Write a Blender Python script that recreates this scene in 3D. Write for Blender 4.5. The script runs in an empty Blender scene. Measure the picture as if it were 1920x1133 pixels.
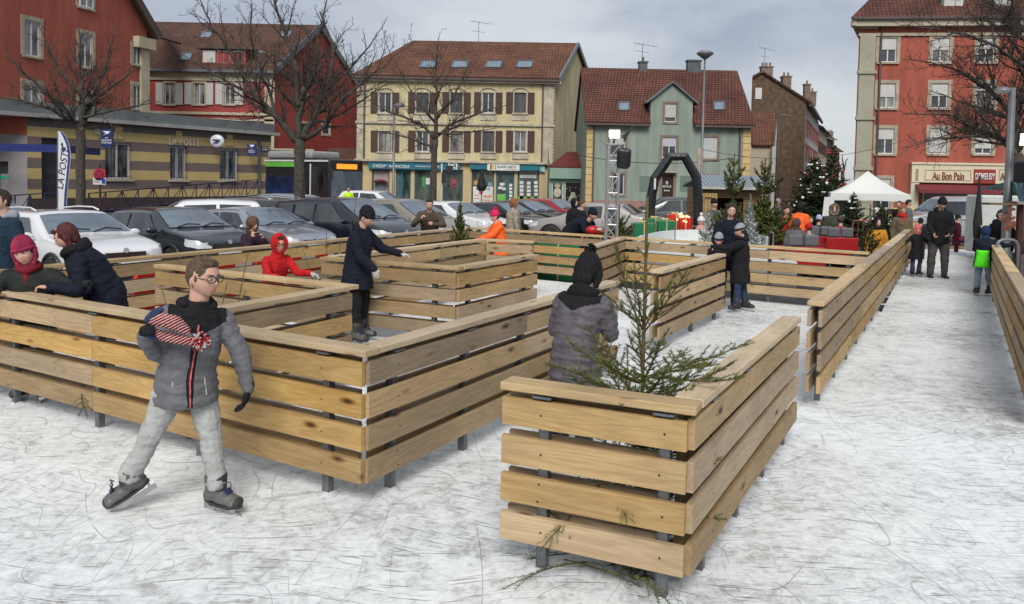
import bpy, bmesh, math, random
from math import radians, sin, cos, pi, sqrt
from mathutils import Vector, Matrix, Euler, noise
V = Vector
SC = bpy.context.scene
COL = SC.collection
rnd = random.Random(11)
# ------------------------------------------------ camera model (measured from the photo)
FPX, CYP, PITCH, ROLL, HC = 1531.0, 401.3, radians(2.448), radians(1.149), 2.0
_rt = V((1, 0, 0)); _up = V((0, sin(PITCH), cos(PITCH))); FW = V((0, cos(PITCH), -sin(PITCH)))
RT = _rt * cos(ROLL) + _up * sin(ROLL); UP = -_rt * sin(ROLL) + _up * cos(ROLL)
EYE = V((0, 0, HC))
def ray(x, y):
    return RT * ((x - 960) / FPX) - UP * ((y - CYP) / FPX) + FW
def gnd(x, y, z=0.0):
    r = ray(x, y); return EYE + r * ((z - HC) / r.z)
def atY(x, y, Y):
    r = ray(x, y); return EYE + r * (Y / r.y)
G0 = -0.12   # street level (the ice lies higher)

# ------------------------------------------------ materials
MATS = {}
def lin(c):
    return tuple(c[:3]) + (1.0,)
def newmat(name):
    m = bpy.data.materials.new(name); m.use_nodes = True
    nt = m.node_tree; b = nt.nodes['Principled BSDF']
    return m, nt, b
def N(nt, t, **kw):
    n = nt.nodes.new(t)
    for k, v in kw.items():
        if k in n.inputs: n.inputs[k].default_value = v
        else: setattr(n, k, v)
    return n
def mat(name, col, rough=.6, metal=0., var=.12, scale=6., bump=0., bscale=None, emit=0., spec=.5, coat=0., objrand=0., detail=4., streak=0.):
    if name in MATS: return MATS[name]
    m, nt, b = newmat(name); L = nt.links
    b.inputs['Roughness'].default_value = rough; b.inputs['Metallic'].default_value = metal
    b.inputs['Specular IOR Level'].default_value = spec; b.inputs['Coat Weight'].default_value = coat
    b.inputs['Coat Roughness'].default_value = .08
    tc = N(nt, 'ShaderNodeTexCoord')
    nz = N(nt, 'ShaderNodeTexNoise', Scale=scale, Detail=detail, Roughness=.6)
    L.new(tc.outputs['Object'], nz.inputs['Vector'])
    cr = N(nt, 'ShaderNodeValToRGB')
    c = V(col[:3])
    cr.color_ramp.elements[0].position = .3; cr.color_ramp.elements[1].position = .7
    cr.color_ramp.elements[0].color = lin(c * (1 - var)); cr.color_ramp.elements[1].color = lin([min(1, k * (1 + var)) for k in c])
    L.new(nz.outputs['Fac'], cr.inputs['Fac'])
    out = cr.outputs['Color']
    if streak:
        ms = N(nt, 'ShaderNodeMapping'); ms.inputs['Scale'].default_value = (1.6, 1.6, .16); L.new(tc.outputs['Object'], ms.inputs[0]); ns = N(nt, 'ShaderNodeTexNoise', Scale=1.5, Detail=7., Roughness=.65); L.new(ms.outputs[0], ns.inputs['Vector'])
        rs = N(nt, 'ShaderNodeMapRange'); rs.inputs['From Min'].default_value = .35; rs.inputs['From Max'].default_value = .6; rs.inputs['To Min'].default_value = 1 - streak; rs.inputs['To Max'].default_value = 1.04; L.new(ns.outputs['Fac'], rs.inputs['Value'])
        h2 = N(nt, 'ShaderNodeHueSaturation'); L.new(out, h2.inputs['Color']); L.new(rs.outputs[0], h2.inputs['Value']); out = h2.outputs['Color']
    if objrand:
        oi = N(nt, 'ShaderNodeObjectInfo'); mr = N(nt, 'ShaderNodeMapRange'); mr.inputs['To Min'].default_value = 1 - objrand; mr.inputs['To Max'].default_value = 1 + objrand
        L.new(oi.outputs['Random'], mr.inputs['Value'])
        hs = N(nt, 'ShaderNodeHueSaturation'); L.new(out, hs.inputs['Color']); L.new(mr.outputs[0], hs.inputs['Value']); out = hs.outputs['Color']
    L.new(out, b.inputs['Base Color'])
    if bump:
        n2 = N(nt, 'ShaderNodeTexNoise', Scale=bscale or scale * 6, Detail=3.)
        L.new(tc.outputs['Object'], n2.inputs['Vector'])
        bp = N(nt, 'ShaderNodeBump', Strength=min(1, bump), Distance=.02)
        L.new(n2.outputs['Fac'], bp.inputs['Height']); L.new(bp.outputs['Normal'], b.inputs['Normal'])
    if emit:
        b.inputs['Emission Color'].default_value = lin(col); b.inputs['Emission Strength'].default_value = emit
    MATS[name] = m; return m

def wood_mat(name, c1, c2, knots=True, axis='X', objrand=.23):
    if name in MATS: return MATS[name]
    m, nt, b = newmat(name); L = nt.links
    tc = N(nt, 'ShaderNodeTexCoord'); oi = N(nt, 'ShaderNodeObjectInfo')
    mp = N(nt, 'ShaderNodeMapping'); mp.inputs['Scale'].default_value = (.9, 9, 9) if axis == 'X' else (9, 9, .9)
    cmb = N(nt, 'ShaderNodeMath', operation='MULTIPLY'); cmb.inputs[1].default_value = 57.
    L.new(oi.outputs['Random'], cmb.inputs[0])
    add = N(nt, 'ShaderNodeVectorMath', operation='ADD'); L.new(tc.outputs['Object'], add.inputs[0]); L.new(cmb.outputs[0], add.inputs[1])
    L.new(add.outputs[0], mp.inputs['Vector'])
    # grain rings = distorted bands
    wv = N(nt, 'ShaderNodeTexNoise', Scale=1.4, Detail=2., Distortion=.8); L.new(mp.outputs[0], wv.inputs['Vector'])
    w2 = N(nt, 'ShaderNodeMath', operation='MULTIPLY'); w2.inputs[1].default_value = 11.; L.new(wv.outputs['Fac'], w2.inputs[0])
    fr = N(nt, 'ShaderNodeMath', operation='PINGPONG'); fr.inputs[1].default_value = 1.; L.new(w2.outputs[0], fr.inputs[0])
    fine = N(nt, 'ShaderNodeTexNoise', Scale=9., Detail=5., Roughness=.7); L.new(mp.outputs[0], fine.inputs['Vector'])
    mx = N(nt, 'ShaderNodeMix', data_type='RGBA'); mx.inputs['A'].default_value = lin(c1); mx.inputs['B'].default_value = lin(c2)
    fm = N(nt, 'ShaderNodeMath', operation='MULTIPLY_ADD'); fm.inputs[1].default_value = .45; L.new(fr.outputs[0], fm.inputs[0])
    f2 = N(nt, 'ShaderNodeMath', operation='MULTIPLY_ADD'); f2.inputs[1].default_value = 1.1; f2.inputs[2].default_value = -.3; L.new(fine.outputs['Fac'], f2.inputs[0]); L.new(f2.outputs[0], fm.inputs[2])
    L.new(fm.outputs[0], mx.inputs['Factor'])
    out = mx.outputs['Result']
    if knots:
        m2 = N(nt, 'ShaderNodeMapping'); m2.inputs['Scale'].default_value = (3.2, 9, 9); L.new(add.outputs[0], m2.inputs['Vector'])
        vo = N(nt, 'ShaderNodeTexVoronoi', Scale=.62, Randomness=1.); L.new(m2.outputs[0], vo.inputs['Vector'])
        kr = N(nt, 'ShaderNodeValToRGB'); e = kr.color_ramp.elements
        e[0].position = .045; e[0].color = (.13, .09, .06, 1); e[1].position = .16; e[1].color = (1, 1, 1, 1)
        x = e.new(.09); x.color = (.55, .43, .32, 1)
        L.new(vo.outputs['Distance'], kr.inputs['Fac'])
        mk = N(nt, 'ShaderNodeMix', data_type='RGBA', blend_type='MULTIPLY'); mk.inputs['Factor'].default_value = 1.
        L.new(out, mk.inputs['A']); L.new(kr.outputs['Color'], mk.inputs['B']); out = mk.outputs['Result']
    # large damp stains
    st = N(nt, 'ShaderNodeTexNoise', Scale=1.3, Detail=3.); L.new(add.outputs[0], st.inputs['Vector'])
    sr = N(nt, 'ShaderNodeMapRange'); sr.inputs['From Min'].default_value = .35; sr.inputs['From Max'].default_value = .7; sr.inputs['To Min'].default_value = .8; sr.inputs['To Max'].default_value = 1.08
    L.new(st.outputs['Fac'], sr.inputs['Value'])
    mr = N(nt, 'ShaderNodeMapRange'); mr.inputs['To Min'].default_value = 1 - objrand; mr.inputs['To Max'].default_value = 1 + objrand; L.new(oi.outputs['Random'], mr.inputs['Value'])
    vv = N(nt, 'ShaderNodeMath', operation='MULTIPLY'); L.new(sr.outputs[0], vv.inputs[0]); L.new(mr.outputs[0], vv.inputs[1])
    r2 = N(nt, 'ShaderNodeMath', operation='FRACT'); r3 = N(nt, 'ShaderNodeMath', operation='MULTIPLY'); r3.inputs[1].default_value = 7.31; L.new(oi.outputs['Random'], r3.inputs[0]); L.new(r3.outputs[0], r2.inputs[0])
    mr2 = N(nt, 'ShaderNodeMapRange'); mr2.inputs['To Min'].default_value = .72; mr2.inputs['To Max'].default_value = 1.12; L.new(r2.outputs[0], mr2.inputs['Value'])
    hs = N(nt, 'ShaderNodeHueSaturation'); L.new(out, hs.inputs['Color']); L.new(vv.outputs[0], hs.inputs['Value']); L.new(mr2.outputs[0], hs.inputs['Saturation'])
    L.new(hs.outputs['Color'], b.inputs['Base Color']); b.inputs['Roughness'].default_value = .62; b.inputs['Specular IOR Level'].default_value = .35
    bp = N(nt, 'ShaderNodeBump', Strength=.35, Distance=.004); L.new(fine.outputs['Fac'], bp.inputs['Height']); L.new(bp.outputs['Normal'], b.inputs['Normal'])
    MATS[name] = m; return m

def tile_mat(name, c1, c2, row=.16, tw=.22, dark=.35):
    """roof tiles: rows by height, columns along the building"""
    if name in MATS: return MATS[name]
    m, nt, b = newmat(name); L = nt.links
    tc = N(nt, 'ShaderNodeTexCoord'); sp = N(nt, 'ShaderNodeSeparateXYZ'); L.new(tc.outputs['Object'], sp.inputs[0])
    a = N(nt, 'ShaderNodeMath', operation='ADD'); L.new(sp.outputs['X'], a.inputs[0])
    hy = N(nt, 'ShaderNodeMath', operation='MULTIPLY'); hy.inputs[1].default_value = .35; L.new(sp.outputs['Y'], hy.inputs[0]); L.new(hy.outputs[0], a.inputs[1])
    cb = N(nt, 'ShaderNodeCombineXYZ'); L.new(a.outputs[0], cb.inputs[0]); L.new(sp.outputs['Z'], cb.inputs[1])
    br = N(nt, 'ShaderNodeTexBrick'); br.inputs['Scale'].default_value = 1.; br.inputs['Brick Width'].default_value = tw; br.inputs['Row Height'].default_value = row
    br.inputs['Mortar Size'].default_value = .028; br.inputs['Mortar Smooth'].default_value = .6; br.inputs['Bias'].default_value = .0
    br.inputs['Color1'].default_value = lin(c1); br.inputs['Color2'].default_value = lin(c2); br.inputs['Mortar'].default_value = lin(V(c1) * dark)
    L.new(cb.outputs[0], br.inputs['Vector'])
    nz = N(nt, 'ShaderNodeTexNoise', Scale=.6, Detail=6., Roughness=.65); L.new(tc.outputs['Object'], nz.inputs['Vector'])
    mr = N(nt, 'ShaderNodeMapRange'); mr.inputs['From Min'].default_value = .3; mr.inputs['From Max'].default_value = .7; mr.inputs['To Min'].default_value = .6; mr.inputs['To Max'].default_value = 1.25; L.new(nz.outputs['Fac'], mr.inputs['Value'])
    hs = N(nt, 'ShaderNodeHueSaturation'); L.new(br.outputs['Color'], hs.inputs['Color']); L.new(mr.outputs[0], hs.inputs['Value'])
    L.new(hs.outputs['Color'], b.inputs['Base Color']); b.inputs['Roughness'].default_value = .75; b.inputs['Specular IOR Level'].default_value = .3
    bp = N(nt, 'ShaderNodeBump', Strength=.9, Distance=.06); bp.invert = True; L.new(br.outputs['Fac'], bp.inputs['Height']); L.new(bp.outputs['Normal'], b.inputs['Normal'])
    MATS[name] = m; return m

def glass_mat(name='window_glass', col=(.03, .035, .04), rough=.06, refl=.9, curtain=None):
    if name in MATS: return MATS[name]
    m, nt, b = newmat(name); L = nt.links
    tc = N(nt, 'ShaderNodeTexCoord'); nz = N(nt, 'ShaderNodeTexNoise', Scale=1.1, Detail=4., Roughness=.6)
    mp = N(nt, 'ShaderNodeMapping'); mp.inputs['Scale'].default_value = (1.6, 1.6, .5); L.new(tc.outputs['Object'], mp.inputs[0]); L.new(mp.outputs[0], nz.inputs['Vector'])
    cr = N(nt, 'ShaderNodeValToRGB'); e = cr.color_ramp.elements; e[0].position = .35; e[1].position = .68
    c = V(col); e[0].color = lin(c * .5); e[1].color = lin(V(curtain) if curtain else c * 2.2)
    L.new(nz.outputs['Fac'], cr.inputs['Fac']); L.new(cr.outputs['Color'], b.inputs['Base Color'])
    b.inputs['Roughness'].default_value = rough; b.inputs['Specular IOR Level'].default_value = refl
    n2 = N(nt, 'ShaderNodeTexNoise', Scale=2.5, Detail=1.); L.new(tc.outputs['Object'], n2.inputs['Vector'])
    bp = N(nt, 'ShaderNodeBump', Strength=.08, Distance=.05); L.new(n2.outputs['Fac'], bp.inputs['Height']); L.new(bp.outputs['Normal'], b.inputs['Normal'])
    MATS[name] = m; return m

# ------------------------------------------------ mesh builder
class MB:
    def __init__(s): s.v = []; s.f = []; s.m = []; s.cur = 0
    def add(s, vs, fs):
        o = len(s.v); s.v += [tuple(p) for p in vs]
        for f in fs: s.f.append([i + o for i in f]); s.m.append(s.cur)
        return s
    def box(s, c, size, M=None, bev=0):
        x, y, z = [k / 2 for k in size]; c = V(c)
        vs = [V((a * x, b * y, d * z)) for a in (-1, 1) for b in (-1, 1) for d in (-1, 1)]
        if M: vs = [M @ v for v in vs]
        return s.add([v + c for v in vs], [(0, 1, 3, 2), (4, 6, 7, 5), (0, 4, 5, 1), (2, 3, 7, 6), (0, 2, 6, 4), (1, 5, 7, 3)])
    def bar(s, p0, p1, w, h, up=(0, 0, 1)):
        p0 = V(p0); p1 = V(p1); d = p1 - p0; L = d.length
        if L < 1e-6: return s
        x = d / L; u = V(up)
        if abs(x.dot(u)) > .98: u = V((0, 1, 0))
        y = u.cross(x).normalized(); z = x.cross(y)
        M = Matrix((x, y, z)).transposed()
        return s.box((p0 + p1) / 2, (L, w, h), M)
    def tube(s, pts, rad, n=8, cap=True, ell=None):
        """ell: list of (rx,ry) with fixed frame: used for torsos; else round"""
        pts = [V(p) for p in pts]; m = len(pts)
        if not isinstance(rad, (list, tuple)): rad = [rad] * m
        rings = []
        pu = None
        for i, p in enumerate(pts):
            t = (pts[min(i + 1, m - 1)] - pts[max(i - 1, 0)])
            if t.length < 1e-9: t = V((0, 0, 1))
            t.normalize()
            if ell:
                X = ell[i][2] if len(ell[i]) > 2 else V((1, 0, 0))
                u = (X - t * X.dot(t)).normalized(); w = t.cross(u)
                rings.append([p + u * (ell[i][0] * cos(a)) + w * (ell[i][1] * sin(a)) for a in [2 * pi * k / n for k in range(n)]])
            else:
                if pu is None:
                    u = V((1, 0, 0)) if abs(t.x) < .8 else V((0, 1, 0))
                    u = (u - t * u.dot(t)).normalized()
                else:
                    u = pu - t * pu.dot(t)
                    u = u.normalized() if u.length > 1e-6 else t.orthogonal().normalized()
                pu = u; w = t.cross(u)
                rings.append([p + (u * cos(a) + w * sin(a)) * rad[i] for a in [2 * pi * k / n for k in range(n)]])
        vs = [q for r in rings for q in r]; fs = []
        for i in range(m - 1):
            for k in range(n):
                a = i * n + k; b2 = i * n + (k + 1) % n
                fs.append((a, b2, b2 + n, a + n))
        if cap: fs.append(tuple(range(n - 1, -1, -1))); fs.append(tuple(range((m - 1) * n, m * n)))
        return s.add(vs, fs)
    def cyl(s, p0, p1, r0, r1=None, n=12): return s.tube([p0, p1], [r0, r0 if r1 is None else r1], n)
    def capsule(s, pts, rad, n=10):
        pts = [V(p) for p in pts]
        if not isinstance(rad, (list, tuple)): rad = [rad] * len(pts)
        d0 = (pts[0] - pts[1]).normalized(); d1 = (pts[-1] - pts[-2]).normalized()
        P = [pts[0] + d0 * rad[0] * .95, pts[0] + d0 * rad[0] * .7] + pts + [pts[-1] + d1 * rad[-1] * .7, pts[-1] + d1 * rad[-1] * .95]
        R = [rad[0] * .25, rad[0] * .7] + list(rad) + [rad[-1] * .7, rad[-1] * .25]
        return s.tube(P, R, n)
    def sph(s, c, r, n=14, m=10, M=None, fn=None):
        if not isinstance(r, (list, tuple)): r = (r, r, r)
        c = V(c); vs = []; fs = []
        vs.append(V((0, 0, 1)))
        for j in range(1, m):
            a = pi * j / m
            for i in range(n):
                b = 2 * pi * i / n; vs.append(V((sin(a) * cos(b), sin(a) * sin(b), cos(a))))
        vs.append(V((0, 0, -1)))
        for i in range(n): fs.append((0, 1 + i, 1 + (i + 1) % n))
        for j in range(m - 2):
            for i in range(n):
                a = 1 + j * n + i; b = 1 + j * n + (i + 1) % n
                fs.append((a, a + n, b + n, b))
        l = len(vs) - 1
        for i in range(n): fs.append((l, l - n + (i + 1) % n, l - n + i))
        out = []
        for v in vs:
            w = fn(v) if fn else v
            w = V((w.x * r[0], w.y * r[1], w.z * r[2]))
            if M: w = M @ w
            out.append(w + c)
        return s.add(out, fs)
    def prism(s, poly, d):
        """poly: 3D points, d: extrusion vector"""
        n = len(poly); d = V(d); vs = [V(p) for p in poly] + [V(p) + d for p in poly]
        fs = [tuple(range(n)), tuple(range(2 * n - 1, n - 1, -1))] + [(i, i + n, (i + 1) % n + n, (i + 1) % n) for i in range(n)]
        return s.add(vs, fs)
    def lathe(s, prof, c=(0, 0, 0), n=16):
        c = V(c); vs = []; fs = []
        for r, z in prof:
            for k in range(n): a = 2 * pi * k / n; vs.append(c + V((r * cos(a), r * sin(a), z)))
        for i in range(len(prof) - 1):
            for k in range(n): a = i * n + k; b = i * n + (k + 1) % n; fs.append((a, b, b + n, a + n))
        return s.add(vs, fs)
    def build(s, name, mats, parent=None, world=False, smooth=False, fixn=True):
        me = bpy.data.meshes.new(name)
        off = parent.location if (world and parent) else V((0, 0, 0))
        me.from_pydata([V(p) - off for p in s.v] if world and parent else s.v, [], s.f)
        if not isinstance(mats, (list, tuple)): mats = [mats]
        for k in mats: me.materials.append(k)
        me.polygons.foreach_set('material_index', s.m)
        if fixn:
            bm = bmesh.new(); bm.from_mesh(me); bmesh.ops.recalc_face_normals(bm, faces=bm.faces); bm.to_mesh(me); bm.free()
        if smooth: me.polygons.foreach_set('use_smooth', [True] * len(me.polygons))
        me.update()
        o = bpy.data.objects.new(name, me); COL.objects.link(o)
        if parent: o.parent = parent
        return o

def tag(o, label=None, cat=None, group=None, kind=None):
    if label: o['label'] = label
    if cat: o['category'] = cat
    if group: o['group'] = group
    if kind: o['kind'] = kind
    return o
def thing(name, loc, label, cat, group=None, rz=0.):
    o = bpy.data.objects.new(name, None); COL.objects.link(o); o.location = V(loc); o.rotation_euler = (0, 0, rz)
    o.empty_display_size = .2
    return tag(o, label, cat, group)
TMP = bpy.data.scenes.new('bench')
def deps_mesh(o):
    COL.objects.unlink(o); TMP.collection.objects.link(o)
    dg = TMP.view_layers[0].depsgraph; dg.update()
    return bpy.data.meshes.new_from_object(o.evaluated_get(dg))
def remesh(mb, name, mats, parent, vox, sm=3, world=False, fac=.5):
    """fuse closed shapes to one continuous surface"""
    o = mb.build(name + '_raw', mats, None, False)
    r = o.modifiers.new('r', 'REMESH'); r.mode = 'VOXEL'; r.voxel_size = vox; r.use_smooth_shade = True
    if sm: k = o.modifiers.new('s', 'SMOOTH'); k.factor = fac; k.iterations = sm
    me = deps_mesh(o); old = o.data; bpy.data.objects.remove(o); bpy.data.meshes.remove(old)
    me.name = name; me.polygons.foreach_set('use_smooth', [True] * len(me.polygons))
    me.materials.clear()
    for m_ in (mats if isinstance(mats, (list, tuple)) else [mats]): me.materials.append(m_)
    if world and parent:
        me.transform(Matrix.Translation(-parent.location))
    n = bpy.data.objects.new(name, me); COL.objects.link(n)
    if parent: n.parent = parent
    return n
def textobj(name, s, M, size, mt, parent, ext=.008, align='CENTER', bold=0., shear=0., world=True, space=1.):
    """flat lettering: M = 4x4 placing text XY plane"""
    cu = bpy.data.curves.new(name, 'FONT'); cu.body = s; cu.size = size; cu.align_x = align; cu.align_y = 'CENTER'; cu.extrude = ext; cu.offset = bold; cu.shear = shear; cu.space_character = space
    cu.resolution_u = 3
    o = bpy.data.objects.new(name, cu); COL.objects.link(o); me = deps_mesh(o)
    bpy.data.objects.remove(o); bpy.data.curves.remove(cu)
    me.transform(M)
    if world and parent: me.transform(Matrix.Translation(-parent.location))
    me.materials.clear(); me.materials.append(mt)
    n = bpy.data.objects.new(name, me); COL.objects.link(n); n.parent = parent
    return n
def copy_tree(o, parent=None):
    c = o.copy(); COL.objects.link(c); c.parent = parent
    for ch in [x for x in bpy.data.objects if x.parent == o and x is not c]: copy_tree(ch, c)
    return c
# ------------------------------------------------ world, light, camera
def setup_world():
    w = bpy.data.worlds.new('World'); SC.world = w; w.use_nodes = True
    nt = w.node_tree; L = nt.links; bg = nt.nodes['Background']
    sky = N(nt, 'ShaderNodeTexSky'); sky.sky_type = 'NISHITA'; sky.sun_disc = False
    sky.sun_elevation = radians(42); sky.sun_rotation = radians(184); sky.air_density = 1.; sky.dust_density = 1.5
    tc = N(nt, 'ShaderNodeTexCoord'); mp = N(nt, 'ShaderNodeMapping'); mp.inputs['Scale'].default_value = (1.7, 1.7, 4.2)
    mp.inputs['Rotation'].default_value = (0, radians(4), 0)
    L.new(tc.outputs['Generated'], mp.inputs[0])
    n1 = N(nt, 'ShaderNodeTexNoise', Scale=1.9, Detail=7., Roughness=.55, Distortion=.25); L.new(mp.outputs[0], n1.inputs['Vector'])
    cr = N(nt, 'ShaderNodeValToRGB'); e = cr.color_ramp.elements
    e[0].position = .36; e[0].color = (2.35, 2.55, 3.1, 1); e[1].position = .66; e[1].color = (4.2, 4.35, 4.5, 1)
    x = e.new(.5); x.color = (3.2, 3.4, 3.75, 1)
    L.new(n1.outputs['Fac'], cr.inputs['Fac'])
    mx = N(nt, 'ShaderNodeMix', data_type='RGBA'); mx.inputs['Factor'].default_value = .88
    L.new(sky.outputs[0], mx.inputs['A']); L.new(cr.outputs[0], mx.inputs['B'])
    L.new(mx.outputs['Result'], bg.inputs['Color']); bg.inputs['Strength'].default_value = .1
    ld = bpy.data.lights.new('sun', 'SUN'); ld.energy = 1.9; ld.angle = radians(28); ld.color = (1, .96, .9)
    lo = bpy.data.objects.new('sun', ld); COL.objects.link(lo)
    az = radians(184); el = radians(42)
    d = V((sin(az) * cos(el), cos(az) * cos(el), sin(el)))
    lo.rotation_euler = d.to_track_quat('Z', 'Y').to_euler(); lo.location = (0, 0, 30)
    cd = bpy.data.cameras.new('camera'); co = bpy.data.objects.new('camera', cd); COL.objects.link(co)
    cd.sensor_width = 36; cd.lens = FPX / 1920 * 36; cd.shift_y = -(566.5 - CYP) / 1920; cd.clip_end = 3000; cd.clip_start = .05
    R = Matrix((RT, UP, -FW)).transposed().to_4x4()
    co.matrix_world = Matrix.Translation(EYE) @ R
    SC.camera = co
    SC.render.engine = 'CYCLES'; SC.view_settings.view_transform = 'Standard'; SC.view_settings.look = 'None'
    SC.view_settings.exposure = .66
    SC.render.resolution_x = 1024; SC.render.resolution_y = 604
setup_world()

# ------------------------------------------------ ground, ice
def ice_mat():
    m, nt, b = newmat('ice'); L = nt.links
    tc = N(nt, 'ShaderNodeTexCoord')
    big = N(nt, 'ShaderNodeTexNoise', Scale=.5, Detail=6., Roughness=.6, Distortion=.2); L.new(tc.outputs['Object'], big.inputs['Vector'])
    mid = N(nt, 'ShaderNodeTexNoise', Scale=4.5, Detail=10., Roughness=.74, Distortion=.35); L.new(tc.outputs['Object'], mid.inputs['Vector'])
    fin = N(nt, 'ShaderNodeTexNoise', Scale=13., Detail=8., Roughness=.68, Distortion=1.1); L.new(tc.outputs['Object'], fin.inputs['Vector'])
    sm = N(nt, 'ShaderNodeMath', operation='ADD'); a1 = N(nt, 'ShaderNodeMath', operation='MULTIPLY'); a1.inputs[1].default_value = .30; L.new(big.outputs['Fac'], a1.inputs[0])
    a3 = N(nt, 'ShaderNodeMath', operation='MULTIPLY'); a3.inputs[1].default_value = .38; L.new(fin.outputs['Fac'], a3.inputs[0])
    a2 = N(nt, 'ShaderNodeMath', operation='MULTIPLY_ADD'); a2.inputs[1].default_value = .32; L.new(mid.outputs['Fac'], a2.inputs[0]); L.new(a3.outputs[0], a2.inputs[2]); L.new(a1.outputs[0], sm.inputs[0]); L.new(a2.outputs[0], sm.inputs[1])
    cr = N(nt, 'ShaderNodeValToRGB'); e = cr.color_ramp.elements
    e[0].position = .41; e[0].color = (.40, .405, .40, 1); e[1].position = .56; e[1].color = (.80, .83, .83, 1)
    x = e.new(.462); x.color = (.58, .60, .60, 1); x = e.new(.493); x.color = (.69, .715, .72, 1)
    L.new(sm.outputs[0], cr.inputs['Fac'])
    tot = None
    def layer(out):
        nonlocal tot
        if tot is None: tot = out
        else: ad = N(nt, 'ShaderNodeMath', operation='MAXIMUM'); L.new(tot, ad.inputs[0]); L.new(out, ad.inputs[1]); tot = ad.outputs[0]
    # long curved skate cuts: iso-lines of slow noise
    for i, (sc_, w_, st) in enumerate([(.35, .002, .38), (.6, .003, .38), (1.1, .004, .36), (1.9, .006, .34), (2.7, .008, .3)]):
        mp = N(nt, 'ShaderNodeMapping'); mp.inputs['Location'].default_value = (17.3 * i + 3, 5.1 * i, i * 3.7); mp.inputs['Rotation'].default_value = (0, 0, i * 1.1); mp.inputs['Scale'].default_value = (1, .4, 1)
        L.new(tc.outputs['Object'], mp.inputs[0])
        nz = N(nt, 'ShaderNodeTexNoise', Scale=sc_, Detail=.0); L.new(mp.outputs[0], nz.inputs['Vector'])
        md = N(nt, 'ShaderNodeMath', operation='MULTIPLY'); md.inputs[1].default_value = 8.; L.new(nz.outputs['Fac'], md.inputs[0])
        pp = N(nt, 'ShaderNodeMath', operation='PINGPONG'); pp.inputs[1].default_value = .5; L.new(md.outputs[0], pp.inputs[0])
        mr = N(nt, 'ShaderNodeMapRange'); mr.inputs['From Max'].default_value = w_ * 4; mr.inputs['To Min'].default_value = st; mr.inputs['To Max'].default_value = 0.; L.new(pp.outputs[0], mr.inputs['Value'])
        bk = N(nt, 'ShaderNodeTexNoise', Scale=2.2, Detail=2.); L.new(mp.outputs[0], bk.inputs['Vector'])
        br = N(nt, 'ShaderNodeMapRange'); br.inputs['From Min'].default_value = .51; br.inputs['From Max'].default_value = .6; L.new(bk.outputs['Fac'], br.inputs['Value'])
        mu = N(nt, 'ShaderNodeMath', operation='MULTIPLY'); L.new(mr.outputs[0], mu.inputs[0]); L.new(br.outputs[0], mu.inputs[1]); layer(mu.outputs[0])
    # short straight scratches: strongly stretched noise in several directions
    for i, (an, sx, sy) in enumerate([(.5, 2.6, 40), (1.15, 3.2, 52), (1.9, 2.2, 38), (2.6, 3.4, 56), (.1, 2.4, 34)]):
        mp = N(nt, 'ShaderNodeMapping'); mp.inputs['Location'].default_value = (i * 9.1, i * 3.3, i * 2.2); mp.inputs['Rotation'].default_value = (0, 0, an); mp.inputs['Scale'].default_value = (sx, sy, 1)
        wp = N(nt, 'ShaderNodeTexNoise', Scale=.45, Detail=1.); L.new(tc.outputs['Object'], wp.inputs['Vector']); wa = N(nt, 'ShaderNodeVectorMath', operation='MULTIPLY_ADD'); wa.inputs[1].default_value = (1.6, 1.6, 0); L.new(wp.outputs['Color'], wa.inputs[0]); L.new(tc.outputs['Object'], wa.inputs[2]); L.new(wa.outputs[0], mp.inputs[0])
        nz = N(nt, 'ShaderNodeTexNoise', Scale=1., Detail=1.); L.new(mp.outputs[0], nz.inputs['Vector'])
        mr = N(nt, 'ShaderNodeMapRange'); mr.inputs['From Min'].default_value = .68; mr.inputs['From Max'].default_value = .78; mr.inputs['To Max'].default_value = .45; L.new(nz.outputs['Fac'], mr.inputs['Value']); layer(mr.outputs[0])
    mx = N(nt, 'ShaderNodeMix', data_type='RGBA'); L.new(tot, mx.inputs['Factor']); L.new(cr.outputs[0], mx.inputs['A']); mx.inputs['B'].default_value = (.17, .17, .165, 1)
    L.new(mx.outputs['Result'], b.inputs['Base Color'])
    rr = N(nt, 'ShaderNodeMapRange'); rr.inputs['From Min'].default_value = .38; rr.inputs['From Max'].default_value = .56; rr.inputs['To Min'].default_value = .28; rr.inputs['To Max'].default_value = .62; L.new(sm.outputs[0], rr.inputs['Value']); L.new(rr.outputs[0], b.inputs['Roughness'])
    b.inputs['Specular IOR Level'].default_value = .2
    sb = N(nt, 'ShaderNodeMath', operation='SUBTRACT'); L.new(sm.outputs[0], sb.inputs[0]); L.new(tot, sb.inputs[1])
    bp = N(nt, 'ShaderNodeBump', Strength=.6, Distance=.02); L.new(sb.outputs[0], bp.inputs['Height']); L.new(bp.outputs['Normal'], b.inputs['Normal'])
    MATS['ice'] = m; return m
ICE = ice_mat()
ASPH = mat('asphalt', (.055, .055, .06), .85, var=.25, scale=.5, bump=.5, bscale=60)
PAVE = mat('pavement', (.2, .19, .18), .8, var=.2, scale=.8, bump=.4, bscale=30)
mb = MB(); mb.box((0, 500, G0 - .5), (3000, 3000, 1)); tag(mb.build('ground', ASPH), 'dark asphalt square and streets', None, None, 'structure')
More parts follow.
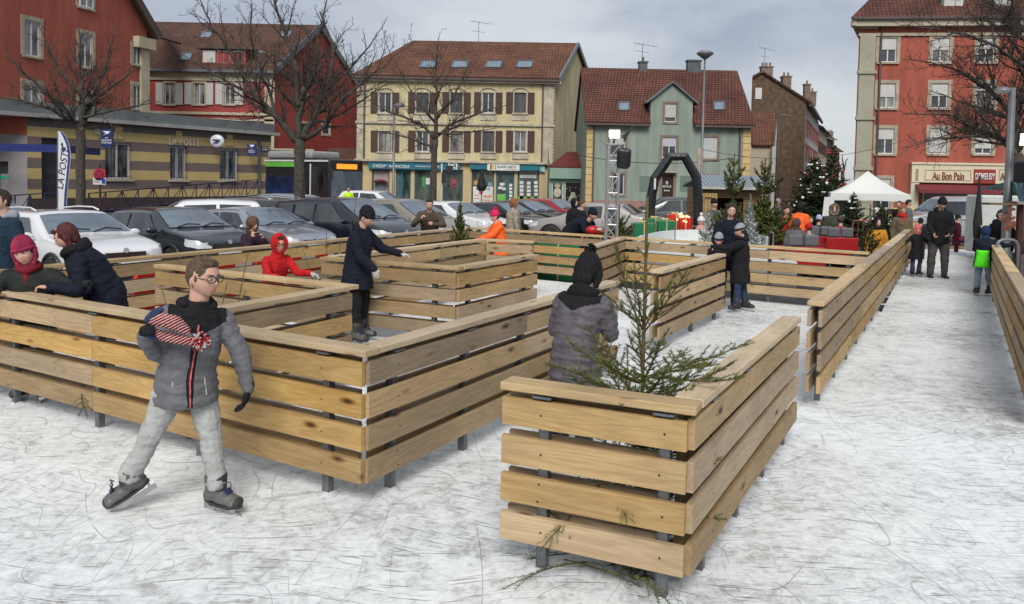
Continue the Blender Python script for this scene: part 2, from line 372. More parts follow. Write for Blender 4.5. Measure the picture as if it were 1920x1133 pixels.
# ice slab outline (world xy)
ICEP = [(-14, 1.5), (-9.5, 4.0), (-6.1, 8.5), (-1.25, 17.4), (5.9, 12.9), (11.0, 22.6), (12.9, 26.4), (15.6, 26.6), (14.55, 24.9), (9.2, 14.9), (4.9, 6.8), (3.4, 1.0), (3, -3), (-14, -3)]
mb = MB(); mb.prism([(x, y, 0) for x, y in ICEP], (0, 0, G0 - .001)); tag(mb.build('ice_rink', ICE), 'scratched white ice surface with skate marks', None, None, 'structure')
mb = MB(); mb.box((9, 51, G0 + .06), (60, 4, .12)); 
mb.box((-40, 47, G0 + .06), (30, 60, .12)); 
tag(mb.build('pavement', PAVE), 'grey pavement along the houses', None, None, 'structure')
# road markings (parking bays)
mb = MB()
for k in range(11):
    a = V((-5.2, 13.3, G0 + .004)) + V((.33, .944, 0)) * 2.6 * (k - 2); b_ = a + V((-.944, .33, 0)) * 4.8
    mb.bar(a, b_, .12, .004)
tag(mb.build('road_marking', mat('road_paint', (.7, .7, .68), .7)), 'white painted parking bay lines', None, None, 'structure')

# ------------------------------------------------ fences
WOOD = wood_mat('pine_board', (.32, .195, .075), (.50, .345, .155))
WOODW = wood_mat('pine_board_weathered', (.25, .165, .085), (.41, .29, .155))
CAPW = wood_mat('pine_cap', (.40, .28, .145), (.58, .44, .255))
STEEL = mat('galvanised_steel', (.17, .18, .19), .45, metal=.7, var=.25, scale=20)
SCREW = mat('screw_head', (.05, .05, .05), .4, metal=.6)
ROWZ = [.219, .418, .616, .815]   # board centres
POSTS = []
def fence(a, b, label, posts=None, cap=True, dbl=True, ea=(0, 0), eb=(0, 0), cape=(.02, .02), wd=None, capz=.944, side=1, step=1.55):
    """slatted barrier from a to b: steel posts, boards on both faces, cap plank. ea/eb: extra length of (front,back) boards at either end"""
    a = V((a[0], a[1], 0)); b = V((b[0], b[1], 0)); d = b - a; Lf = d.length; x = d / Lf; ang = math.atan2(x.y, x.x)
    t = thing('wooden_fence', a, label, 'fence', 'slatted wooden fences of the skating maze', rz=ang)
    n = max(2, int(round(Lf / step)) + 1)
    us = [.28 + (Lf - .56) * i / (n - 1) for i in range(n)] if Lf > 1.2 else [Lf * .18, Lf * .77]
    if posts: us = posts
    for u in us:
        m = MB()   # U-profile post
        for sy in (-1, 1): m.box((u, sy * .022, .465), (.05, .006, .93))
        m.box((u - .024, 0, .465), (.006, .05, .93)); m.box((u + .024, 0, .465), (.006, .038, .93))
        m.box((u, 0, .905), (.10, .13, .012)); pass
        m.build('post', STEEL, t); POSTS.append(a + x * u)
    for sd in ((-1, 1) if dbl else (-side,)):
        e0 = ea[0] if sd < 0 else ea[1]; e1 = eb[0] if sd < 0 else eb[1]
        u0, u1 = -e0, Lf + e1
        for r, z in enumerate(ROWZ):
            cuts = [u0]
            if u1 - u0 > 3.6:
                k = int((u1 - u0) / 3.1) + 1
                inner = []
                for j in range(1, k):
                    tgt = u0 + (u1 - u0) * (j + (.16 if r % 2 else -.1)) / k
                    inner.append(min(us, key=lambda q: abs(q - tgt)))
                cuts += sorted(set(inner))
            cuts.append(u1)
            for p, q in zip(cuts[:-1], cuts[1:]):
                if q - p < .2: continue
                m = MB(); th = .034; hh = .143 + rnd.uniform(-.003, .003)
                m.box(((0), 0, 0), (q - p - .006, th, hh))
                ms = [wd or (WOODW if rnd.random() < .3 else WOOD), SCREW]
                m.cur = 1
                for u in us:
                    if p + .02 < u < q - .02:
                        for zz in ((0,) if rnd.random() < .75 else (-.045, .045)):
                            pu = u + rnd.uniform(-.012, .012) - (p + q) / 2
                            m.cyl((pu, sd * th / 2 * .98, zz), (pu, sd * (th / 2 + .0025), zz), .0065, n=6)
                o = m.build('board', ms, t)
                o.location = ((p + q) / 2, sd * (.030 + th / 2), z + rnd.uniform(-.003, .003)); o.rotation_euler = (rnd.uniform(-.012, .012), rnd.uniform(-.0015, .0015), 0)
                bv = o.modifiers.new('b', 'BEVEL'); bv.width = .004; bv.segments = 1
    if cap:
        k = max(1, int(round(Lf / 3.9))); cs = [-cape[0] + (Lf + cape[0] + cape[1]) * j / k for j in range(k + 1)]
        for p, q in zip(cs[:-1], cs[1:]):
            m = MB(); m.box((0, 0, 0), (q - p - .004, .145, .042)); o = m.build('cap_board', CAPW, t); o.location = ((p + q) / 2, 0, capz - .002 * rnd.random())
            bv = o.modifiers.new('b', 'BEVEL'); bv.width = .005; bv.segments = 1
    return t
def c2(px, py, z=.961):
    p = gnd(px, py, z); return V((p.x, p.y))
# near box with the small spruce
Fc = V((.83, 3.82)); Fl = c2(958, 712); Ff = c2(1484, 594)
fx = (Fl - Fc).normalized(); fy = V((-fx.y, fx.x)); fy = fy if fy.y > 0 else -fy
Fl = Fc + fx * .90; fy = (Ff - Fc).normalized()
fence(Fl, Fc, 'short front fence of the nearest corner, under the small spruce', ea=(.02, .02), eb=(.035, -.07), cape=(.03, .075), wd=WOOD, posts=[.2, .82])
fence(Fc + fy * .08, Ff, 'long side fence of the nearest corner, running back beside the small spruce', ea=(.108, -.03), eb=(.02, .02), cape=(-.0, .02), step=.95)
# maze wall with the skating boy
C1 = V((-.88, 4.9)); Wl = c2(-130, 521); Wf = c2(1148, 527)
fence(Wl, C1, 'long fence right behind the skating boy', ea=(.0, .0), eb=(.045, -.06), cape=(0, .075), step=1.25, wd=WOOD)
fence(C1, Wf, 'fence running back from the boy\'s corner to the child in the grey coat', ea=(.029, -.11), eb=(.03, .03), cape=(-.075, .02), step=1.15)
Dc = c2(655, 535); D1 = c2(300, 496); D2 = c2(300, 596)
fence(D1, Dc, 'fence on which the red hooded child rests a pale glove', eb=(.02, -.06), cape=(.02, .06))
fence(D2, Dc, 'fence behind the skating boy\'s shoulder, its end next to the boy in navy', eb=(-.03, .06), cape=(-.1, -.08))
M0 = c2(608, 482); M1 = c2(855, 500); M2 = c2(1001, 477); M3 = c2(906, 448); M4 = c2(1000, 452)
fence(M0, M1, 'fence on which the boy in navy rests his gloved hand', eb=(.035, -.06), cape=(.02, .07))
fence(M1, M2, 'fence turning back from the middle corner, nearest side of the middle pen', ea=(.03, -.08), cape=(-.075, .02))
fence(M0, M3, 'far side fence of the middle pen leading to the child in orange', ea=(-.1, -.1), cape=(-.14, .05))
fence(M3, M4, 'short fence end held by the child in orange', ea=(-.08, -.08), cape=(-.07, .02))
El = c2(-60, 511); Ek = c2(878, 426); Kg = c2(1642, 474)
fence(El, Ek, 'long outer fence between the rink and the parked cars', ea=(0, 0), eb=(-.08, .03), cape=(0, .07))
KGm = Ek + (Kg - Ek) * .42
fence(Ek, KGm, 'back fence in front of the woman in beige, below the dark small cars', ea=(-.08, -.08), cape=(-.075, 0))
fence(KGm, Kg, 'back fence between the round white rink and the mother with two boys', eb=(-.1, -.1), cape=(0, -.09))
Hn = c2(1110, 461); He = Ek + (Kg - Ek) * .455
fence(Hn, He - (He - Hn).normalized() * .09, 'short fence with a small spruce behind it, left of the round rink', ea=(.03, .03), cape=(.03, 0))
In = c2(1232, 507); If = c2(1352, 476)
fence(In, If, 'free standing fence the mother and two boys lean over', ea=(.03, .03), eb=(.03, .03))
Rn = c2(1530, 566); Rf = c2(1722, 415)
fence(Rn, Rf, 'long fence on the left side of the skating lane', ea=(.04, .04), step=1.05)
RRf = c2(1841, 419); RRm = c2(1874, 470); RRn = RRm + (RRm - RRf).normalized() * 8.0
fence(RRf, RRn, 'long fence on the right side of the skating lane by the lamp post', step=1.2)

mb = MB()
for p in POSTS:
    n = 11; R_ = rnd.uniform(.06, .11); h_ = rnd.uniform(.012, .03); vs = [V((p.x, p.y, h_))]; rr = [R_ * rnd.uniform(.7, 1.3) for _ in range(n)]
    for k_ in (.5, 1.): vs += [V((p.x + cos(2 * pi * i / n) * rr[i] * k_, p.y + sin(2 * pi * i / n) * rr[i] * k_, h_ * (.75 if k_ < 1 else -.1))) for i in range(n)]
    mb.add(vs, [(0, 1 + i, 1 + (i + 1) % n) for i in range(n)] + [(1 + i, 1 + n + i, 1 + n + (i + 1) % n, 1 + (i + 1) % n) for i in range(n)])
tag(mb.build('ice_slush', mat('slush', (.62, .64, .65), .6, var=.25, scale=20, bump=.6), smooth=True), 'small heaps of ice shavings round the fence posts', 'slush', None, 'stuff')
# ------------------------------------------------ people
def cmat(name, col, rough=.85, **k):
    return mat('cloth_' + name, col, rough, var=k.pop('var', .18), scale=k.pop('scale', 14), bump=k.pop('bump', .25), bscale=k.pop('bscale', 90), spec=.25, **k)
SKIN = mat('skin', (.56, .33, .25), .5, var=.08, scale=14, spec=.4)
SKINR = mat('skin_rosy', (.60, .33, .26), .5, var=.12, scale=10, spec=.4)
EYEW = mat('eye_white', (.6, .58, .55), .3); IRIS = mat('eye_iris', (.035, .022, .015), .2)
LIP = mat('lips', (.42, .16, .14), .5); LIPD = mat('mouth_inside', (.16, .05, .05), .5)
BROW = mat('brow', (.07, .045, .03), .8)
BKC = None
BLK = mat('black_plastic', (.015, .015, .017), .4)
BLADE = mat('skate_blade', (.5, .5, .52), .25, metal=1.)
def hair_mat(name, c): return mat('hair_' + name, c, .55, var=.45, scale=30, bump=.8, bscale=70, spec=.4, detail=6)

def displace(o, fn):
    me = o.data; n = len(me.vertices); co = [0.] * (3 * n); no = [0.] * (3 * n)
    me.vertices.foreach_get('co', co); me.vertices.foreach_get('normal', no)
    for i in range(0, 3 * n, 3):
        a = fn(V((co[i], co[i + 1], co[i + 2])))
        co[i] += no[i] * a; co[i + 1] += no[i + 1] * a; co[i + 2] += no[i + 2] * a
    me.vertices.foreach_set('co', co); me.update()
def head_fn(face):
    def f(v):
        x, y, z = v
        w = V((x, y, z))
        if z < 0: w.x *= 1 - .30 * (-z) ** 1.6; 
        if z < 0 and y > 0: w.y *= 1 - .25 * (-z)
        if y < 0:
            # flat face, chin, brow
            w.y *= 1 - .10 * max(0, 1 - abs(z) * 1.2)
            g = lambda cx, cz, sx, sz: math.exp(-((x - cx) / sx) ** 2 - ((z - cz) / sz) ** 2)
            w.y -= .20 * g(0, -.22, .13, .13) + .13 * g(0, -.05, .09, .17)            # nose
            w.y += .10 * (g(.36, .04, .17, .12) + g(-.36, .04, .17, .12))             # sockets
            w.y -= .05 * g(.3, .24, .3, .09) + .05 * g(-.3, .24, .3, .09)             # brow
            w.y -= .07 * g(0, -.50, .2, .055) + .05 * g(0, -.62, .18, .05)            # lips
            w.y += .04 * g(0, -.56, .25, .02)
            w.y -= .07 * g(0, -.84, .28, .14)                                          # chin
            w.y -= .04 * (g(.5, -.2, .2, .2) + g(-.5, -.2, .2, .2))                   # cheeks
        return w
    return f
def rotm(yaw=0, pitch=0, roll=0):
    """pitch>0 looks down; yaw>0 turns to the viewer's right... about z"""
    return Matrix.Rotation(yaw, 3, 'Z') @ Matrix.Rotation(pitch, 3, 'X') @ Matrix.Rotation(roll, 3, 'Y')
def hand_prims(mb, w, d, palm, s=1., curl=.5, side=1, fat=1.):
    """w wrist, d hand direction, palm: normal the palm faces, side: +1 thumb along d x palm"""
    d = V(d).normalized(); palm = V(palm); palm = (palm - d * palm.dot(d)).normalized(); t = d.cross(palm) * side
    k = s * .165
    M = Matrix((t, palm, d)).transposed()
    mb.sph(w + d * k * .30, (k * .235, k * .11 * fat, k * .34), 12, 8, M)
    mb.capsule([w - d * k * .12, w + d * k * .12], [k * .155 * fat] * 2, 8)
    for i, (off, L, r) in enumerate([(.17, .40, .052), (.06, .45, .054), (-.055, .41, .052), (-.16, .32, .046)]):
        p = w + d * k * .52 + t * k * off; a = 0; pts = [p - d * k * .12, p]; q = p
        for j, sg in enumerate((.42, .33, .25)):
            a += curl * (.55, .9, .7)[j] * (1 + .07 * i)
            q = q + (d * cos(a) + palm * sin(a)) * (k * L * sg * 1.05); pts.append(q.copy())
        rr = k * r * 1.05 * fat
        mb.capsule(pts, [rr * 1.05, rr * 1.05, rr, rr * .92, rr * .82], 8)
    b = w + d * k * .16 + t * k * .17
    m1 = b + (d * .62 + t * .62 + palm * .35 * curl).normalized() * k * .22
    m2 = m1 + (d * .85 + t * .25 + palm * .6 * curl).normalized() * k * .17
    rr = k * .062 * fat
    mb.capsule([b - t * k * .04, b, m1, m2], [rr * 1.1, rr * 1.15, rr, rr * .8], 8)

def person(label, loc, H, yaw=0., group=None, lean=0., leanx=0., hy=0., hp=0., hr=0., arms=None, legs=None, child=0., top=None, topc=None, hem=.47, tw=1., bot=None,
           hat=None, hatc=None, hair=None, hairc=None, shoe='boot', shoec=None, glove=None, glovec=None, skin=None, vox=.012, quilt=0., collar=None, scarf=None, hood=False, hoodc=None,
           curl=(.6, .6), palm=None, yoke=None, sleeve=None, sit=False, skirt=0., extra=None, armw=1., legw=1., mouth='closed', thingname='person', glasses=False, noface=False, zip_=None, band=None):
    """front of the figure is -y before yaw. arms/legs: dict of directions; lengths follow proportions"""
    t = thing(thingname, loc, label, 'person', group, rz=yaw)
    Wz = Matrix.Rotation(-yaw, 3, 'Z')      # limb directions are given in world axes
    if arms: arms = {k: tuple(Wz @ V(q).normalized() for q in v) for k, v in arms.items()}
    if legs: legs = {k: tuple(Wz @ V(q).normalized() for q in v) for k, v in legs.items()}
    if palm: palm = {k: Wz @ V(v) for k, v in palm.items()}
    skin = skin or SKIN; topc = topc or BLK; bot = bot or BLK
    hh = H * (.132 + .035 * child)               # head height
    fz = .045 * H + (.068 if shoe == 'skate' else .0)
    legL = (H * (.47 - .03 * child))
    th, sh_ = legL * .5, legL * .5
    hipz = fz + legL * .985
    shw = H * (.094 + .004 * child) * tw; hw = H * .055
    torso = H * (.30 - .01 * child)
    # legs
    lg = {'L': ((.06, 0, -1), (.0, 0, -1)), 'R': ((-.06, 0, -1), (0, 0, -1))}
    if legs: lg.update(legs)
    hip = {'L': V((hw, 0, 0)), 'R': V((-hw, 0, 0))}
    kn = {}; an = {}
    for s_ in 'LR':
        a, b = V(lg[s_][0]).normalized(), V(lg[s_][1]).normalized()
        kn[s_] = hip[s_] + a * th; an[s_] = kn[s_] + b * sh_
    low = min(an['L'].z, an['R'].z); pz = fz - low
    if sit: pz = sit
    P = V((0, 0, pz))
    for s_ in 'LR': hip[s_] += P; kn[s_] += P; an[s_] += P
    # torso: lean forward (-y)
    up = V((sin(leanx), -sin(lean), cos(lean) * cos(leanx))).normalized()
    rt = V((cos(leanx), 0, -sin(leanx)))
    fwd = up.cross(rt) * -1; fwd = V((0, -1, 0)) - up * V((0, -1, 0)).dot(up); fwd.normalize(); rt = fwd.cross(up) * 1.; rt = rt if rt.x > 0 else -rt
    waist = P + V((0, 0, H * .05)) + up * torso * .28
    chest = P + V((0, 0, H * .05)) + up * torso * .72
    neck = P + V((0, 0, H * .05)) + up * torso * 1.0
    shd = {'L': chest + up * torso * .12 + rt * shw, 'R': chest + up * torso * .12 - rt * shw}
    ul, fl = H * .17, H * .145
    ar = {'L': ((.22, .0, -1), (.05, -.25, -1)), 'R': ((-.22, .0, -1), (-.05, -.25, -1))}
    if arms: ar.update(arms)
    el = {}; wr = {}; hd = {}
    for s_ in 'LR':
        a, b = V(ar[s_][0]).normalized(), V(ar[s_][1]).normalized()
        el[s_] = shd[s_] + a * ul; wr[s_] = el[s_] + b * fl; hd[s_] = V(ar[s_][2]).normalized() if len(ar[s_]) > 2 else b
    RM = rotm(hy, hp, hr)
    hc_ = neck + up * hh * .28 + RM @ V((0, -hh * .10, hh * .42))
    hs = (hh * .355, hh * .43, hh * .5)
    # --- body: head, neck, trunk, limbs, bare hands as one surface
    mb = MB(); nn = 36 if vox < .009 else 20
    mb.sph(hc_, hs, nn, nn - 8, RM, head_fn(1))
    for s_ in (-1, 1): mb.sph(hc_ + RM @ V((s_ * hs[0] * .98, hs[1] * .08, -hs[2] * .05)), (hs[0] * .10, hs[1] * .16, hs[2] * .24), 8, 8, RM)
    mb.capsule([neck - up * hh * .2, neck + up * hh * .1, hc_ + RM @ V((0, hs[1] * .15, -hs[2] * .4))], [hh * .27, hh * .24, hh * .24], 12)
    mb.capsule([P, waist, chest + up * torso * .1], [H * .055, H * .05, H * .06], 10)
    mb.capsule([shd['L'], chest + up * torso * .15, shd['R']], [H * .03, H * .04, H * .03], 10)
    for s_ in 'LR':
        mb.capsule([hip[s_], kn[s_], an[s_]], [H * .04, H * .027, H * .02], 8)
        mb.capsule([shd[s_], el[s_], wr[s_]], [H * .024, H * .019, H * .015], 8)
        sd = 1 if s_ == 'L' else -1
        pm = V(palm[s_]) if palm and s_ in palm else V((-sd, -.2, 0))
        if abs(pm.normalized().dot(hd[s_])) > .95: pm = V((0, -1, .1))
        fwdt = hd[s_].cross(pm.normalized())
        want = V((0, -1, .3)) if abs(hd[s_].y) < .7 else V((-sd, 0, .5))
        side = 1 if fwdt.dot(want) > 0 else -1
        if not (glove and s_ in glove): hand_prims(mb, wr[s_], hd[s_], pm, H / 1.75 * (1 + .1 * child), curl[0 if s_ == 'L' else 1], side)
        else:
            g = MB(); hand_prims(g, wr[s_], hd[s_], pm, H / 1.75 * (1.1 + .1 * child), curl[0 if s_ == 'L' else 1], side, 1.25)
            remesh(g, 'glove', glovec or BLK, t, max(.005, vox * .7), 1)
    body = remesh(mb, 'body', skin, t, vox * (.62 if vox < .011 else .8), 1)
    # --- face details
    if not noface:
        for s_ in (-1, 1):
            e = MB(); c = hc_ + RM @ V((s_ * hs[0] * .37, -hs[1] * .80, hs[2] * .04)); e.sph(c, (hh * .052, hh * .045, hh * .034), 12, 8, RM)
            e.cur = 1; e.sph(c + RM @ V((0, -hh * .028, 0)), (hh * .024, hh * .022, hh * .024), 8, 6, RM); e.build('eye', [EYEW, IRIS], t, smooth=True)
            e = MB(); c = hc_ + RM @ V((s_ * hs[0] * .38, -hs[1] * .90, hs[2] * .21)); e.capsule([c + RM @ V((-hs[0] * .2, .1 * hh * (s_ < 0), 0)), c + RM @ V((0, -hh * .015, hh * .015)), c + RM @ V((hs[0] * .2, .1 * hh * (s_ > 0), 0))], hh * .013, 6)
            e.build('eyebrow', BROW if not hairc else hairc, t, smooth=True)
        e = MB(); c = hc_ + RM @ V((0, -hs[1] * .905, -hs[2] * .53))
        ww = hh * (.12 if mouth == 'smile' else .075); 
        dz = hh * .03 if mouth == 'smile' else 0
        for q in (-1, 1):
            e.capsule([c + RM @ V((-ww, hh * .05, dz)), c + RM @ V((-ww * .5, hh * .005, q * hh * .012)), c + RM @ V((ww * .5, hh * .005, q * hh * .012)), c + RM @ V((ww, hh * .05, dz))], hh * .014, 6)
        e.build('mouth', LIP, t, smooth=True)
        if mouth == 'smile':
            e = MB(); e.sph(c + RM @ V((0, -hh * .002, hh * .006)), (ww * .6, hh * .02, hh * .012), 10, 6, RM); e.build('teeth', mat('teeth', (.75, .73, .68), .3), t, smooth=True)
    if glasses:
        e = MB()
        for s_ in (-1, 1):
            c = hc_ + RM @ V((s_ * hs[0] * .40, -hs[1] * 1.0, hs[2] * .03))
            ring = [c + RM @ V((cos(a) * hs[0] * .33, abs(cos(a)) * s_ * cos(a) * hh * .02, sin(a) * hh * .085)) for a in [2 * pi * k / 14 for k in range(15)]]
            e.tube(ring, hh * .012, 6)
            e.tube([c + RM @ V((s_ * hs[0] * .33, 0, 0)), hc_ + RM @ V((s_ * hs[0] * 1.0, hs[1] * .05, hs[2] * .10))], hh * .011, 6)
        e.tube([hc_ + RM @ V((-hs[0] * .1, -hs[1] * 1.06, hs[2] * .06)), hc_ + RM @ V((hs[0] * .1, -hs[1] * 1.06, hs[2] * .06))], hh * .011, 6)
        e.build('glasses', BLK, t, smooth=True)
    # --- jacket / coat
    hz = P + V((0, 0, (hem - .52) * H)) + fwd * H * .0
    def q(u, amp): return 1 + (quilt * amp * (1 - abs(cos(u)) ** .5 * 1.0) if quilt else 0)
    pts = []; ell = []
    nseg = 40 if quilt else 12
    cw = shw * 1.12; cd_ = H * .078 * tw
    prof = [(0., 1.06 + skirt, 1.25 + skirt * 1.2), (.18, 1.04 + skirt * .5, 1.25 + skirt * .6), (.42, .96, 1.16), (.62, .98, 1.16), (.8, 1.05, 1.12), (.9, .92, .95), (.97, .66, .7), (1.03, .42, .5)]
    base = hz; axis_top = neck + up * H * .005
    waistp = P + V((0, 0, H * .05))
    for i in range(nseg + 1):
        u = i / nseg
        # piecewise axis: hem -> waist base -> neck
        tot1 = (waistp - base).length; tot2 = (axis_top - waistp).length; s1 = u * (tot1 + tot2)
        p = base + (waistp - base) * (s1 / tot1) if s1 < tot1 else waistp + (axis_top - waistp) * ((s1 - tot1) / tot2)
        for a, b in zip(prof[:-1], prof[1:]):
            if a[0] <= u <= b[0]:
                k = (u - a[0]) / (b[0] - a[0]); rx = (a[1] + (b[1] - a[1]) * k) * cw; ry = (a[2] + (b[2] - a[2]) * k) * cd_; break
        else: rx, ry = prof[-1][1] * cw, prof[-1][2] * cd_
        s2 = q(s1 / .075 * pi / (H / 1.5), .10)
        pts.append(p); ell.append((rx * s2, ry * s2, rt))
    mb = MB(); mb.tube(pts, None, 28, ell=ell)
    sb = MB() if sleeve else mb
    for s_ in 'LR':
        pp = []; rr = []
        A, B, Cc = shd[s_], el[s_], wr[s_]
        n1 = 14 if quilt else 4
        r0, r1, r2 = H * .044 * armw, H * .037 * armw, H * .029 * armw
        for i in range(n1 + 1):
            u = i / n1; pp.append(A.lerp(B, u)); rr.append((r0 + (r1 - r0) * u) * q(u * ul / .07 * pi / (H / 1.5), .16))
        for i in range(1, n1 + 1):
            u = i / n1; pp.append(B.lerp(Cc, u * .97)); rr.append((r1 + (r2 - r1) * u) * q(u * fl / .07 * pi / (H / 1.5), .16))
        sb.capsule(pp, rr, 12)
    jv = vox
    # wrinkles: small displacement on remeshed surface
    def wrinkle(o, amp, sc_):
        displace(o, lambda c: (noise.noise(c * sc_) + .5 * noise.noise(V((c.x, c.y, c.z * 2.2)) * sc_ * 1.9) + .3 * noise.noise(V((c.x, c.y, c.z * 1.5)) * sc_ * 4.5)) * amp)
    if collar: mb.tube([neck - up * H * .02 + fwd * H * .004, neck + up * H * .022 + fwd * H * .006], [H * .052, H * .047], 14)
    j = remesh(mb, top or 'jacket', topc, t, jv, 1 if quilt else 3); wrinkle(j, H * .0085, 13 / H)
    if sleeve: j2 = remesh(sb, 'sleeves', sleeve, t, jv, 2); wrinkle(j2, H * .006, 13 / H)
    if yoke:   # contrasting shoulder panel = own slot by height
        me = j.data; me.materials.append(yoke)
        for pl in me.polygons:
            c = pl.center; rel = (c - P).dot(up)
            xx = abs((c - neck).dot(rt))
            if (rel > H * .05 + torso * .60 + xx * .55 and xx < shw * 1.12): pl.material_index = 1
    if zip_:
        z = MB(); 
        for q_, w_ in ((0, .012), ):
            pr = []
            for i in range(1, int(nseg * .86)):
                pr.append(pts[i] + fwd * (ell[i][1] * .99))
            z.tube([p + fwd * .012 * H for p in pr], H * .0035, 6); f_ = MB(); f_.tube(pr, None, 8, ell=[(H * .014, H * .009, rt)] * len(pr)); f_.build('zip_flap', MATS['cloth_black'], t, smooth=True)
        z.build('zip', zip_, t, smooth=True)
    # --- trousers
    mb = MB()
    for s_ in 'LR':
        a, b, c = hip[s_], kn[s_], an[s_]
        mb.capsule([a + V((0, 0, H * .02)), a.lerp(b, .5), b, b.lerp(c, .45), c.lerp(b, .12 if shoe == 'skate' else -.02)], [H * .066 * legw, H * .056 * legw, H * .046 * legw, H * .043 * legw, H * (.046 if shoe == 'skate' else .036) * legw], 12)
    mb.tube([P + V((0, 0, -H * .02)), P + V((0, 0, H * .06))], None, 16, ell=[(hw * 2.0, H * .07), (hw * 1.9, H * .066)])
    tr = remesh(mb, 'trousers', bot, t, jv, 2); wrinkle(tr, H * .0085, 12 / H)
    # --- shoes
    sc_ = shoec or BLK
    for s_ in 'LR':
        b = an[s_]; shn = (an[s_] - kn[s_]).normalized()
        fo = V(lg[s_][2]).normalized() if len(lg[s_]) > 2 else V((0.12 if s_ == 'L' else -.12, -1, 0)).normalized()
        u_ = -(shn); u_ = (u_ - fo * u_.dot(fo)).normalized(); u_ = (u_ + V((0, 0, .8))).normalized(); u_ = (u_ - fo * u_.dot(fo)).normalized()
        w_ = fo.cross(u_); FL = H * .148 * (1.34 if shoe == 'skate' else 1); fk = 1.28 if shoe == 'skate' else 1.05
        Mf = Matrix((w_, fo, u_)).transposed()
        bt = b - u_ * H * .030
        m = MB()
        m.capsule([b - shn * H * .06, b - u_ * H * .012 - fo * H * .008], [H * .037 * fk, H * .034 * fk], 12)
        m.sph(bt - fo * FL * .16, (H * .027 * fk, FL * .20, H * .030 * fk), 12, 8, Mf)
        m.sph(bt + fo * FL * .22 - u_ * H * .004, (H * .029 * fk, FL * .36, H * .026 * fk), 14, 8, Mf)
        m.sph(bt + fo * FL * .46 - u_ * H * .007, (H * .030 * fk, FL * .18, H * .020 * fk), 12, 8, Mf)
        boot = remesh(m, 'skate' if shoe == 'skate' else 'boot', sc_, t, max(.006, vox * .7), 1)
        if shoe == 'skate':
            boot.data.materials.append(SOLE)
            for pl in boot.data.polygons:
                q_ = pl.center - bt
                if q_.dot(u_) < -H * .010 or q_.dot(fo) > FL * .54 or (q_.dot(u_) > H * .034 and q_.dot(fo) > 0): pl.material_index = 1
        sl = MB(); n_ = 16
        out = [bt - u_ * H * .026 + fo * (FL * (.14 + .50 * cos(a))) + w_ * (H * .031 * fk * sin(a) * (1 + .15 * cos(a))) for a in [2 * pi * k / n_ for k in range(n_)]]
        sl.prism(out, u_ * H * .010); sl.build('sole', SOLE if shoe == 'skate' else BLK, boot)
        if shoe == 'skate':
            bl = MB(); z0 = bt - u_ * H * .026
            for f_ in (-.28, .42): bl.bar(z0 + fo * FL * f_, z0 + fo * FL * f_ - u_ * .040, .05 * H / 1.5, .012)
            bl.prism([z0 - u_ * .034 - fo * FL * .40 - w_ * .003, z0 - u_ * .034 + fo * FL * .60 - w_ * .003, z0 - u_ * .050 + fo * FL * .64 - w_ * .003, z0 - u_ * .066 + fo * FL * .54 - w_ * .003, z0 - u_ * .066 - fo * FL * .38 - w_ * .003], w_ * .006)
            bl.build('blade', BLADE, boot)
            lc = MB()
            for k in range(5):
                c = (b + fo * H * .040 * fk + u_ * H * .012).lerp(bt + fo * FL * .34 + u_ * H * .022 * fk, k / 4)
                lc.capsule([c - w_ * H * .016, c + fo * H * .004 + u_ * H * .003, c + w_ * H * .016], H * .0028, 5)
            for q_ in (-1, 1): lc.capsule([b + u_ * H * .03 + fo * H * .036, b + u_ * H * .035 + fo * H * .05 + w_ * q_ * H * .02, b + u_ * H * .012 + fo * H * .055 + w_ * q_ * H * .02], H * .0024, 5)
            lc.build('laces', LACE, boot, smooth=True)
    # --- hair / hat / hood
    hm = hairc or hair_mat('brown', (.07, .042, .025))
    hv = max(.006, vox * .7)
    def hp_(x, y, z): return hc_ + RM @ V((x * hs[0], y * hs[1], z * hs[2]))
    if hat and not hair: hair = 'short'; hm = hairc or HDB
    if hair:
        m = MB()
        if hair == 'short':
            m.sph(hp_(0, .13, .16), (hs[0] * 1.04, hs[1] * .98, hs[2] * .93), 20, 14, RM)
            m.sph(hp_(0, -.22, .70), (hs[0] * .78, hs[1] * .66, hs[2] * .32), 14, 10, RM)
        elif hair == 'bob':
            m.sph(hp_(0, .26, .16), (hs[0] * 1.20, hs[1] * 1.02, hs[2] * .98), 20, 14, RM)
            for s_ in (-1, 1): m.capsule([hp_(s_ * .92, .0, .35), hp_(s_ * 1.12, .05, -.2), hp_(s_ * 1.0, .12, -.8)], [hs[0] * .32, hs[0] * .36, hs[0] * .28], 10)
            m.capsule([hp_(-.5, -.72, .72), hp_(.5, -.72, .72)], hs[0] * .28, 8)
            m.sph(hp_(0, .7, -.3), (hs[0] * 1.0, hs[1] * .5, hs[2] * .8), 14, 10, RM)
        elif hair == 'long':
            m.sph(hp_(0, .2, .2), (hs[0] * 1.14, hs[1] * 1.0, hs[2] * .97), 20, 14, RM); m.capsule([hp_(-.55, -.6, .66), hp_(0, -.66, .86), hp_(.55, -.6, .66)], hs[0] * .24, 8)
            for s_ in (-1, 1): m.capsule([hp_(s_ * .88, .05, .45), hp_(s_ * 1.12, .12, -.2), hp_(s_ * 1.1, .12, -1.), hp_(s_ * 1.0, .1, -1.7)], [hs[0] * .26, hs[0] * .32, hs[0] * .36, hs[0] * .22], 10)
            m.capsule([hp_(0, .75, .2), hp_(0, .8, -.9), hp_(0, .8, -1.6)], [hs[0] * .7, hs[0] * .8, hs[0] * .55], 12)
        elif hair == 'curly':
            m.sph(hp_(0, .2, .15), (hs[0] * 1.35, hs[1] * 1.15, hs[2] * 1.05), 20, 14, RM)
            r2 = random.Random(5)
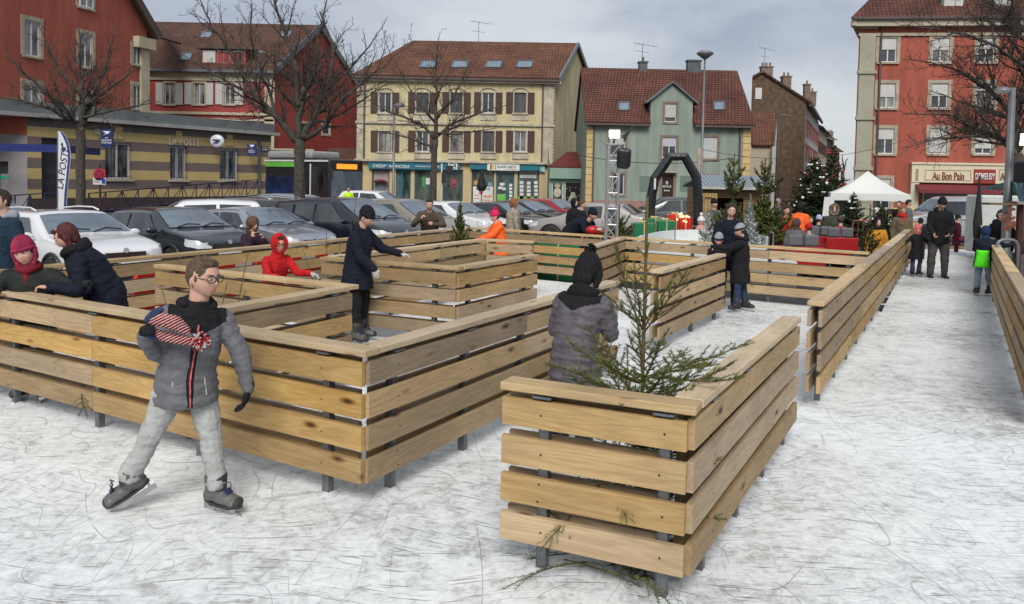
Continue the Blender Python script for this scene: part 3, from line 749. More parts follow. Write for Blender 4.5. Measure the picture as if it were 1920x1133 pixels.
            for k in range(60):
                a = r2.uniform(0, 2 * pi); b = r2.uniform(-1.1, 1.); yy = .25 + .95 * sin(a) * sqrt(max(0, 1 - b * b * .6))
                if yy < -.35: continue
                m.sph(hp_(1.25 * cos(a) * sqrt(max(0, 1 - b * b * .5)), yy, b - .15), hs[0] * r2.uniform(.2, .3), 8, 6)
        h = remesh(m, 'hair', hm, t, hv, 1)
        displace(h, lambda c: noise.noise(V((c.x * 60, c.y * 60, c.z * 25)) / H) * hh * .035)
    if hat:
        m = MB(); hcx = hatc or BLK
        if hat in ('beanie', 'pompom', 'earflap', 'bobble'):
            m.sph(hp_(0, .10, .42), (hs[0] * 1.16, hs[1] * 1.08, hs[2] * .82), 20, 14, RM)
            if hat != 'beanie' or True: m.sph(hp_(0, .25, .78), (hs[0] * .95, hs[1] * .9, hs[2] * .62), 16, 10, RM)
            rim = [hp_(1.10 * cos(a), .06 + 1.06 * sin(a), .34 - .10 * sin(a) * -1) for a in [2 * pi * k / 24 for k in range(25)]]
            if band: bm_ = MB(); bm_.tube(rim, hs[0] * .22, 8); bm_.build('hat_band', band, t, smooth=True)
            else: m.tube(rim, hs[0] * .16, 8)
            if hat == 'earflap':
                for s_ in (-1, 1): m.capsule([hp_(s_ * 1.08, .05, .2), hp_(s_ * 1.05, -.05, -.5), hp_(s_ * .75, -.35, -1.0)], [hs[0] * .3, hs[0] * .3, hs[0] * .2], 8)
                m.capsule([hp_(-.8, .1, -1.05), hp_(0, -.6, -1.12), hp_(.8, .1, -1.05), hp_(0, .8, -1.0), hp_(-.8, .1, -1.05)], hs[0] * .3, 8)
        o = remesh(m, 'hat', hcx, t, hv, 1)
        if isinstance(hat, str) and hat in ('pompom', 'bobble'):
            pm = MB(); r2 = random.Random(3); c = hp_(0, .35, 1.48)
            for k in range(70):
                d = V((r2.gauss(0, 1), r2.gauss(0, 1), r2.gauss(0, 1))).normalized(); pm.cyl(c, c + d * hh * .2, hh * .02, hh * .03, 4)
            pm.build('pompom', extra or hcx, t)
    if hood:
        m = MB()
        if hood == 'up':
            m.sph(hp_(0, .22, .12), (hs[0] * 1.32, hs[1] * 1.12, hs[2] * 1.12), 20, 14, RM)
            rim = [hp_(1.08 * cos(a), -.55 + .12 * abs(sin(a)), .02 + 1.02 * sin(a)) for a in [2 * pi * k / 28 for k in range(29)]]
            m.tube(rim, hs[0] * .2, 8)
            m.capsule([hp_(0, .3, -.7), neck - up * H * .01], [hs[0] * .9, hs[0] * 1.1], 12)
        else:   # lying on the back
            bc = neck - fwd * H * .035 + up * H * .0
            m.sph(bc, (H * .075, H * .045, H * .045), 18, 12)
            m.capsule([neck + rt * H * .055 + fwd * H * .03, neck + rt * H * .065 - fwd * H * .02, bc - fwd * H * .02, neck - rt * H * .065 - fwd * H * .02, neck - rt * H * .055 + fwd * H * .03], [H * .014, H * .024, H * .034, H * .024, H * .014], 10)
        remesh(m, 'hood', hoodc or topc, t, hv, 1)
        if hood == 'up' and extra:
            m = MB(); r2 = random.Random(9)
            for k in range(160):
                a = r2.uniform(0, 2 * pi); c = hp_(1.1 * cos(a), -.6, .02 + 1.05 * sin(a)); d = RM @ V((cos(a) + r2.gauss(0, .4), -.5 + r2.gauss(0, .4), sin(a) + r2.gauss(0, .4))).normalized()
                m.cyl(c, c + d * hh * .2, hh * .035, hh * .004, 4)
            m.build('fur_trim', extra, t)
    if scarf:
        m = MB(); ring = [neck + rt * (H * .058 * cos(a)) + fwd * (H * .06 * sin(a)) + up * H * (.016 + .006 * sin(3 * a)) for a in [2 * pi * k / 18 for k in range(19)]]
        m.tube(ring, H * .026, 10); m.capsule([neck + fwd * H * .05, neck + fwd * H * .085 - up * H * .08], [H * .024, H * .018], 8)
        remesh(m, 'scarf', scarf, t, hv, 1)
    t['_j'] = 0; del t['_j']
    return t, dict(P=P, neck=neck, hc=hc_, wr=wr, el=el, sh=shd, RM=RM, hs=hs, up=up, fwd=fwd, rt=rt, hd=hd, pts=pts, ell=ell, an=an, kn=kn, H=H)
SOLE = mat('sole_rubber', (.03, .03, .03), .6)
LACE = mat('skate_lace', (.02, .03, .09), .8)
# ------------------------------------------------ buildings
class Fac:
    """vertical facade plane through two ground points given by photo column + depth"""
    def __init__(s, x0, d0, x1, d1, y=336):
        a = atY(x0, y, d0); b = atY(x1, y, d1)
        s.o = V((a.x, a.y, 0)); s.u = V((b.x - a.x, b.y - a.y, 0)); s.L = s.u.length; s.u.normalize()
        s.n = V((s.u.y, -s.u.x, 0))
        if s.n.dot(s.o) > 0: s.n = -s.n          # towards the viewer
    def uz(s, px, py):
        r = ray(px, py); t = (s.o - EYE).dot(s.n) / r.dot(s.n); p = EYE + r * t
        return (p - s.o).dot(s.u), p.z
    def pt(s, u, z, off=0.): return s.o + s.u * u + s.n * off + V((0, 0, z))
    def M(s, u, z, off=0.):
        p = s.pt(u, z, off); m = Matrix((s.u, V((0, 0, 1)), s.n)).transposed().to_4x4()
        if s.u.cross(V((0, 0, 1))).dot(s.n) < 0: m = Matrix((-s.u, V((0, 0, 1)), s.n)).transposed().to_4x4()
        return Matrix.Translation(p) @ m
    def slab(s, mb, u0, u1, z0, z1, o0, o1):
        c = s.pt((u0 + u1) / 2, (z0 + z1) / 2, (o0 + o1) / 2)
        M = Matrix((s.u, s.n, V((0, 0, 1)))).transposed()
        return mb.box(c, (abs(u1 - u0), abs(o1 - o0), abs(z1 - z0)), M)
    def wall(s, mb, u0, u1, z0, z1, holes, dep=.18):
        us = sorted(set([u0, u1] + [h[k] for h in holes for k in (0, 1)])); zs = sorted(set([z0, z1] + [h[k] for h in holes for k in (2, 3)]))
        us = [q for q in us if u0 <= q <= u1]; zs = [q for q in zs if z0 <= q <= z1]
        for a, b in zip(us[:-1], us[1:]):
            for c, d in zip(zs[:-1], zs[1:]):
                cu, cz = (a + b) / 2, (c + d) / 2
                if any(h[0] < cu < h[1] and h[2] < cz < h[3] for h in holes): continue
                mb.add([s.pt(a, c), s.pt(b, c), s.pt(b, d), s.pt(a, d)], [(0, 1, 2, 3)])
        for h in holes:
            a, b, c, d = h
            for p, q in (((a, c), (b, c)), ((b, c), (b, d)), ((b, d), (a, d)), ((a, d), (a, c))):
                mb.add([s.pt(p[0], p[1]), s.pt(q[0], q[1]), s.pt(q[0], q[1], -dep), s.pt(p[0], p[1], -dep)], [(0, 1, 2, 3)])
        return mb
    def px(s, r):
        """photo rectangle (x0,y0,x1,y1) -> (u0,u1,z0,z1)"""
        xm, ym = (r[0] + r[2]) / 2, (r[1] + r[3]) / 2
        ua = s.uz(r[0], ym)[0]; ub = s.uz(r[2], ym)[0]; zt = s.uz(xm, r[1])[1]; zb = s.uz(xm, r[3])[1]
        return (min(ua, ub), max(ua, ub), zb, zt)
GLASS = glass_mat(); GLASSC = glass_mat('curtained_glass', (.05, .055, .06), .08, .9, curtain=(.35, .35, .34)); WHITE = mat('white_paint', (.62, .62, .60), .5, var=.06, scale=3)
ROLL = mat('roller_shutter', (.50, .50, .48), .6, var=.08, scale=3)
def shutter_mat(name, c):
    if name in MATS: return MATS[name]
    m, nt, b = newmat(name); L = nt.links; tc = N(nt, 'ShaderNodeTexCoord'); sp = N(nt, 'ShaderNodeSeparateXYZ'); L.new(tc.outputs['Object'], sp.inputs[0])
    mu = N(nt, 'ShaderNodeMath', operation='MULTIPLY'); mu.inputs[1].default_value = 14; L.new(sp.outputs['Z'], mu.inputs[0])
    fr = N(nt, 'ShaderNodeMath', operation='FRACT'); L.new(mu.outputs[0], fr.inputs[0])
    mx = N(nt, 'ShaderNodeMix', data_type='RGBA'); L.new(fr.outputs[0], mx.inputs['Factor']); mx.inputs['A'].default_value = lin(V(c) * .7); mx.inputs['B'].default_value = lin(V(c) * 1.1)
    L.new(mx.outputs['Result'], b.inputs['Base Color']); b.inputs['Roughness'].default_value = .7
    bp = N(nt, 'ShaderNodeBump', Strength=.5, Distance=.02); L.new(fr.outputs[0], bp.inputs['Height']); L.new(bp.outputs['Normal'], b.inputs['Normal'])
    MATS[name] = m; return m
def window(F, B, h, frame=None, glass=None, sill=None, surround=None, shutters=None, bars=True, roller=0., rec=.12, arch=False, fw=.05, shw=None, grille=None, sur_w=.16, rollm=None):
    u0, u1, z0, z1 = h; frame = frame or WHITE; glass = glass or GLASS
    mb = MB(); o = -rec
    for a in ((u0, u0 + fw, z0, z1), (u1 - fw, u1, z0, z1), (u0 + fw, u1 - fw, z0, z0 + fw), (u0 + fw, u1 - fw, z1 - fw, z1)): F.slab(mb, *a, o, o + .06)
    um = (u0 + u1) / 2
    if bars and z1 - z0 > .7: F.slab(mb, um - fw * .5, um + fw * .5, z0 + fw, z1 - fw, o + .001, o + .055)
    w = mb.build('window', frame, B, True)
    mb = MB(); F.slab(mb, u0 + .01, u1 - .01, z0 + .01, z1 - .01, o - .05, o + .015); mb.build('pane', glass, w, False) if False else _sub(mb, 'pane', glass, w, B)
    if roller: mb = MB(); F.slab(mb, u0 + .02, u1 - .02, z1 - (z1 - z0) * roller, z1 - .01, o + .06, o + .09); _sub(mb, 'roller_blind', rollm or ROLL, w, B)
    if sill: mb = MB(); F.slab(mb, u0 - .14, u1 + .14, z0 - .11, z0 - .002, -.1, .12); _sub(mb, 'sill', sill, w, B)
    if surround:
        mb = MB(); s_ = sur_w
        for a in ((u0 - s_, u0 + .003, z0 - .002, z1 + s_), (u1 - .003, u1 + s_, z0 - .002, z1 + s_), (u0 + .003, u1 - .003, z1 - .003, z1 + s_ - .002)): F.slab(mb, *a, -.02, .045)
        if not sill: F.slab(mb, u0 - s_, u1 + s_, z0 - s_, z0 - .003, -.02, .05)
        if arch:
            n = 8; c = um; rr = (u1 - u0) / 2 + .12
            for i in range(n):
                a0, a1 = pi * i / n, pi * (i + 1) / n
                p0 = F.pt(c + rr * cos(a0), z1 + s_ + .03 + rr * .42 * sin(a0), .05); p1 = F.pt(c + rr * cos(a1), z1 + s_ + .03 + rr * .42 * sin(a1), .05); mb.bar(p0, p1, .09, .07)
        _sub(mb, 'surround', surround, w, B)
    if shutters:
        sw = shw or (u1 - u0) * .52; g = (sur_w if surround else 0) * .9 + .01
        for a in ((u0 - g - sw, u0 - g), (u1 + g, u1 + g + sw)):
            mb = MB(); F.slab(mb, a[0], a[1], z0 - .02, z1 + .02, .05, .09)
            for zz in (z0 + .02, (z0 + z1) / 2, z1 - .02): F.slab(mb, a[0], a[1], zz - .03, zz + .03, .088, .10)
            for uu in a: F.slab(mb, uu - (.05 if uu == a[1] else 0), uu + (.05 if uu == a[0] else 0), z0, z1, .087, .099)
            _sub(mb, 'shutter', shutters, w, B)
    if grille:
        mb = MB(); n = 7
        for i in range(n): uu = u0 + (u1 - u0) * (i + .5) / n; mb.cyl(F.pt(uu, z0 - .06, .05), F.pt(uu, z1 + .02, .05), .014, n=5)
        for zz in (z0 + .15, z1 - .35): mb.cyl(F.pt(u0 - .02, zz, .05), F.pt(u1 + .02, zz, .05), .014, n=5)
        _sub(mb, 'window_grille', grille, w, B)
    return w
def _sub(mb, name, m, w, B):
    """sub-part of part w, whose verts are relative to root B"""
    o = mb.build(name, m, B, True); o.parent = w; return o
def text_on(F, B, s, px0, px1, py, mt, off=.03, hgt=None, bold=0., shear=0., name='lettering', ext=.01, space=1.):
    """lettering between photo columns px0..px1 centred on row py"""
    u0, z = F.uz(px0, py); u1, _ = F.uz(px1, py); 
    M = F.M((u0 + u1) / 2, z, off)
    o = textobj(name, s, Matrix.Identity(4), 1., mt, None, ext=0., bold=bold, shear=shear, space=space); 
    me = o.data; xs = [v.co.x for v in me.vertices]; ys = [v.co.y for v in me.vertices]
    w = max(xs) - min(xs); h = max(ys) - min(ys); k = abs(u1 - u0) / w; ky = (hgt / h) if hgt else k
    cx = (max(xs) + min(xs)) / 2; cy = (max(ys) + min(ys)) / 2
    for v in me.vertices: v.co = V(((v.co.x - cx) * k, (v.co.y - cy) * ky, 0))
    me.transform(M); me.transform(Matrix.Translation(-B.location)); o.parent = B
    so = o.modifiers.new('t', 'SOLIDIFY'); so.thickness = ext * 2; so.offset = 0
    return o
def roofslab(B, quads, m, th=.12, name='roof'):
    mb = MB()
    for q in quads:
        q = [V(p) for p in q]; n = (q[1] - q[0]).cross(q[2] - q[0]).normalized(); n = n if n.z > 0 else -n
        mb.prism([p + n * th for p in q], -n * th)
    return mb.build(name, m, B, True)
def skylight(B, roof, a, b, c, d):
    """a,b,c,d corner points on the slope"""
    n = (b - a).cross(d - a).normalized(); n = n if n.z > 0 else -n
    mb = MB()
    for p, q in ((a, b), (b, c), (c, d), (d, a)): mb.bar(p + n * .16, q + n * .16, .09, .1, up=n)
    w = mb.build('skylight', mat('skylight_frame', (.10, .10, .11), .5), B, True)
    mb = MB(); mb.prism([k + n * .17 for k in (a, b, c, d)], -n * .03); _sub(mb, 'pane', SKYG, w, B)
SKYG = mat('skylight_glass', (.16, .22, .27), .04, var=.2, scale=2, spec=1.)
def chimney(B, p, w, d, h, m=None, pots=2):
    mb = MB(); mb.box(V(p) + V((0, 0, h / 2)), (w, d, h)); mb.box(V(p) + V((0, 0, h + .05)), (w + .12, d + .12, .1))
    for i in range(pots): x = (i - (pots - 1) / 2) * w / max(1, pots) ; mb.cyl(V(p) + V((x, 0, h + .1)), V(p) + V((x, 0, h + .42)), .1, .08, 8)
    return mb.build('chimney', m or mat('chimney_brick', (.20, .15, .12), .9, var=.4, scale=5, bump=.4), B, True)
def antenna(B, p, h, w=.9):
    mb = MB(); p = V(p); mb.cyl(p, p + V((0, 0, h)), .02, n=5)
    a = p + V((0, 0, h - .1)); mb.cyl(a - V((w * .5, 0, -.12)), a + V((w * .9, 0, -.1)), .014, n=4)
    for i in range(6): c = a - V((w * .5, 0, -.12)) + (V((w * 1.4, 0, -.02))) * (i / 5.); mb.cyl(c - V((.02, .2, .12)), c + V((.02, .2, .12)), .009, n=4)
    mb.cyl(p + V((-w * .5, 0, h * .62)), p + V((w * .4, 0, h * .55)), .012, n=4)
    return mb.build('antenna', mat('antenna_metal', (.12, .12, .13), .5, metal=.6), B, True)

TILE = tile_mat('roof_tiles_orange', (.205, .088, .05), (.135, .062, .042)); TILER = tile_mat('roof_tiles_red', (.17, .064, .046), (.115, .047, .037), dark=.3)
TILEB = tile_mat('roof_tiles_brown', (.16, .075, .05), (.10, .055, .042)); ZINC = mat('zinc', (.13, .145, .16), .55, metal=.3, var=.25, scale=.8, bump=.2)
STONE = mat('sandstone', (.36, .31, .235), .85, var=.25, scale=2.5, bump=.3)
REDW = mat('red_render', (.36, .092, .060), .9, var=.12, scale=.35, bump=.2, bscale=40, detail=8., streak=.2)
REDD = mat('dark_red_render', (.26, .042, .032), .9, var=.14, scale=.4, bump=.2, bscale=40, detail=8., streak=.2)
GUT = mat('gutter', (.09, .07, .06), .6, metal=.3)
Z0 = G0 - .1

# ---- yellow bank building
def yellow():
    F = Fac(668, 60, 1035, 60); B = thing('bank_building', F.pt(F.L / 2, Z0), 'yellow three storey house with brown shutters above a teal bank front', 'building')
    YE = mat('yellow_render', (.55, .48, .29), .9, var=.13, scale=.5, bump=.15, detail=8., streak=.22); TRIM = mat('worn_cream_stone', (.42, .38, .30), .85, var=.3, scale=1.6, bump=.3)
    BR = shutter_mat('brown_shutter', (.085, .05, .038)); TEAL = mat('teal_fascia', (.01, .135, .19), .45, var=.15, scale=.6); DG = mat('dark_teal_frame', (.03, .10, .11), .5)
    cols = [722, 792, 856, 915.5, 975.5]
    zt1 = F.uz(900, 174)[1]; zb1 = F.uz(900, 212)[1]; zt2 = F.uz(900, 246)[1]; zb2 = F.uz(900, 284.5)[1]
    hw = 11.4
    holes = []
    for c in cols:
        for a, b in ((174, 212), (246, 284.5)): holes.append(F.px((c - hw, a, c + hw, b)))
    zg = F.uz(850, 304)[1]; zs = F.uz(850, 317)[1]
    shops = [(697, 318, 730, 388), (742, 318, 770, 388), (777, 318, 806, 388), (830, 318, 868, 388), (884, 318, 926, 388), (930, 318, 964, 388), (970, 318, 1011, 388)]
    sh = [F.px(r) for r in shops]; sh = [(a, b, Z0 + .35, d) for a, b, c, d in sh]
    sh[0] = (sh[0][0], sh[0][1], Z0, sh[0][3])
    ze = F.uz(850, 146)[1] 
    mb = MB(); F.wall(mb, 0, F.L, zg, ze, holes); mb.cur = 1; F.wall(mb, 0, F.L, Z0, zg, sh, .3); mb.cur = 0
    sd = V((3.5, 9.3, 0)).normalized(); R0 = F.pt(F.L, 0); L0 = F.pt(0, 0); D = 10.4
    RB = R0 + sd * D; LB = L0 + V((-.05, 1, 0)) * D
    up = lambda p, z: V((p.x, p.y, z))
    zr = atY(1078, 84, 65)[2]; RI = R0 + sd * D * .5
    mb.add([up(R0, Z0), up(RB, Z0), up(RB, ze), up(RI, zr), up(R0, ze)], [(0, 1, 2, 3, 4)])
    mb.add([up(RB, Z0), up(LB, Z0), up(LB, ze), up(RB, ze)], [(0, 1, 2, 3)]); mb.add([up(LB, Z0), up(L0, Z0), up(L0, ze), up(LB, ze)], [(0, 1, 2, 3)])
    mb.build('wall', [YE, mat('beige_shopfront_render', (.50, .385, .21), .85, var=.1, scale=.8)], B, True)
    # roof
    e = .35; fl = F.pt(-.3, ze - .05, e); fr_ = F.pt(F.L + .25, ze - .05, e); rr = up(RI, zr) + V((.15, 0, 0)); rl = atY(775, 86, 65.2); rl.z = zr
    bl = up(LB, ze - .1) + V((-.3, .3, 0)); br_ = up(RB, ze - .1) + sd * .3 + V((.25, 0, 0))
    rf = roofslab(B, [(fl, fr_, rr, rl)], TILE); roofslab(B, [(fl, rl, bl), (bl, rl, rr, br_)], TILE)
    mb = MB(); 
    for a, b in ((fr_, rr), (rr, br_)): mb.bar(a + V((.1, 0, .05)), b + V((.1, 0, .05)), .12, .28)
    mb.build('verge', mat('verge_zinc', (.19, .22, .25), .5, metal=.3), B, True)
    mb = MB(); mb.bar(F.pt(-.35, ze - .12, e + .08), F.pt(F.L + .4, ze - .12, e + .08), .16, .16); mb.bar(F.pt(F.L - .8, ze - .1, .12), F.pt(F.L - .8, zg, .12), .11, .11); mb.bar(F.pt(.55, ze - .1, .12), F.pt(.55, zg, .12), .11, .11); mb.build('gutter', GUT, B, True)
    mb = MB(); F.slab(mb, -.3, F.L + .5, ze - .35, ze - .13, 0, .33); zf = F.uz(850, 232.5)[1]; F.slab(mb, -.1, F.L + .12, zf - .08, zf + .08, .0, .15)
    F.slab(mb, -.1, F.L + .2, zg - .06, zg + .1, 0, .4)
    for c in cols: h = F.px((c - 15, 289, c + 15, 298)); F.slab(mb, h[0], h[1], h[2], h[3], 0, .12); h = F.px((c - 15, 217, c + 15, 226)); F.slab(mb, h[0], h[1], h[2], h[3], 0, .06)
    for u in (0, F.L - .75):
        F.slab(mb, u, u + .62, zg + .1, zf - .08, .0, .06); F.slab(mb, u, u + .62, zf + .08, ze - .35, .0, .06)
    nb = 22
    for i in range(nb): z = zg + .2 + (ze - .6 - zg) * i / nb; F.slab(mb, F.L - .02, F.L + .06, z, z + .17, -.5 if i % 2 else -.3, .07)
    mb.build('stone_trim', TRIM, B, True)
    for i, h in enumerate(holes): window(F, B, h, frame=mat('brown_window_frame', (.12, .085, .06), .6) if i % 3 else WHITE, glass=GLASSC if i % 4 == 1 else GLASS, sill=TRIM, surround=TRIM, shutters=BR, arch=(i % 2 == 0), sur_w=.09, shw=.5)
    # skylights
    for c in (802, 862, 925, 983):
        P = []
        for (x, y) in ((c - 15 - 1, 130.5), (c + 13, 130.5), (c + 17, 118), (c - 11, 118)):
            n = (fr_ - fl).cross(rr - fl).normalized(); r = ray(x, y); P.append(EYE + r * ((fl - EYE).dot(n) / r.dot(n)))
        skylight(B, rf, *P)
    antenna(B, atY(897, 86, 65), 1.9, 1.2)
    # shop front
    mb = MB(); h = F.px((692, 305, 863, 318)); F.slab(mb, h[0], h[1], h[2], zg - .08, .02, .28); h2 = F.px((882, 306, 1012, 319)); F.slab(mb, h2[0], h2[1], h2[2], zg - .08, .02, .28); mb.build('fascia', TEAL, B, True)
    WL = mat('white_lettering', (.75, .76, .76), .5)
    text_on(F, B, 'CRÉDIT AGRICOLE', 700, 769, 311, WL, .30, hgt=.26, bold=.02)
    text_on(F, B, 'BANQUE & ASSURANCES', 780, 831, 312.5, WL, .30, hgt=.13, bold=.01)
    mb = MB(); h = F.px((841, 304, 858, 318)); F.slab(mb, h[0], h[1], h[2], h[3], .282, .33); mb.build('sign', mat('sign_white', (.68, .72, .68), .4), B, True)
    text_on(F, B, 'CA', 843, 856, 310.5, mat('dark_green_letter', (.01, .06, .04), .5), .34, hgt=.34, bold=.02, shear=.25)
    mb = MB(); F.slab(mb, h[0] + .08, h[1] - .08, h[2] + .05, h[2] + .09, .331, .34); mb.build('sign_line', MATS['dark_green_letter'], B, True)
    mb = MB(); h = F.px((914, 307, 974, 320)); F.slab(mb, h[0], h[1], h[2], h[3], .282, .34); mb.build('sign', MATS['sign_white'], B, True)
    mb = MB(); 
    for a, b, c in ((919, 923, 0), (924, 927, 1), (928.5, 930, 2)):
        h = F.px((a, 309, b, 318)); mb.cur = c; F.slab(mb, h[0], h[1], h[2], h[3], .341, .35)
    mb.build('logo', [mat('logo_red', (.4, .08, .02), .5), mat('logo_yellow', (.6, .45, .02), .5), mat('logo_green', (.03, .25, .08), .5)], B, True)
    text_on(F, B, 'SQUARE HABITAT', 932, 969, 313, mat('grey_letter', (.12, .13, .14), .5), .355, hgt=.2, bold=.01)
    text_on(F, B, 'CRÉDIT AGRICOLE', 950, 968, 317.2, MATS['grey_letter'], .355, hgt=.06)
    pg = glass_mat('shop_glass', (.045, .065, .06), .08, .8, curtain=(.14, .17, .15))
    for i, h in enumerate(sh):
        fm = TEAL if i in (1, 5) else DG
        w = window(F, B, h, frame=fm, glass=pg if i else mat('grey_panel', (.30, .26, .25), .7), bars=False, rec=.22, fw=.1)
        if i in (1, 5):
            mb = MB(); m_ = h[0] + (h[1] - h[0]) * .38 if i == 1 else h[0] + (h[1] - h[0]) * .62
            F.slab(mb, m_ - .06, m_ + .06, h[2] + .1, h[2] + 2.2, -.2, -.10); F.slab(mb, h[0] + .1, h[1] - .1, h[2] + 2.2, h[2] + 2.32, -.2, -.10)
            _sub(mb, 'door_frame', TEAL, w, B)
    # cash machine with red canopy
    mb = MB(); h = F.px((701, 337, 726, 390)); F.slab(mb, h[0] + .2, h[1] - .2, Z0 + .7, h[3] - .2, -.2, -.1)
    _ = mb.build('cash_machine', mat('atm', (.16, .17, .18), .5, var=.5, scale=9), B, True)
    mb = MB(); n = 8
    for i in range(n):
        a0, a1 = pi * (.15 + .7 * i / n), pi * (.15 + .7 * (i + 1) / n); c = (h[0] + h[1]) / 2; r_ = (h[1] - h[0]) * .56
        mb.prism([F.pt(c + r_ * cos(a0), h[3] - .38 + r_ * .55 * sin(a0), -.1), F.pt(c + r_ * cos(a1), h[3] - .38 + r_ * .55 * sin(a1), -.1), F.pt(c + r_ * cos(a1), h[3] - .28 + r_ * .55 * sin(a1), -.1), F.pt(c + r_ * cos(a0), h[3] - .28 + r_ * .55 * sin(a0), -.1)], F.n * .5)
    mb.build('canopy', mat('dark_red_plastic', (.22, .01, .015), .5), B, True)
    # posters
    def poster(name, px, m, off=-.17, sub=None):
        h = F.px(px); mb = MB(); F.slab(mb, h[0], h[1], h[2], h[3], off, off + .02); return mb.build(name, m, B, True)
    PW = mat('paper_white', (.62, .63, .62), .6, var=.15, scale=2); GR = mat('grass_green_film', (.16, .42, .06), .6, var=.2, scale=4); GN = mat('green_poster', (.03, .28, .09), .5, var=.3, scale=3)
    poster('poster', (791, 332, 797, 352), GN); poster('poster', (798, 334, 806, 346), PW); poster('poster', (846, 335, 856, 352), mat('red_poster', (.25, .05, .06), .5, var=.6, scale=3))
    for r in range(5):
        for c in (974.5, 988, 1001.5):
            poster('notice', (c, 340 + r * 7.2 + (c == 988) * 1, c + 7, 345.4 + r * 7.2 + (c == 988) * 1), PW)
    for r in range(6): poster('notice', (954.5, 345 + r * 6.6, 960.5, 350 + r * 6.6), PW)
    for a in ((934, 350, 943, 355), (937, 343, 946, 348), (942, 352, 948, 357)): poster('notice', a, PW)
    poster('notice', (975, 328, 1006, 334), PW); text_on(F, B, 'A LOUER', 980, 1002, 331, MATS['grey_letter'], -.145, hgt=.12)
    poster('window_film', (970, 369, 1010, 379), GR); poster('window_film', (932, 364, 948, 378), GR)
    # hoarding poster
    q = poster('poster', (887, 350, 924, 388), PW, .06)
    text_on(F, B, 'MARCHÉ DES VOSGES', 893, 919, 354, mat('navy_letter', (.03, .04, .09), .5), .09, hgt=.16, bold=.01)
    for (x, y, r, m_) in ((893, 343, .19, mat('ochre', (.5, .28, .08), .6)), (919, 346, .17, mat('blue_dot', (.15, .3, .4), .6)), (902, 361, .16, mat('pink_dot', (.45, .1, .12), .6))):
        u, z = F.uz(x, y); mb = MB(); mb.cyl(F.pt(u, z, .06), F.pt(u, z, .1), r, n=16); mb.build('poster_badge', m_, B, True)
    mb = MB(); 
    for a in ((889, 365, 898, 367), (906, 366, 922, 371), (889, 371, 900, 373), (904, 374, 920, 377)):
        h = F.px(a); F.slab(mb, h[0], h[1], h[2], h[3], .081, .09)
    mb.build('poster_print', mat('poster_orange', (.6, .28, .2), .6, var=.5, scale=10), B, True)
    # projecting signs at either end
    for (x, y0, y1) in ((670.5, 300, 327), (1017, 305, 323)):
        h = F.px((x - 4.5, y0, x + 4.5, y1)); mb = MB(); F.slab(mb, h[0], h[1], h[2], h[3], .1, .2); mb.build('hanging_sign', mat('striped_sign', (.25, .4, .42), .5, var=.6, scale=3), B, True)
yellow()

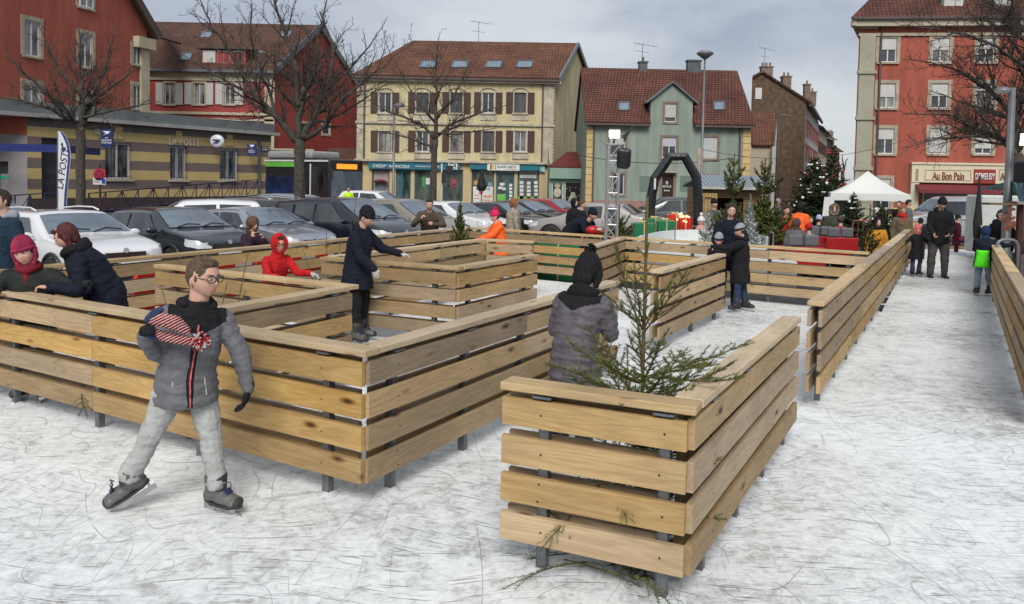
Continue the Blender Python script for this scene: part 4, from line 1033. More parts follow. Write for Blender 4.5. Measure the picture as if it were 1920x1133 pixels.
# ---- green-grey house
def greenhouse():
    F = Fac(1098, 52, 1405, 52, 340); B = thing('green_house', F.pt(F.L / 2, Z0), 'grey green rendered house with red tiled roof and central dormer', 'building')
    GRN = mat('grey_green_render', (.245, .295, .25), .9, var=.10, scale=.35, bump=.15, detail=8., streak=.2)
    wins = {'d': (1246.5, 194.5, 1268, 229), 'f': (1241.5, 257.5, 1268, 296), 'r': (1318, 257, 1345, 298), 'l': (1143, 257, 1172, 292), 'lg': (1148, 326, 1170, 365), 'rg': (1317, 330, 1345, 355)}
    H_ = {k: F.px(v) for k, v in wins.items()}; door = F.px((1241, 327, 1262, 378)); door = (door[0], door[1], Z0, door[3])
    ze = F.uz(1250, 231)[1]
    mb = MB(); F.wall(mb, 0, F.L, Z0, ze, [H_[k] for k in ('f', 'r', 'l', 'lg', 'rg')] + [door])
    d0, _ = F.uz(1220, 200); d1, _ = F.uz(1299, 200); zd = F.uz(1260, 188)[1]; zp = F.uz(1260, 158)[1]; dm = (d0 + d1) / 2
    F.wall(mb, d0, d1, ze, zd, [H_['d']])
    mb.add([F.pt(d0, zd), F.pt(d1, zd), F.pt(dm, zp)], [(0, 1, 2)])
    for d in (d0, d1): mb.add([F.pt(d, ze), F.pt(d, zd), F.pt(d, zd, -3.), F.pt(d, ze, -3.)], [(0, 1, 2, 3)])
    D = 8.6
    zr = F.uz(1260, 133)[1]; zr = atY(1260, 133, 52 + D / 2).z
    for u in (0, F.L): mb.add([F.pt(u, Z0), F.pt(u, Z0, -D), F.pt(u, ze, -D), F.pt(u, zr - .1, -D / 2), F.pt(u, ze)], [(0, 1, 2, 3, 4)])
    mb.add([F.pt(0, Z0, -D), F.pt(F.L, Z0, -D), F.pt(F.L, ze, -D), F.pt(0, ze, -D)], [(0, 1, 2, 3)])
    mb.build('wall', GRN, B, True)
    # dormer side slopes follow the roof: roof in three pieces around the dormer
    e = .35; zf = ze - .12; sl = (zr - zf) / (D / 2 + e)
    ul, ur = -.15, F.L + .15
    def P(u, off): return F.pt(u, zf + sl * (e - off), off)
    offd = -(zd - zf) / sl + e + .0
    offp = -(zp - zf) / sl + e
    roofslab(B, [(P(ul, e), P(d0 - .02, e), P(d0 - .02, -D / 2), P(ul, -D / 2)), (P(d1 + .02, e), P(ur, e), P(ur, -D / 2), P(d1 + .02, -D / 2)), (P(d0, offd - .02), P(dm, offp), P(d1, offd - .02), P(d1, -D / 2), P(d0, -D / 2)),
                 (P(ul, -D / 2), P(ur, -D / 2), F.pt(ur, zf, -D - e), F.pt(ul, zf, -D - e))], TILER)
    mb = MB(); 
    for a, b in (((d0 - .3, zd - .25, .25), (dm, zp + .06, .25)), ((d1 + .3, zd - .25, .25), (dm, zp + .06, .25))):
        p0, p1 = F.pt(*a), F.pt(*b); q0, q1 = F.pt(a[0], a[1], -3.4), F.pt(b[0], b[1], -4.)
        n = V((0, 0, .12)); mb.prism([p0, p1, q1, q0], n)
    mb.build('dormer_roof', ZINC, B, True)
    mb = MB(); mb.bar(F.pt(ul, zf - .05, e + .06), F.pt(d0 - .1, zf - .05, e + .06), .14, .14); mb.bar(F.pt(d1 + .1, zf - .05, e + .06), F.pt(ur, zf - .05, e + .06), .14, .14)
    for u in (.45, F.L - .7): mb.bar(F.pt(u, zf, .1), F.pt(u, Z0, .1), .1, .1)
    mb.build('gutter', GUT, B, True)
    qy = mat('yellow_quoin', (.52, .38, .17), .85, var=.12, scale=1.5)
    n = 13
    for s0, s1 in ((.0, .40), (F.L - .5, F.L + .0)):
        mb = MB()
        for i in range(n): z = Z0 + (zf - .2 - Z0) * i / n; z2 = Z0 + (zf - .2 - Z0) * (i + 1) / n; F.slab(mb, s0, s1, z + .02, z2 - .01, .0, .05)
        mb.build('quoins', qy, B, True)
    BRS = mat('brown_stone', (.20, .155, .11), .85, var=.2, scale=2)
    for k, h in H_.items(): window(F, B, h, surround=BRS, bars=k in 'f', roller={'d': .75, 'f': .45, 'r': .97, 'l': .4, 'lg': .0, 'rg': .95}[k], sur_w=.14, rollm=mat('blind_grey', (.42, .43, .42), .7) if k != 'f' else mat('blind_lilac', (.42, .42, .48), .7))
    F2 = window(F, B, door, frame=mat('dark_brown_door', (.035, .015, .012), .4), glass=MATS.get('dark_brown_door') or mat('dark_brown_door', (.035, .015, .012), .4), surround=BRS, bars=False, rec=.15)
    WL = MATS['white_lettering']; text_on(F, B, 'ESPACE', 1243, 1259, 350, WL, -.06, hgt=.14, bold=.01); text_on(F, B, 'B', 1249, 1253, 343, WL, -.06, hgt=.2); text_on(F, B, 'ème', 1245, 1256, 357, WL, -.06, hgt=.13)
    mb = MB(); h = F.px((1236, 321, 1268, 324)); F.slab(mb, h[0], h[1], h[2], h[3], 0, .4); mb.build('door_canopy', STONE, B, True)
    mb = MB(); h = F.px((1170, 377, 1236, 392)); F.slab(mb, 0.4, F.L - .5, Z0, h[3], .0, .05); mb.build('plinth', mat('pink_plinth', (.30, .16, .14), .85), B, True)
    for a in ((1199, 330, 1219, 360), (1275, 330, 1300, 360)): mb = MB(); h = F.px(a); F.slab(mb, h[0], h[1], h[2], h[3], .0, .012); mb.build('blocked_window', mat('green_patch', (.13, .18, .15), .9), B, True)
    for r in ((1160, 211, 1179, 196), (1338, 210, 1357, 195)):
        n = (P(ur, e) - P(ul, e)).cross(P(ul, -D / 2) - P(ul, e)).normalized(); q = []
        for (x, y) in ((r[0], r[1]), (r[2], r[1]), (r[2], r[3]), (r[0], r[3])): rr = ray(x, y); q.append(EYE + rr * ((P(ul, e) - EYE).dot(n) / rr.dot(n)))
        skylight(B, None, *q)
    GC = mat('grey_chimney', (.10, .11, .115), .9, var=.3, scale=3)
    chimney(B, atY(1205, 134, 56.3) - V((0, 0, .3)), .55, .6, .85, GC, 1); antenna(B, atY(1204, 118, 56.3), 1.3, 1.1)
    chimney(B, atY(1300, 134, 56.3) - V((0, 0, .3)), .9, .6, .95, GC, 0)
    mb = MB(); q = atY(1300, 119, 56.3); mb.box(q + V((0, 0, .12)), (.8, .5, .04)); [mb.box(q + V((x, 0, 0)), (.04, .4, .24)) for x in (-.35, -.12, .12, .35)]; mb.build('chimney_cowl', GUT, B, True)
    # little shop annex between the two houses
    A = Fac(1030, 56, 1097, 56); S = thing('small_shop', A.pt(A.L / 2, Z0), 'small pale green shop with dark red roof between the yellow and green houses', 'building')
    PG = mat('pale_green', (.22, .33, .27), .7, var=.08)
    za = A.uz(1060, 316)[1]; hs = [A.px((1035, 343, 1055, 388)), A.px((1059, 341, 1090, 388))]; hs = [(a, b, Z0 + .3, d) for a, b, c, d in hs]
    mb = MB(); A.wall(mb, 0, A.L, Z0, za, hs); [mb.add([A.pt(u, Z0), A.pt(u, za), A.pt(u, za + 1.6, -3.2), A.pt(u, Z0, -3.2)], [(0, 1, 2, 3)]) for u in (0, A.L)]; mb.build('wall', PG, S, True)
    mb = MB(); A.slab(mb, 0, A.L, za - .7, za + .02, .02, .35); mb.build('awning_box', PG, S, True)
    t0 = A.pt(-.1, za, .3); t1 = A.pt(A.L + .1, za, .3); t2 = atY(1097, 288, 59); t3 = atY(1063, 288, 59); roofslab(S, [(t0, t1, V((t1.x, 59, t2.z)), t3)], mat('dark_red_metal', (.13, .022, .02), .5, var=.2, scale=3))
    w = window(A, S, hs[0], frame=WHITE, glass=PG and MATS['shop_glass'], bars=False); w = window(A, S, hs[1], frame=WHITE, glass=mat('dark_shop_window', (.02, .012, .015), .1, var=.9, scale=5, spec=.8), bars=False)
    mb = MB(); c = A.pt((hs[0][0] + hs[0][1]) / 2, Z0 + 1.55, -.08); mb.sph(c + V((0, 0, .3)), (.2, .03, .2)); mb.sph(c - V((0, 0, .2)), (.26, .03, .34)); mb.build('window_decal', mat('cream_decal', (.45, .40, .30), .7, var=.3, scale=6), S, True)
    mb = MB(); c = A.pt((hs[1][0] + hs[1][1]) / 2, Z0 + .8, -.08); mb.prism([c - V((.45, 0, .3)), c + V((.45, 0, -.3)), c + V((.12, 0, .6)), c + V((-.12, 0, .6))], (0, .03, 0)); 
    for k in range(18): mb.sph(c + V((rnd.uniform(-.5, .5), 0, rnd.uniform(.2, 1.0))), .035, 6, 4)
    mb.build('window_display', mat('pale_display', (.32, .32, .24), .6, var=.5, scale=8), S, True)
greenhouse()

# ---- right red building with bakery
def redright():
    F = Fac(1600, 50, 2080, 48.0, 352); B = thing('red_corner_building', F.pt(F.L / 2, Z0), 'tall red rendered corner building with pale pilaster and bakery at ground level', 'building')
    wc = [1665, 1764, 1849, 1944, 2030]; rows = [(71, 117), (156.5, 203), (241, 289)]
    CR = mat('cream_trim', (.42, .38, .29), .8, var=.1, scale=1.); PIL = mat('pale_pilaster', (.33, .32, .24), .85, var=.12, scale=1)
    holes = []; inf = []
    for c in wc:
        for i, (a, b) in enumerate(rows):
            dx = -(i) * 2.6; w = 16.3; holes.append(F.px((c + dx - w, a, c + dx + w, b)))
    ze = F.uz(1700, 38)[1]
    gw = [F.px((1637, 335, 1669, 391)), ]
    shop = F.px((1716, 356, 2060, 400)); shop = (shop[0] + .4, shop[1], Z0 + .3, shop[3])
    mb = MB(); F.wall(mb, 0, F.L, Z0, ze, holes + gw + [shop]); D = 11.5
    LB = F.pt(0, 0, -D) + V((4.7, 0, 0)); RB = F.pt(F.L, 0, -D)
    for p, q in ((F.pt(0, 0), LB), (LB, RB), (RB, F.pt(F.L, 0))): mb.add([V((p.x, p.y, Z0)), V((q.x, q.y, Z0)), V((q.x, q.y, ze)), V((p.x, p.y, ze))], [(0, 1, 2, 3)])
    mb.build('wall', REDW, B, True)
    # mansard roof
    e = .55; zr = ze + 3.6; k = 3.4
    a = [F.pt(-e, ze, e), F.pt(F.L + e, ze, e), F.pt(F.L + e, ze, -D - e), V((LB.x - e, LB.y + e, ze))]
    t = [F.pt(k * .9, zr, -k), F.pt(F.L - k, zr, -k), F.pt(F.L - k, zr, -D + k), F.pt(k * .9 + .5, zr, -D + k)]
    roofslab(B, [(a[i], a[(i + 1) % 4], t[(i + 1) % 4], t[i]) for i in range(4)] + [tuple(t)], TILER)
    mb = MB(); F.slab(mb, -.5, F.L + .5, ze - .42, ze - .02, -.0, .5); F.slab(mb, -.05, F.L, ze - .95, ze - .78, .0, .12)
    mb.bar(V((a[0].x + .1, a[0].y, ze - .2)), V((a[3].x + .1, a[3].y, ze - .2)), .25, .4)
    mb.build('cornice', CR, B, True)
    mb = MB(); pu0, _ = F.uz(1601, 200); pu1, _ = F.uz(1620, 200); F.slab(mb, .05, .95, Z0, ze - .95, .0, .12)
    for y in (52, 136, 222, 316): z = F.uz(1605, y)[1]; F.slab(mb, -.05, 1.05, z - .1, z + .1, .0, .22)
    for i in range(7): z = Z0 + .4 * i; F.slab(mb, .02, .98, z + .03, z + .36, .115, .15)
    mb.build('pilaster', PIL, B, True)
    mb = MB(); mb.bar(F.pt(1.25, ze - .4, .1), F.pt(1.25, Z0, .1), .11, .11); mb.bar(F.pt(-e, ze + .02, e + .08), F.pt(F.L, ze + .02, e + .08), .14, .14); mb.build('gutter', GUT, B, True)
    for i, h in enumerate(holes): window(F, B, h, surround=STONE, sill=STONE, roller=[.48, .55, .42, .5, .5, .93, .45, .3, .78, .5][i % 10], sur_w=.2, fw=.07, glass=GLASSC if i % 2 else GLASS)
    window(F, B, gw[0], surround=STONE, sill=STONE, roller=.72, sur_w=.2)
    # dormers
    for (x0, x1) in ((1768, 1812), (1858, 1902), (1950, 1995)):
        u0, zb = F.uz(x0, 23); u1, _ = F.uz(x1, 23); mb = MB(); F.slab(mb, u0, u1, zb, zb + 1.7, -2.9, -.35); F.slab(mb, u0 - .15, u1 + .15, zb + 1.7, zb + 1.85, -3., -.1); mb.build('dormer', ZINC, B, True)
        window(F, B, (u0 + .12, u1 - .12, zb + .1, zb + 1.6), roller=.8, rec=.32) .location  # roller window in the dormer front
    # bakery front
    mb = MB(); h = F.px((1706, 311, 2060, 345)); F.slab(mb, h[0], h[1], h[2], h[3], .0, .35); hz_ = h[3]; F.slab(mb, h[0] - .04, h[1], h[3], h[3] + .12, .0, .42); F.slab(mb, h[0], h[0] + .45, Z0, h[2], 0, .30)
    mb.build('shop_fascia', mat('cream_fascia', (.60, .55, .40), .6, var=.06), B, True)
    mb = MB()
    for a in ((1730, 319, 1816, 339), (1868, 319, 1990, 339)):
        h2 = F.px(a); 
        for q in ((h2[0], h2[1], h2[2], h2[2] + .04), (h2[0], h2[1], h2[3] - .04, h2[3]), (h2[0], h2[0] + .04, h2[2] + .04, h2[3] - .04), (h2[1] - .04, h2[1], h2[2] + .04, h2[3] - .04)): F.slab(mb, *q, .35, .37)
    h2 = F.px((1713, 317, 1718, 339)); F.slab(mb, h2[0], h2[1], h2[2], h2[3], .35, .37); mb.build('fascia_panels', mat('fascia_brown', (.35, .22, .12), .6), B, True)
    LT = mat('brown_letter', (.25, .06, .02), .5)
    text_on(F, B, 'Au Bon Pain', 1744, 1803, 329.5, LT, .38, hgt=.46, bold=.02)
    text_on(F, B, 'Au Bon Pain', 1870, 1932, 330.5, LT, .38, hgt=.46, bold=.02)
    mb = MB(); h2 = F.px((1821, 318, 1861, 344)); F.slab(mb, h2[0], h2[1], h2[2], h2[3], .352, .42); mb.build('sign', mat('red_sign', (.26, .025, .012), .5), B, True)
    text_on(F, B, 'DEMEUSY', 1823, 1859.5, 331, WHITE, .44, hgt=.42, bold=.03)
    mb = MB(); h3 = F.px((1712, 347, 1862, 356)); mb.prism([F.pt(h3[0], h3[3], .3), F.pt(h3[0], h3[3], .36), F.pt(h3[0], h3[2] - .02, 1.1), F.pt(h3[0], h3[2] - .22, 1.1), F.pt(h3[0], h3[2], 1.0)], F.u * (h3[1] - h3[0])); mb.build('awning', mat('wine_red_awning', (.16, .02, .03), .7), B, True)
    w = window(F, B, shop, frame=MATS['cream_fascia'], glass=mat('bakery_glass', (.035, .022, .016), .08, var=.9, scale=2.2, spec=.9, detail=8), bars=True, rec=.25, fw=.15)
    mb = MB(); F.slab(mb, 2.2, F.L, Z0, Z0 + .3, 0, .03); F.slab(mb, 1., 6.5, Z0, Z0 + .9, .0, .04); mb.build('plinth', STONE, B, True)
redright()

# ---- brick house with white front, small tiled house, far houses
def bricks():
    F = Fac(1404, 66, 1506, 66, 342); B = thing('brick_house', F.pt(F.L / 2, Z0), 'brown stone house with bare gable wall and white front with red shutters', 'building')
    BRK = mat('brown_rubble_wall', (.115, .075, .05), .95, var=.45, scale=2.6, bump=.6, bscale=14, detail=8.); 
    a = F.uz(1405, 146)[1]; pk = F.uz(1428, 137); zr = F.uz(1506, 192)[1]
    mb = MB(); mb.add([F.pt(0, Z0), F.pt(F.L, Z0), F.pt(F.L, zr), F.pt(pk[0], pk[1]), F.pt(0, pk[1] - .4)], [(0, 1, 2, 3, 4)])
    Rr = F.pt(F.L, 0); dr = atY(1531, 342, 86); dr = V((dr.x, dr.y, 0)); wv = (dr - Rr)
    mb.build('gable_wall', BRK, B, True)
    G = Fac(1506, 66, 1531, 86, 342)
    hs = []
    rows = [(.70, .86), (.47, .63), (.24, .40), (.02, .16)]; n = 6
    for i in range(n):
        for a_, b_ in rows: hs.append((G.L * (i + .32) / n, G.L * (i + .68) / n, Z0 + (zr - Z0) * a_, Z0 + (zr - Z0) * b_))
    mb = MB(); G.wall(mb, 0, G.L, Z0, zr, hs); back = F.pt(0, 0, -20); mb.build('front_wall', mat('off_white_render', (.45, .43, .40), .85, var=.12, scale=.6), B, True)
    RS = shutter_mat('red_shutter', (.22, .03, .03))
    for h in hs: window(G, B, h, shutters=RS, bars=False, shw=.4)
    p0 = F.pt(0, pk[1] - .4, .2); p1 = F.pt(pk[0], pk[1], .2); p2 = F.pt(F.L + .3, zr - .1, .2)
    roofslab(B, [(p1, p2, p2 + wv * 1.02, p1 + wv), (p0, p1, p1 + wv, p0 + wv)], TILEB, .15)
    mb = MB(); mb.bar(p2 + V((0, 0, -.1)), p2 + wv, .2, .2); mb.build('gutter', GUT, B, True)
    chimney(B, F.pt(pk[0] + .55, pk[1] - .5, -.6), .9, .6, 1.0, None, 3); antenna(B, F.pt(pk[0] + .4, pk[1] + .4, -.6), 1.7, .9)
    chimney(B, atY(1473, 168, 69), .7, .7, 1.0, None, 2); chimney(B, atY(1512, 188, 72), .5, .5, 1.3, None, 1); chimney(B, atY(1522, 200, 78), .6, .6, 1.3, None, 1)
    mb = MB(); h = F.px((1416, 165, 1428, 186)); F.slab(mb, h[0], h[1], h[2], h[3], .0, .06); mb.build('window', WHITE, B, True)
    # small tiled house
    F = Fac(1404, 60, 1452, 60, 342); S = thing('tiled_cottage', F.pt(F.L / 2, Z0), 'narrow cream cottage with old brown tiled roof beside the brick house', 'building')
    z1 = F.uz(1430, 275)[1]; mb = MB(); F.wall(mb, 0, F.L, Z0, z1, []); mb.add([F.pt(F.L, Z0), F.pt(F.L, z1), F.pt(F.L, z1 + 1, -3), F.pt(F.L, Z0, -3)], [(0, 1, 2, 3)]); mb.build('wall', mat('cream_render', (.40, .35, .26), .9, var=.12), S, True)
    roofslab(S, [(F.pt(.1, z1, .2), F.pt(F.L + .1, z1, .2), atY(1452, 212, 63), atY(1408, 212, 63))], TILE)
    mb = MB(); q = atY(1452, 262, 59.5); mb.bar(V((q.x, q.y, z1)), V((q.x, q.y, Z0)), .35, .3); q2 = atY(1459, 232, 59.4); mb.bar(V((q2.x - .1, q2.y, q2.z - 1.2)), q2 + V((.05, 0, .3)), .25, .25); mb.bar(V((q2.x - .1, q2.y, q2.z - 1.2)), V((q.x + .1, q.y, z1 - .1)), .25, .25)
    mb.build('chimney_flue', mat('pale_flue', (.42, .42, .40), .6), S, True)
    # houses further down the street
    for (x0, x1, d0, d1, yt, lab, c, sm) in ((1531, 1548, 95, 112, 236, 'cream house with brown shutters down the side street', (.42, .36, .23), (.10, .05, .03)), (1548, 1560, 112, 118, 258, 'dark stone gable at the end of the side street', (.06, .04, .035), None)):
        G = Fac(x0, d0, x1, d1, 342); H2 = thing('far_house', G.pt(G.L / 2, Z0), lab, 'building'); zt = G.uz(x0, yt)[1]
        hs = [(G.L * (i + .3) / 5, G.L * (i + .7) / 5, Z0 + zt * a_, Z0 + zt * (a_ + .16)) for i in range(5) for a_ in (.1, .4, .7)] if sm else []
        mb = MB(); G.wall(mb, 0, G.L, Z0, zt, hs); mb.add([G.pt(0, Z0), G.pt(0, zt), G.pt(0, zt, 0) + V((-6, 4, 0)), G.pt(0, Z0) + V((-6, 4, 0))], [(0, 1, 2, 3)]); mb.build('wall', mat('far_' + str(x0), c, .9, var=.3, scale=1), H2, True)
        for h in hs: window(G, H2, h, shutters=shutter_mat('brown_far', sm), bars=False)
        roofslab(H2, [(G.pt(-.3, zt, .5), G.pt(G.L, zt, .5), G.pt(G.L, zt + 3, -5), G.pt(-.3, zt + 3, -5))], TILEB)
    G = Fac(1556, 130, 1572, 131, 342); H2 = thing('far_house', G.pt(G.L / 2, Z0), 'small red brick house far off at the street end', 'building'); zt = G.uz(1560, 285)[1]; mb = MB(); G.slab(mb, 0, G.L, Z0, zt, -6, 0); mb.build('wall', mat('far_red', (.2, .08, .05), .9, var=.4, scale=1), H2, True)
    roofslab(H2, [(G.pt(-.3, zt, .5), G.pt(G.L + .3, zt, .5), G.pt(G.L + .3, zt + 2, -3), G.pt(-.3, zt + 2, -3))], TILEB); chimney(H2, G.pt(G.L * .4, zt + 1, -1), .8, .8, 2.2, None, 2)
bricks()

# ---- left side
def leftside():
    # tall red gable house behind the post office
    F = Fac(-60, 41.6, 275, 54.3, 325); F.o = atY(55, 325, 45) * 1; F.o.z = 0
    b = atY(275, 325, 54.3); F.u = V((b.x - F.o.x, b.y - F.o.y, 0)).normalized(); F.n = V((F.u.y, -F.u.x, 0)); F.n = F.n if F.n.x > 0 else -F.n
    F.L = (V((b.x, b.y, 0)) - F.o).length; F.o = F.o - F.u * 9; F.L += 9
    B = thing('red_gable_house', F.pt(F.L / 2, Z0), 'tall red rendered gable house behind the striped post office', 'building')
    hs = [F.px(r) for r in ((45, 39, 75, 106), (45, 158, 76, 204), (149, 64, 173, 127), (149, 176, 174, 225), (147, -8, 173, 15), (249, 86, 267, 122), (249, 160, 267, 205))]
    ze = F.uz(258, 52)[1]; ua = 1.5; za = ze + (F.L - ua) * .95
    mb = MB(); F.wall(mb, 0, F.L, Z0, ze, [h for h in hs if h[3] < ze])
    up = [h for h in hs if h[3] >= ze]
    mb.add([F.pt(0, ze), F.pt(F.L, ze), F.pt(ua, za), F.pt(0, za)], [(0, 1, 2, 3)]); mb.add([F.pt(F.L, Z0), F.pt(F.L, ze), F.pt(F.L, ze, -12), F.pt(F.L, Z0, -12)], [(0, 1, 2, 3)])
    mb.build('wall', REDW, B, True)
    for h in hs:
        if h[3] < ze: window(F, B, h, surround=STONE, sill=STONE, glass=GLASSC, sur_w=.22, fw=.08, rec=.1)
        else: window(F, B, h, surround=STONE, sill=STONE, glass=GLASSC, sur_w=.22, fw=.08, rec=-.06)
    p0 = F.pt(F.L + .5, ze - .5, .5); p1 = F.pt(ua, za, .5)
    roofslab(B, [(p0, p1, p1 - F.n * 14, p0 - F.n * 14)], TILEB, .3)
    mb = MB(); mb.bar(p0 + V((0, 0, .1)) + F.n * .1, p1 + V((0, 0, .1)) + F.n * .1, .2, .5); mb.build('verge', GUT, B, True)
    mb = MB(); F.slab(mb, F.L - .7, F.L + .1, Z0, ze - 1.2, 0, .15); z = F.uz(245, 52)[1]; F.slab(mb, F.L - 1.3, F.L + .35, ze - 1.3, ze - .6, 0, .45)
    mb.build('pilaster', mat('cream_pilaster', (.45, .40, .28), .85, var=.15, scale=1), B, True)
    # red house with white shutters
    G = Fac(262, 62, 513, 62, 325); H2 = thing('red_shuttered_house', G.pt(G.L / 2, Z0), 'red house with white shutters and wide brown tiled roof with dormer', 'building')
    hs = [G.px(r) for r in ((309, 156, 327, 196), (363, 156, 384, 196), (421, 156, 440, 196), (363, 230, 384, 262), (421, 230, 440, 262), (309, 230, 327, 262))]; ze = G.uz(400, 132)[1]
    mb = MB(); G.wall(mb, 0, G.L, Z0, ze, hs); R0 = G.pt(G.L, 0); R1 = atY(668, 328, 70.5); R1.z = 0; RI = (R0 + R1) / 2; zr = (atY(597, 50, RI.y)).z; zr2 = zr
    H_ = Fac(513, 62, 668, 70.5, 328)
    gw = [H_.px(r) for r in ((563, 231, 575, 250), (605, 235, 618, 252), (568, 168, 576, 182))]
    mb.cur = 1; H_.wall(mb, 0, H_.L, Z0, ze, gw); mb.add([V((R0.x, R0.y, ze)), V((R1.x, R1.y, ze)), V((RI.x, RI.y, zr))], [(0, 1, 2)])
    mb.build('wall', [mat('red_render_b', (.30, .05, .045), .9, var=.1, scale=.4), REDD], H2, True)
    for h in gw: window(H_, H2, h, surround=STONE, bars=False, rec=.06)
    fl = G.pt(-2, ze - .1, .5); fr_ = G.pt(G.L + .1, ze - .1, .5); ri = V((RI.x + .1, RI.y, zr)); li = V((fl.x, RI.y, zr))
    roofslab(H2, [(fl, fr_, ri, li), (V((R1.x, R1.y, ze)), ri, li, V((fl.x, R1.y, ze)))], TILEB, .15)
    mb = MB(); mb.bar(fr_ + V((.1, -.1, 0)), ri + V((.1, -.1, .05)), .15, .4); mb.bar(V((R1.x + .1, R1.y - .1, ze)), ri + V((.1, -.1, .05)), .15, .4); mb.bar(fl, fr_, .2, .2); mb.build('verge', ZINC, H2, True)
    tr = MB(); G.slab(tr, 0, G.L, ze - .8, ze - .1, 0, .12); zf = G.uz(400, 213)[1]; G.slab(tr, 0, G.L, zf - .1, zf + .1, 0, .15); zf = G.uz(400, 224)[1]; G.slab(tr, 0, G.L, zf - .08, zf + .08, 0, .12); G.slab(tr, G.L - .7, G.L + .05, Z0, ze - .8, .0, .12); tr.build('stone_trim', MATS['cream_pilaster'], H2, True)
    WS = shutter_mat('white_shutter', (.58, .58, .55))
    for h in hs: window(G, H2, h, shutters=WS, surround=STONE, glass=GLASSC, sill=STONE, sur_w=.14, shw=.52)
    # dormer with three windows
    d = G.px((380, 93, 462, 122)); mb = MB(); G.slab(mb, d[0], d[1], d[2], d[3], -3.5, .12); mb.build('dormer', MATS['red_render_b'], H2, True)
    mb = MB(); G.slab(mb, d[0] - .3, d[1] + .6, d[3], d[3] + .15, -4, .4); mb.build('dormer_roof', GUT, H2, True)
    for i in range(3): a = d[0] + (d[1] - d[0]) * (i + .06) / 3; b_ = d[0] + (d[1] - d[0]) * (i + .94) / 3; window(G, H2, (a, b_, d[2] + .1, d[3] - .1), rec=-.10, glass=MATS['curtained_glass'], roller=.1 if i else .95, frame=mat('grey_frame', (.2, .2, .2), .6))
    n = (fr_ - fl).cross(ri - fl).normalized()
    for r in ((338, 116, 360, 103), (376, 74, 398, 62), (524, 72, 546, 61)):
        q = []
        for (x, y) in ((r[0], r[1]), (r[2] - 3, r[1]), (r[2] + 2, r[3]), (r[0] + 5, r[3])): rr = ray(x, y); q.append(EYE + rr * ((fl - EYE).dot(n) / rr.dot(n)))
        skylight(H2, None, *q)
    # lower roof wing coming forward on the left
    q0, q1, q2, q3 = atY(262, 52, 54), atY(338, 82, 60), atY(330, 132, 60), atY(262, 120, 54)
    roofslab(H2, [(atY(250, 26, 56), atY(300, 50, 64), atY(337, 84, 61), atY(290, 70, 55))], TILEB, .15)
    # low tiled outbuilding and bar
    K = Fac(499, 60, 680, 60, 328); O = thing('bar_annex', K.pt(K.L / 2, Z0), 'low annex with brown tiled roof and black bar sign behind the bus', 'building')
    zk = K.uz(600, 320)[1]; mb = MB(); K.slab(mb, 0, K.L, Z0, zk, -5, 0); mb.build('wall', mat('ochre_wall', (.28, .21, .11), .9, var=.15), O, True)
    zz = K.uz(600, 285)[1]; roofslab(O, [(K.pt(4, zk, .3), K.pt(K.L, zk, .3), K.pt(K.L, zz + .3, -2.2), K.pt(4, zz + .3, -2.2))], TILEB)
    mb = MB(); h = K.px((503, 283, 588, 308)); K.slab(mb, h[0], h[1], h[2] - .5, h[3], .1, .4); mb.build('sign', mat('black_sign', (.012, .012, .014), .4), O, True)
    mb = MB(); K.slab(mb, h[0] - .1, h[1] + .1, h[3], h[3] + .14, .0, .5); K.slab(mb, h[1], h[1] + .08, h[2] - .5, h[3], .05, .45); mb.build('sign_frame', MATS['cream_render'], O, True)
    text_on(K, O, 'Piz Ba', 521, 560, 297, MATS['white_lettering'], .42, hgt=.75, shear=.3)
    # post office
    P = Fac(51, 40.6, 508, 55.0, 320); Q = thing('post_office', P.pt(P.L / 2, Z0), 'low post office striped in yellow and brown with flat grey roof', 'building')
    zt = 5.0
    m, nt, b = newmat('striped_wall'); L = nt.links; tc = N(nt, 'ShaderNodeTexCoord'); sp = N(nt, 'ShaderNodeSeparateXYZ'); L.new(tc.outputs['Object'], sp.inputs[0])
    ad = N(nt, 'ShaderNodeMath', operation='MULTIPLY_ADD'); ad.inputs[1].default_value = 1 / 1.06; ad.inputs[2].default_value = .35; L.new(sp.outputs['Z'], ad.inputs[0]); fr2 = N(nt, 'ShaderNodeMath', operation='FRACT'); L.new(ad.outputs[0], fr2.inputs[0]); gt = N(nt, 'ShaderNodeMath', operation='GREATER_THAN'); gt.inputs[1].default_value = .5; L.new(fr2.outputs[0], gt.inputs[0])
    nz = N(nt, 'ShaderNodeTexNoise', Scale=.8, Detail=6.); L.new(tc.outputs['Object'], nz.inputs[0]); mr = N(nt, 'ShaderNodeMapRange'); mr.inputs['To Min'].default_value = .8; mr.inputs['To Max'].default_value = 1.2; L.new(nz.outputs['Fac'], mr.inputs['Value'])
    mx = N(nt, 'ShaderNodeMix', data_type='RGBA'); L.new(gt.outputs[0], mx.inputs['Factor']); mx.inputs['A'].default_value = (.50, .38, .16, 1); mx.inputs['B'].default_value = (.165, .125, .115, 1); hs_ = N(nt, 'ShaderNodeHueSaturation'); L.new(mx.outputs['Result'], hs_.inputs['Color']); L.new(mr.outputs[0], hs_.inputs['Value']); L.new(hs_.outputs[0], b.inputs['Base Color']); b.inputs['Roughness'].default_value = .9
    zf = P.uz(300, 262)[1]
    hs = [P.px(r) for r in ((197, 273, 246, 334), (319, 279, 350, 334), (412, 281, 447, 336))]; z0_, z1_ = 1.55, 3.55
    hs = [(a, b_, z0_, z1_) for a, b_, c, d_ in hs]
    dr = P.px((78, 262, 120, 380)); dr = (dr[0], dr[1], Z0 + .6, 3.6)
    mb = MB(); P.wall(mb, 0, P.L, Z0, 4.15, hs + [dr], .3); mb.cur = 1; P.wall(mb, -.0, P.L, 4.15, zt - .45, []); mb.cur = 2; P.slab(mb, 0, P.L, Z0, .55, 0, .05)
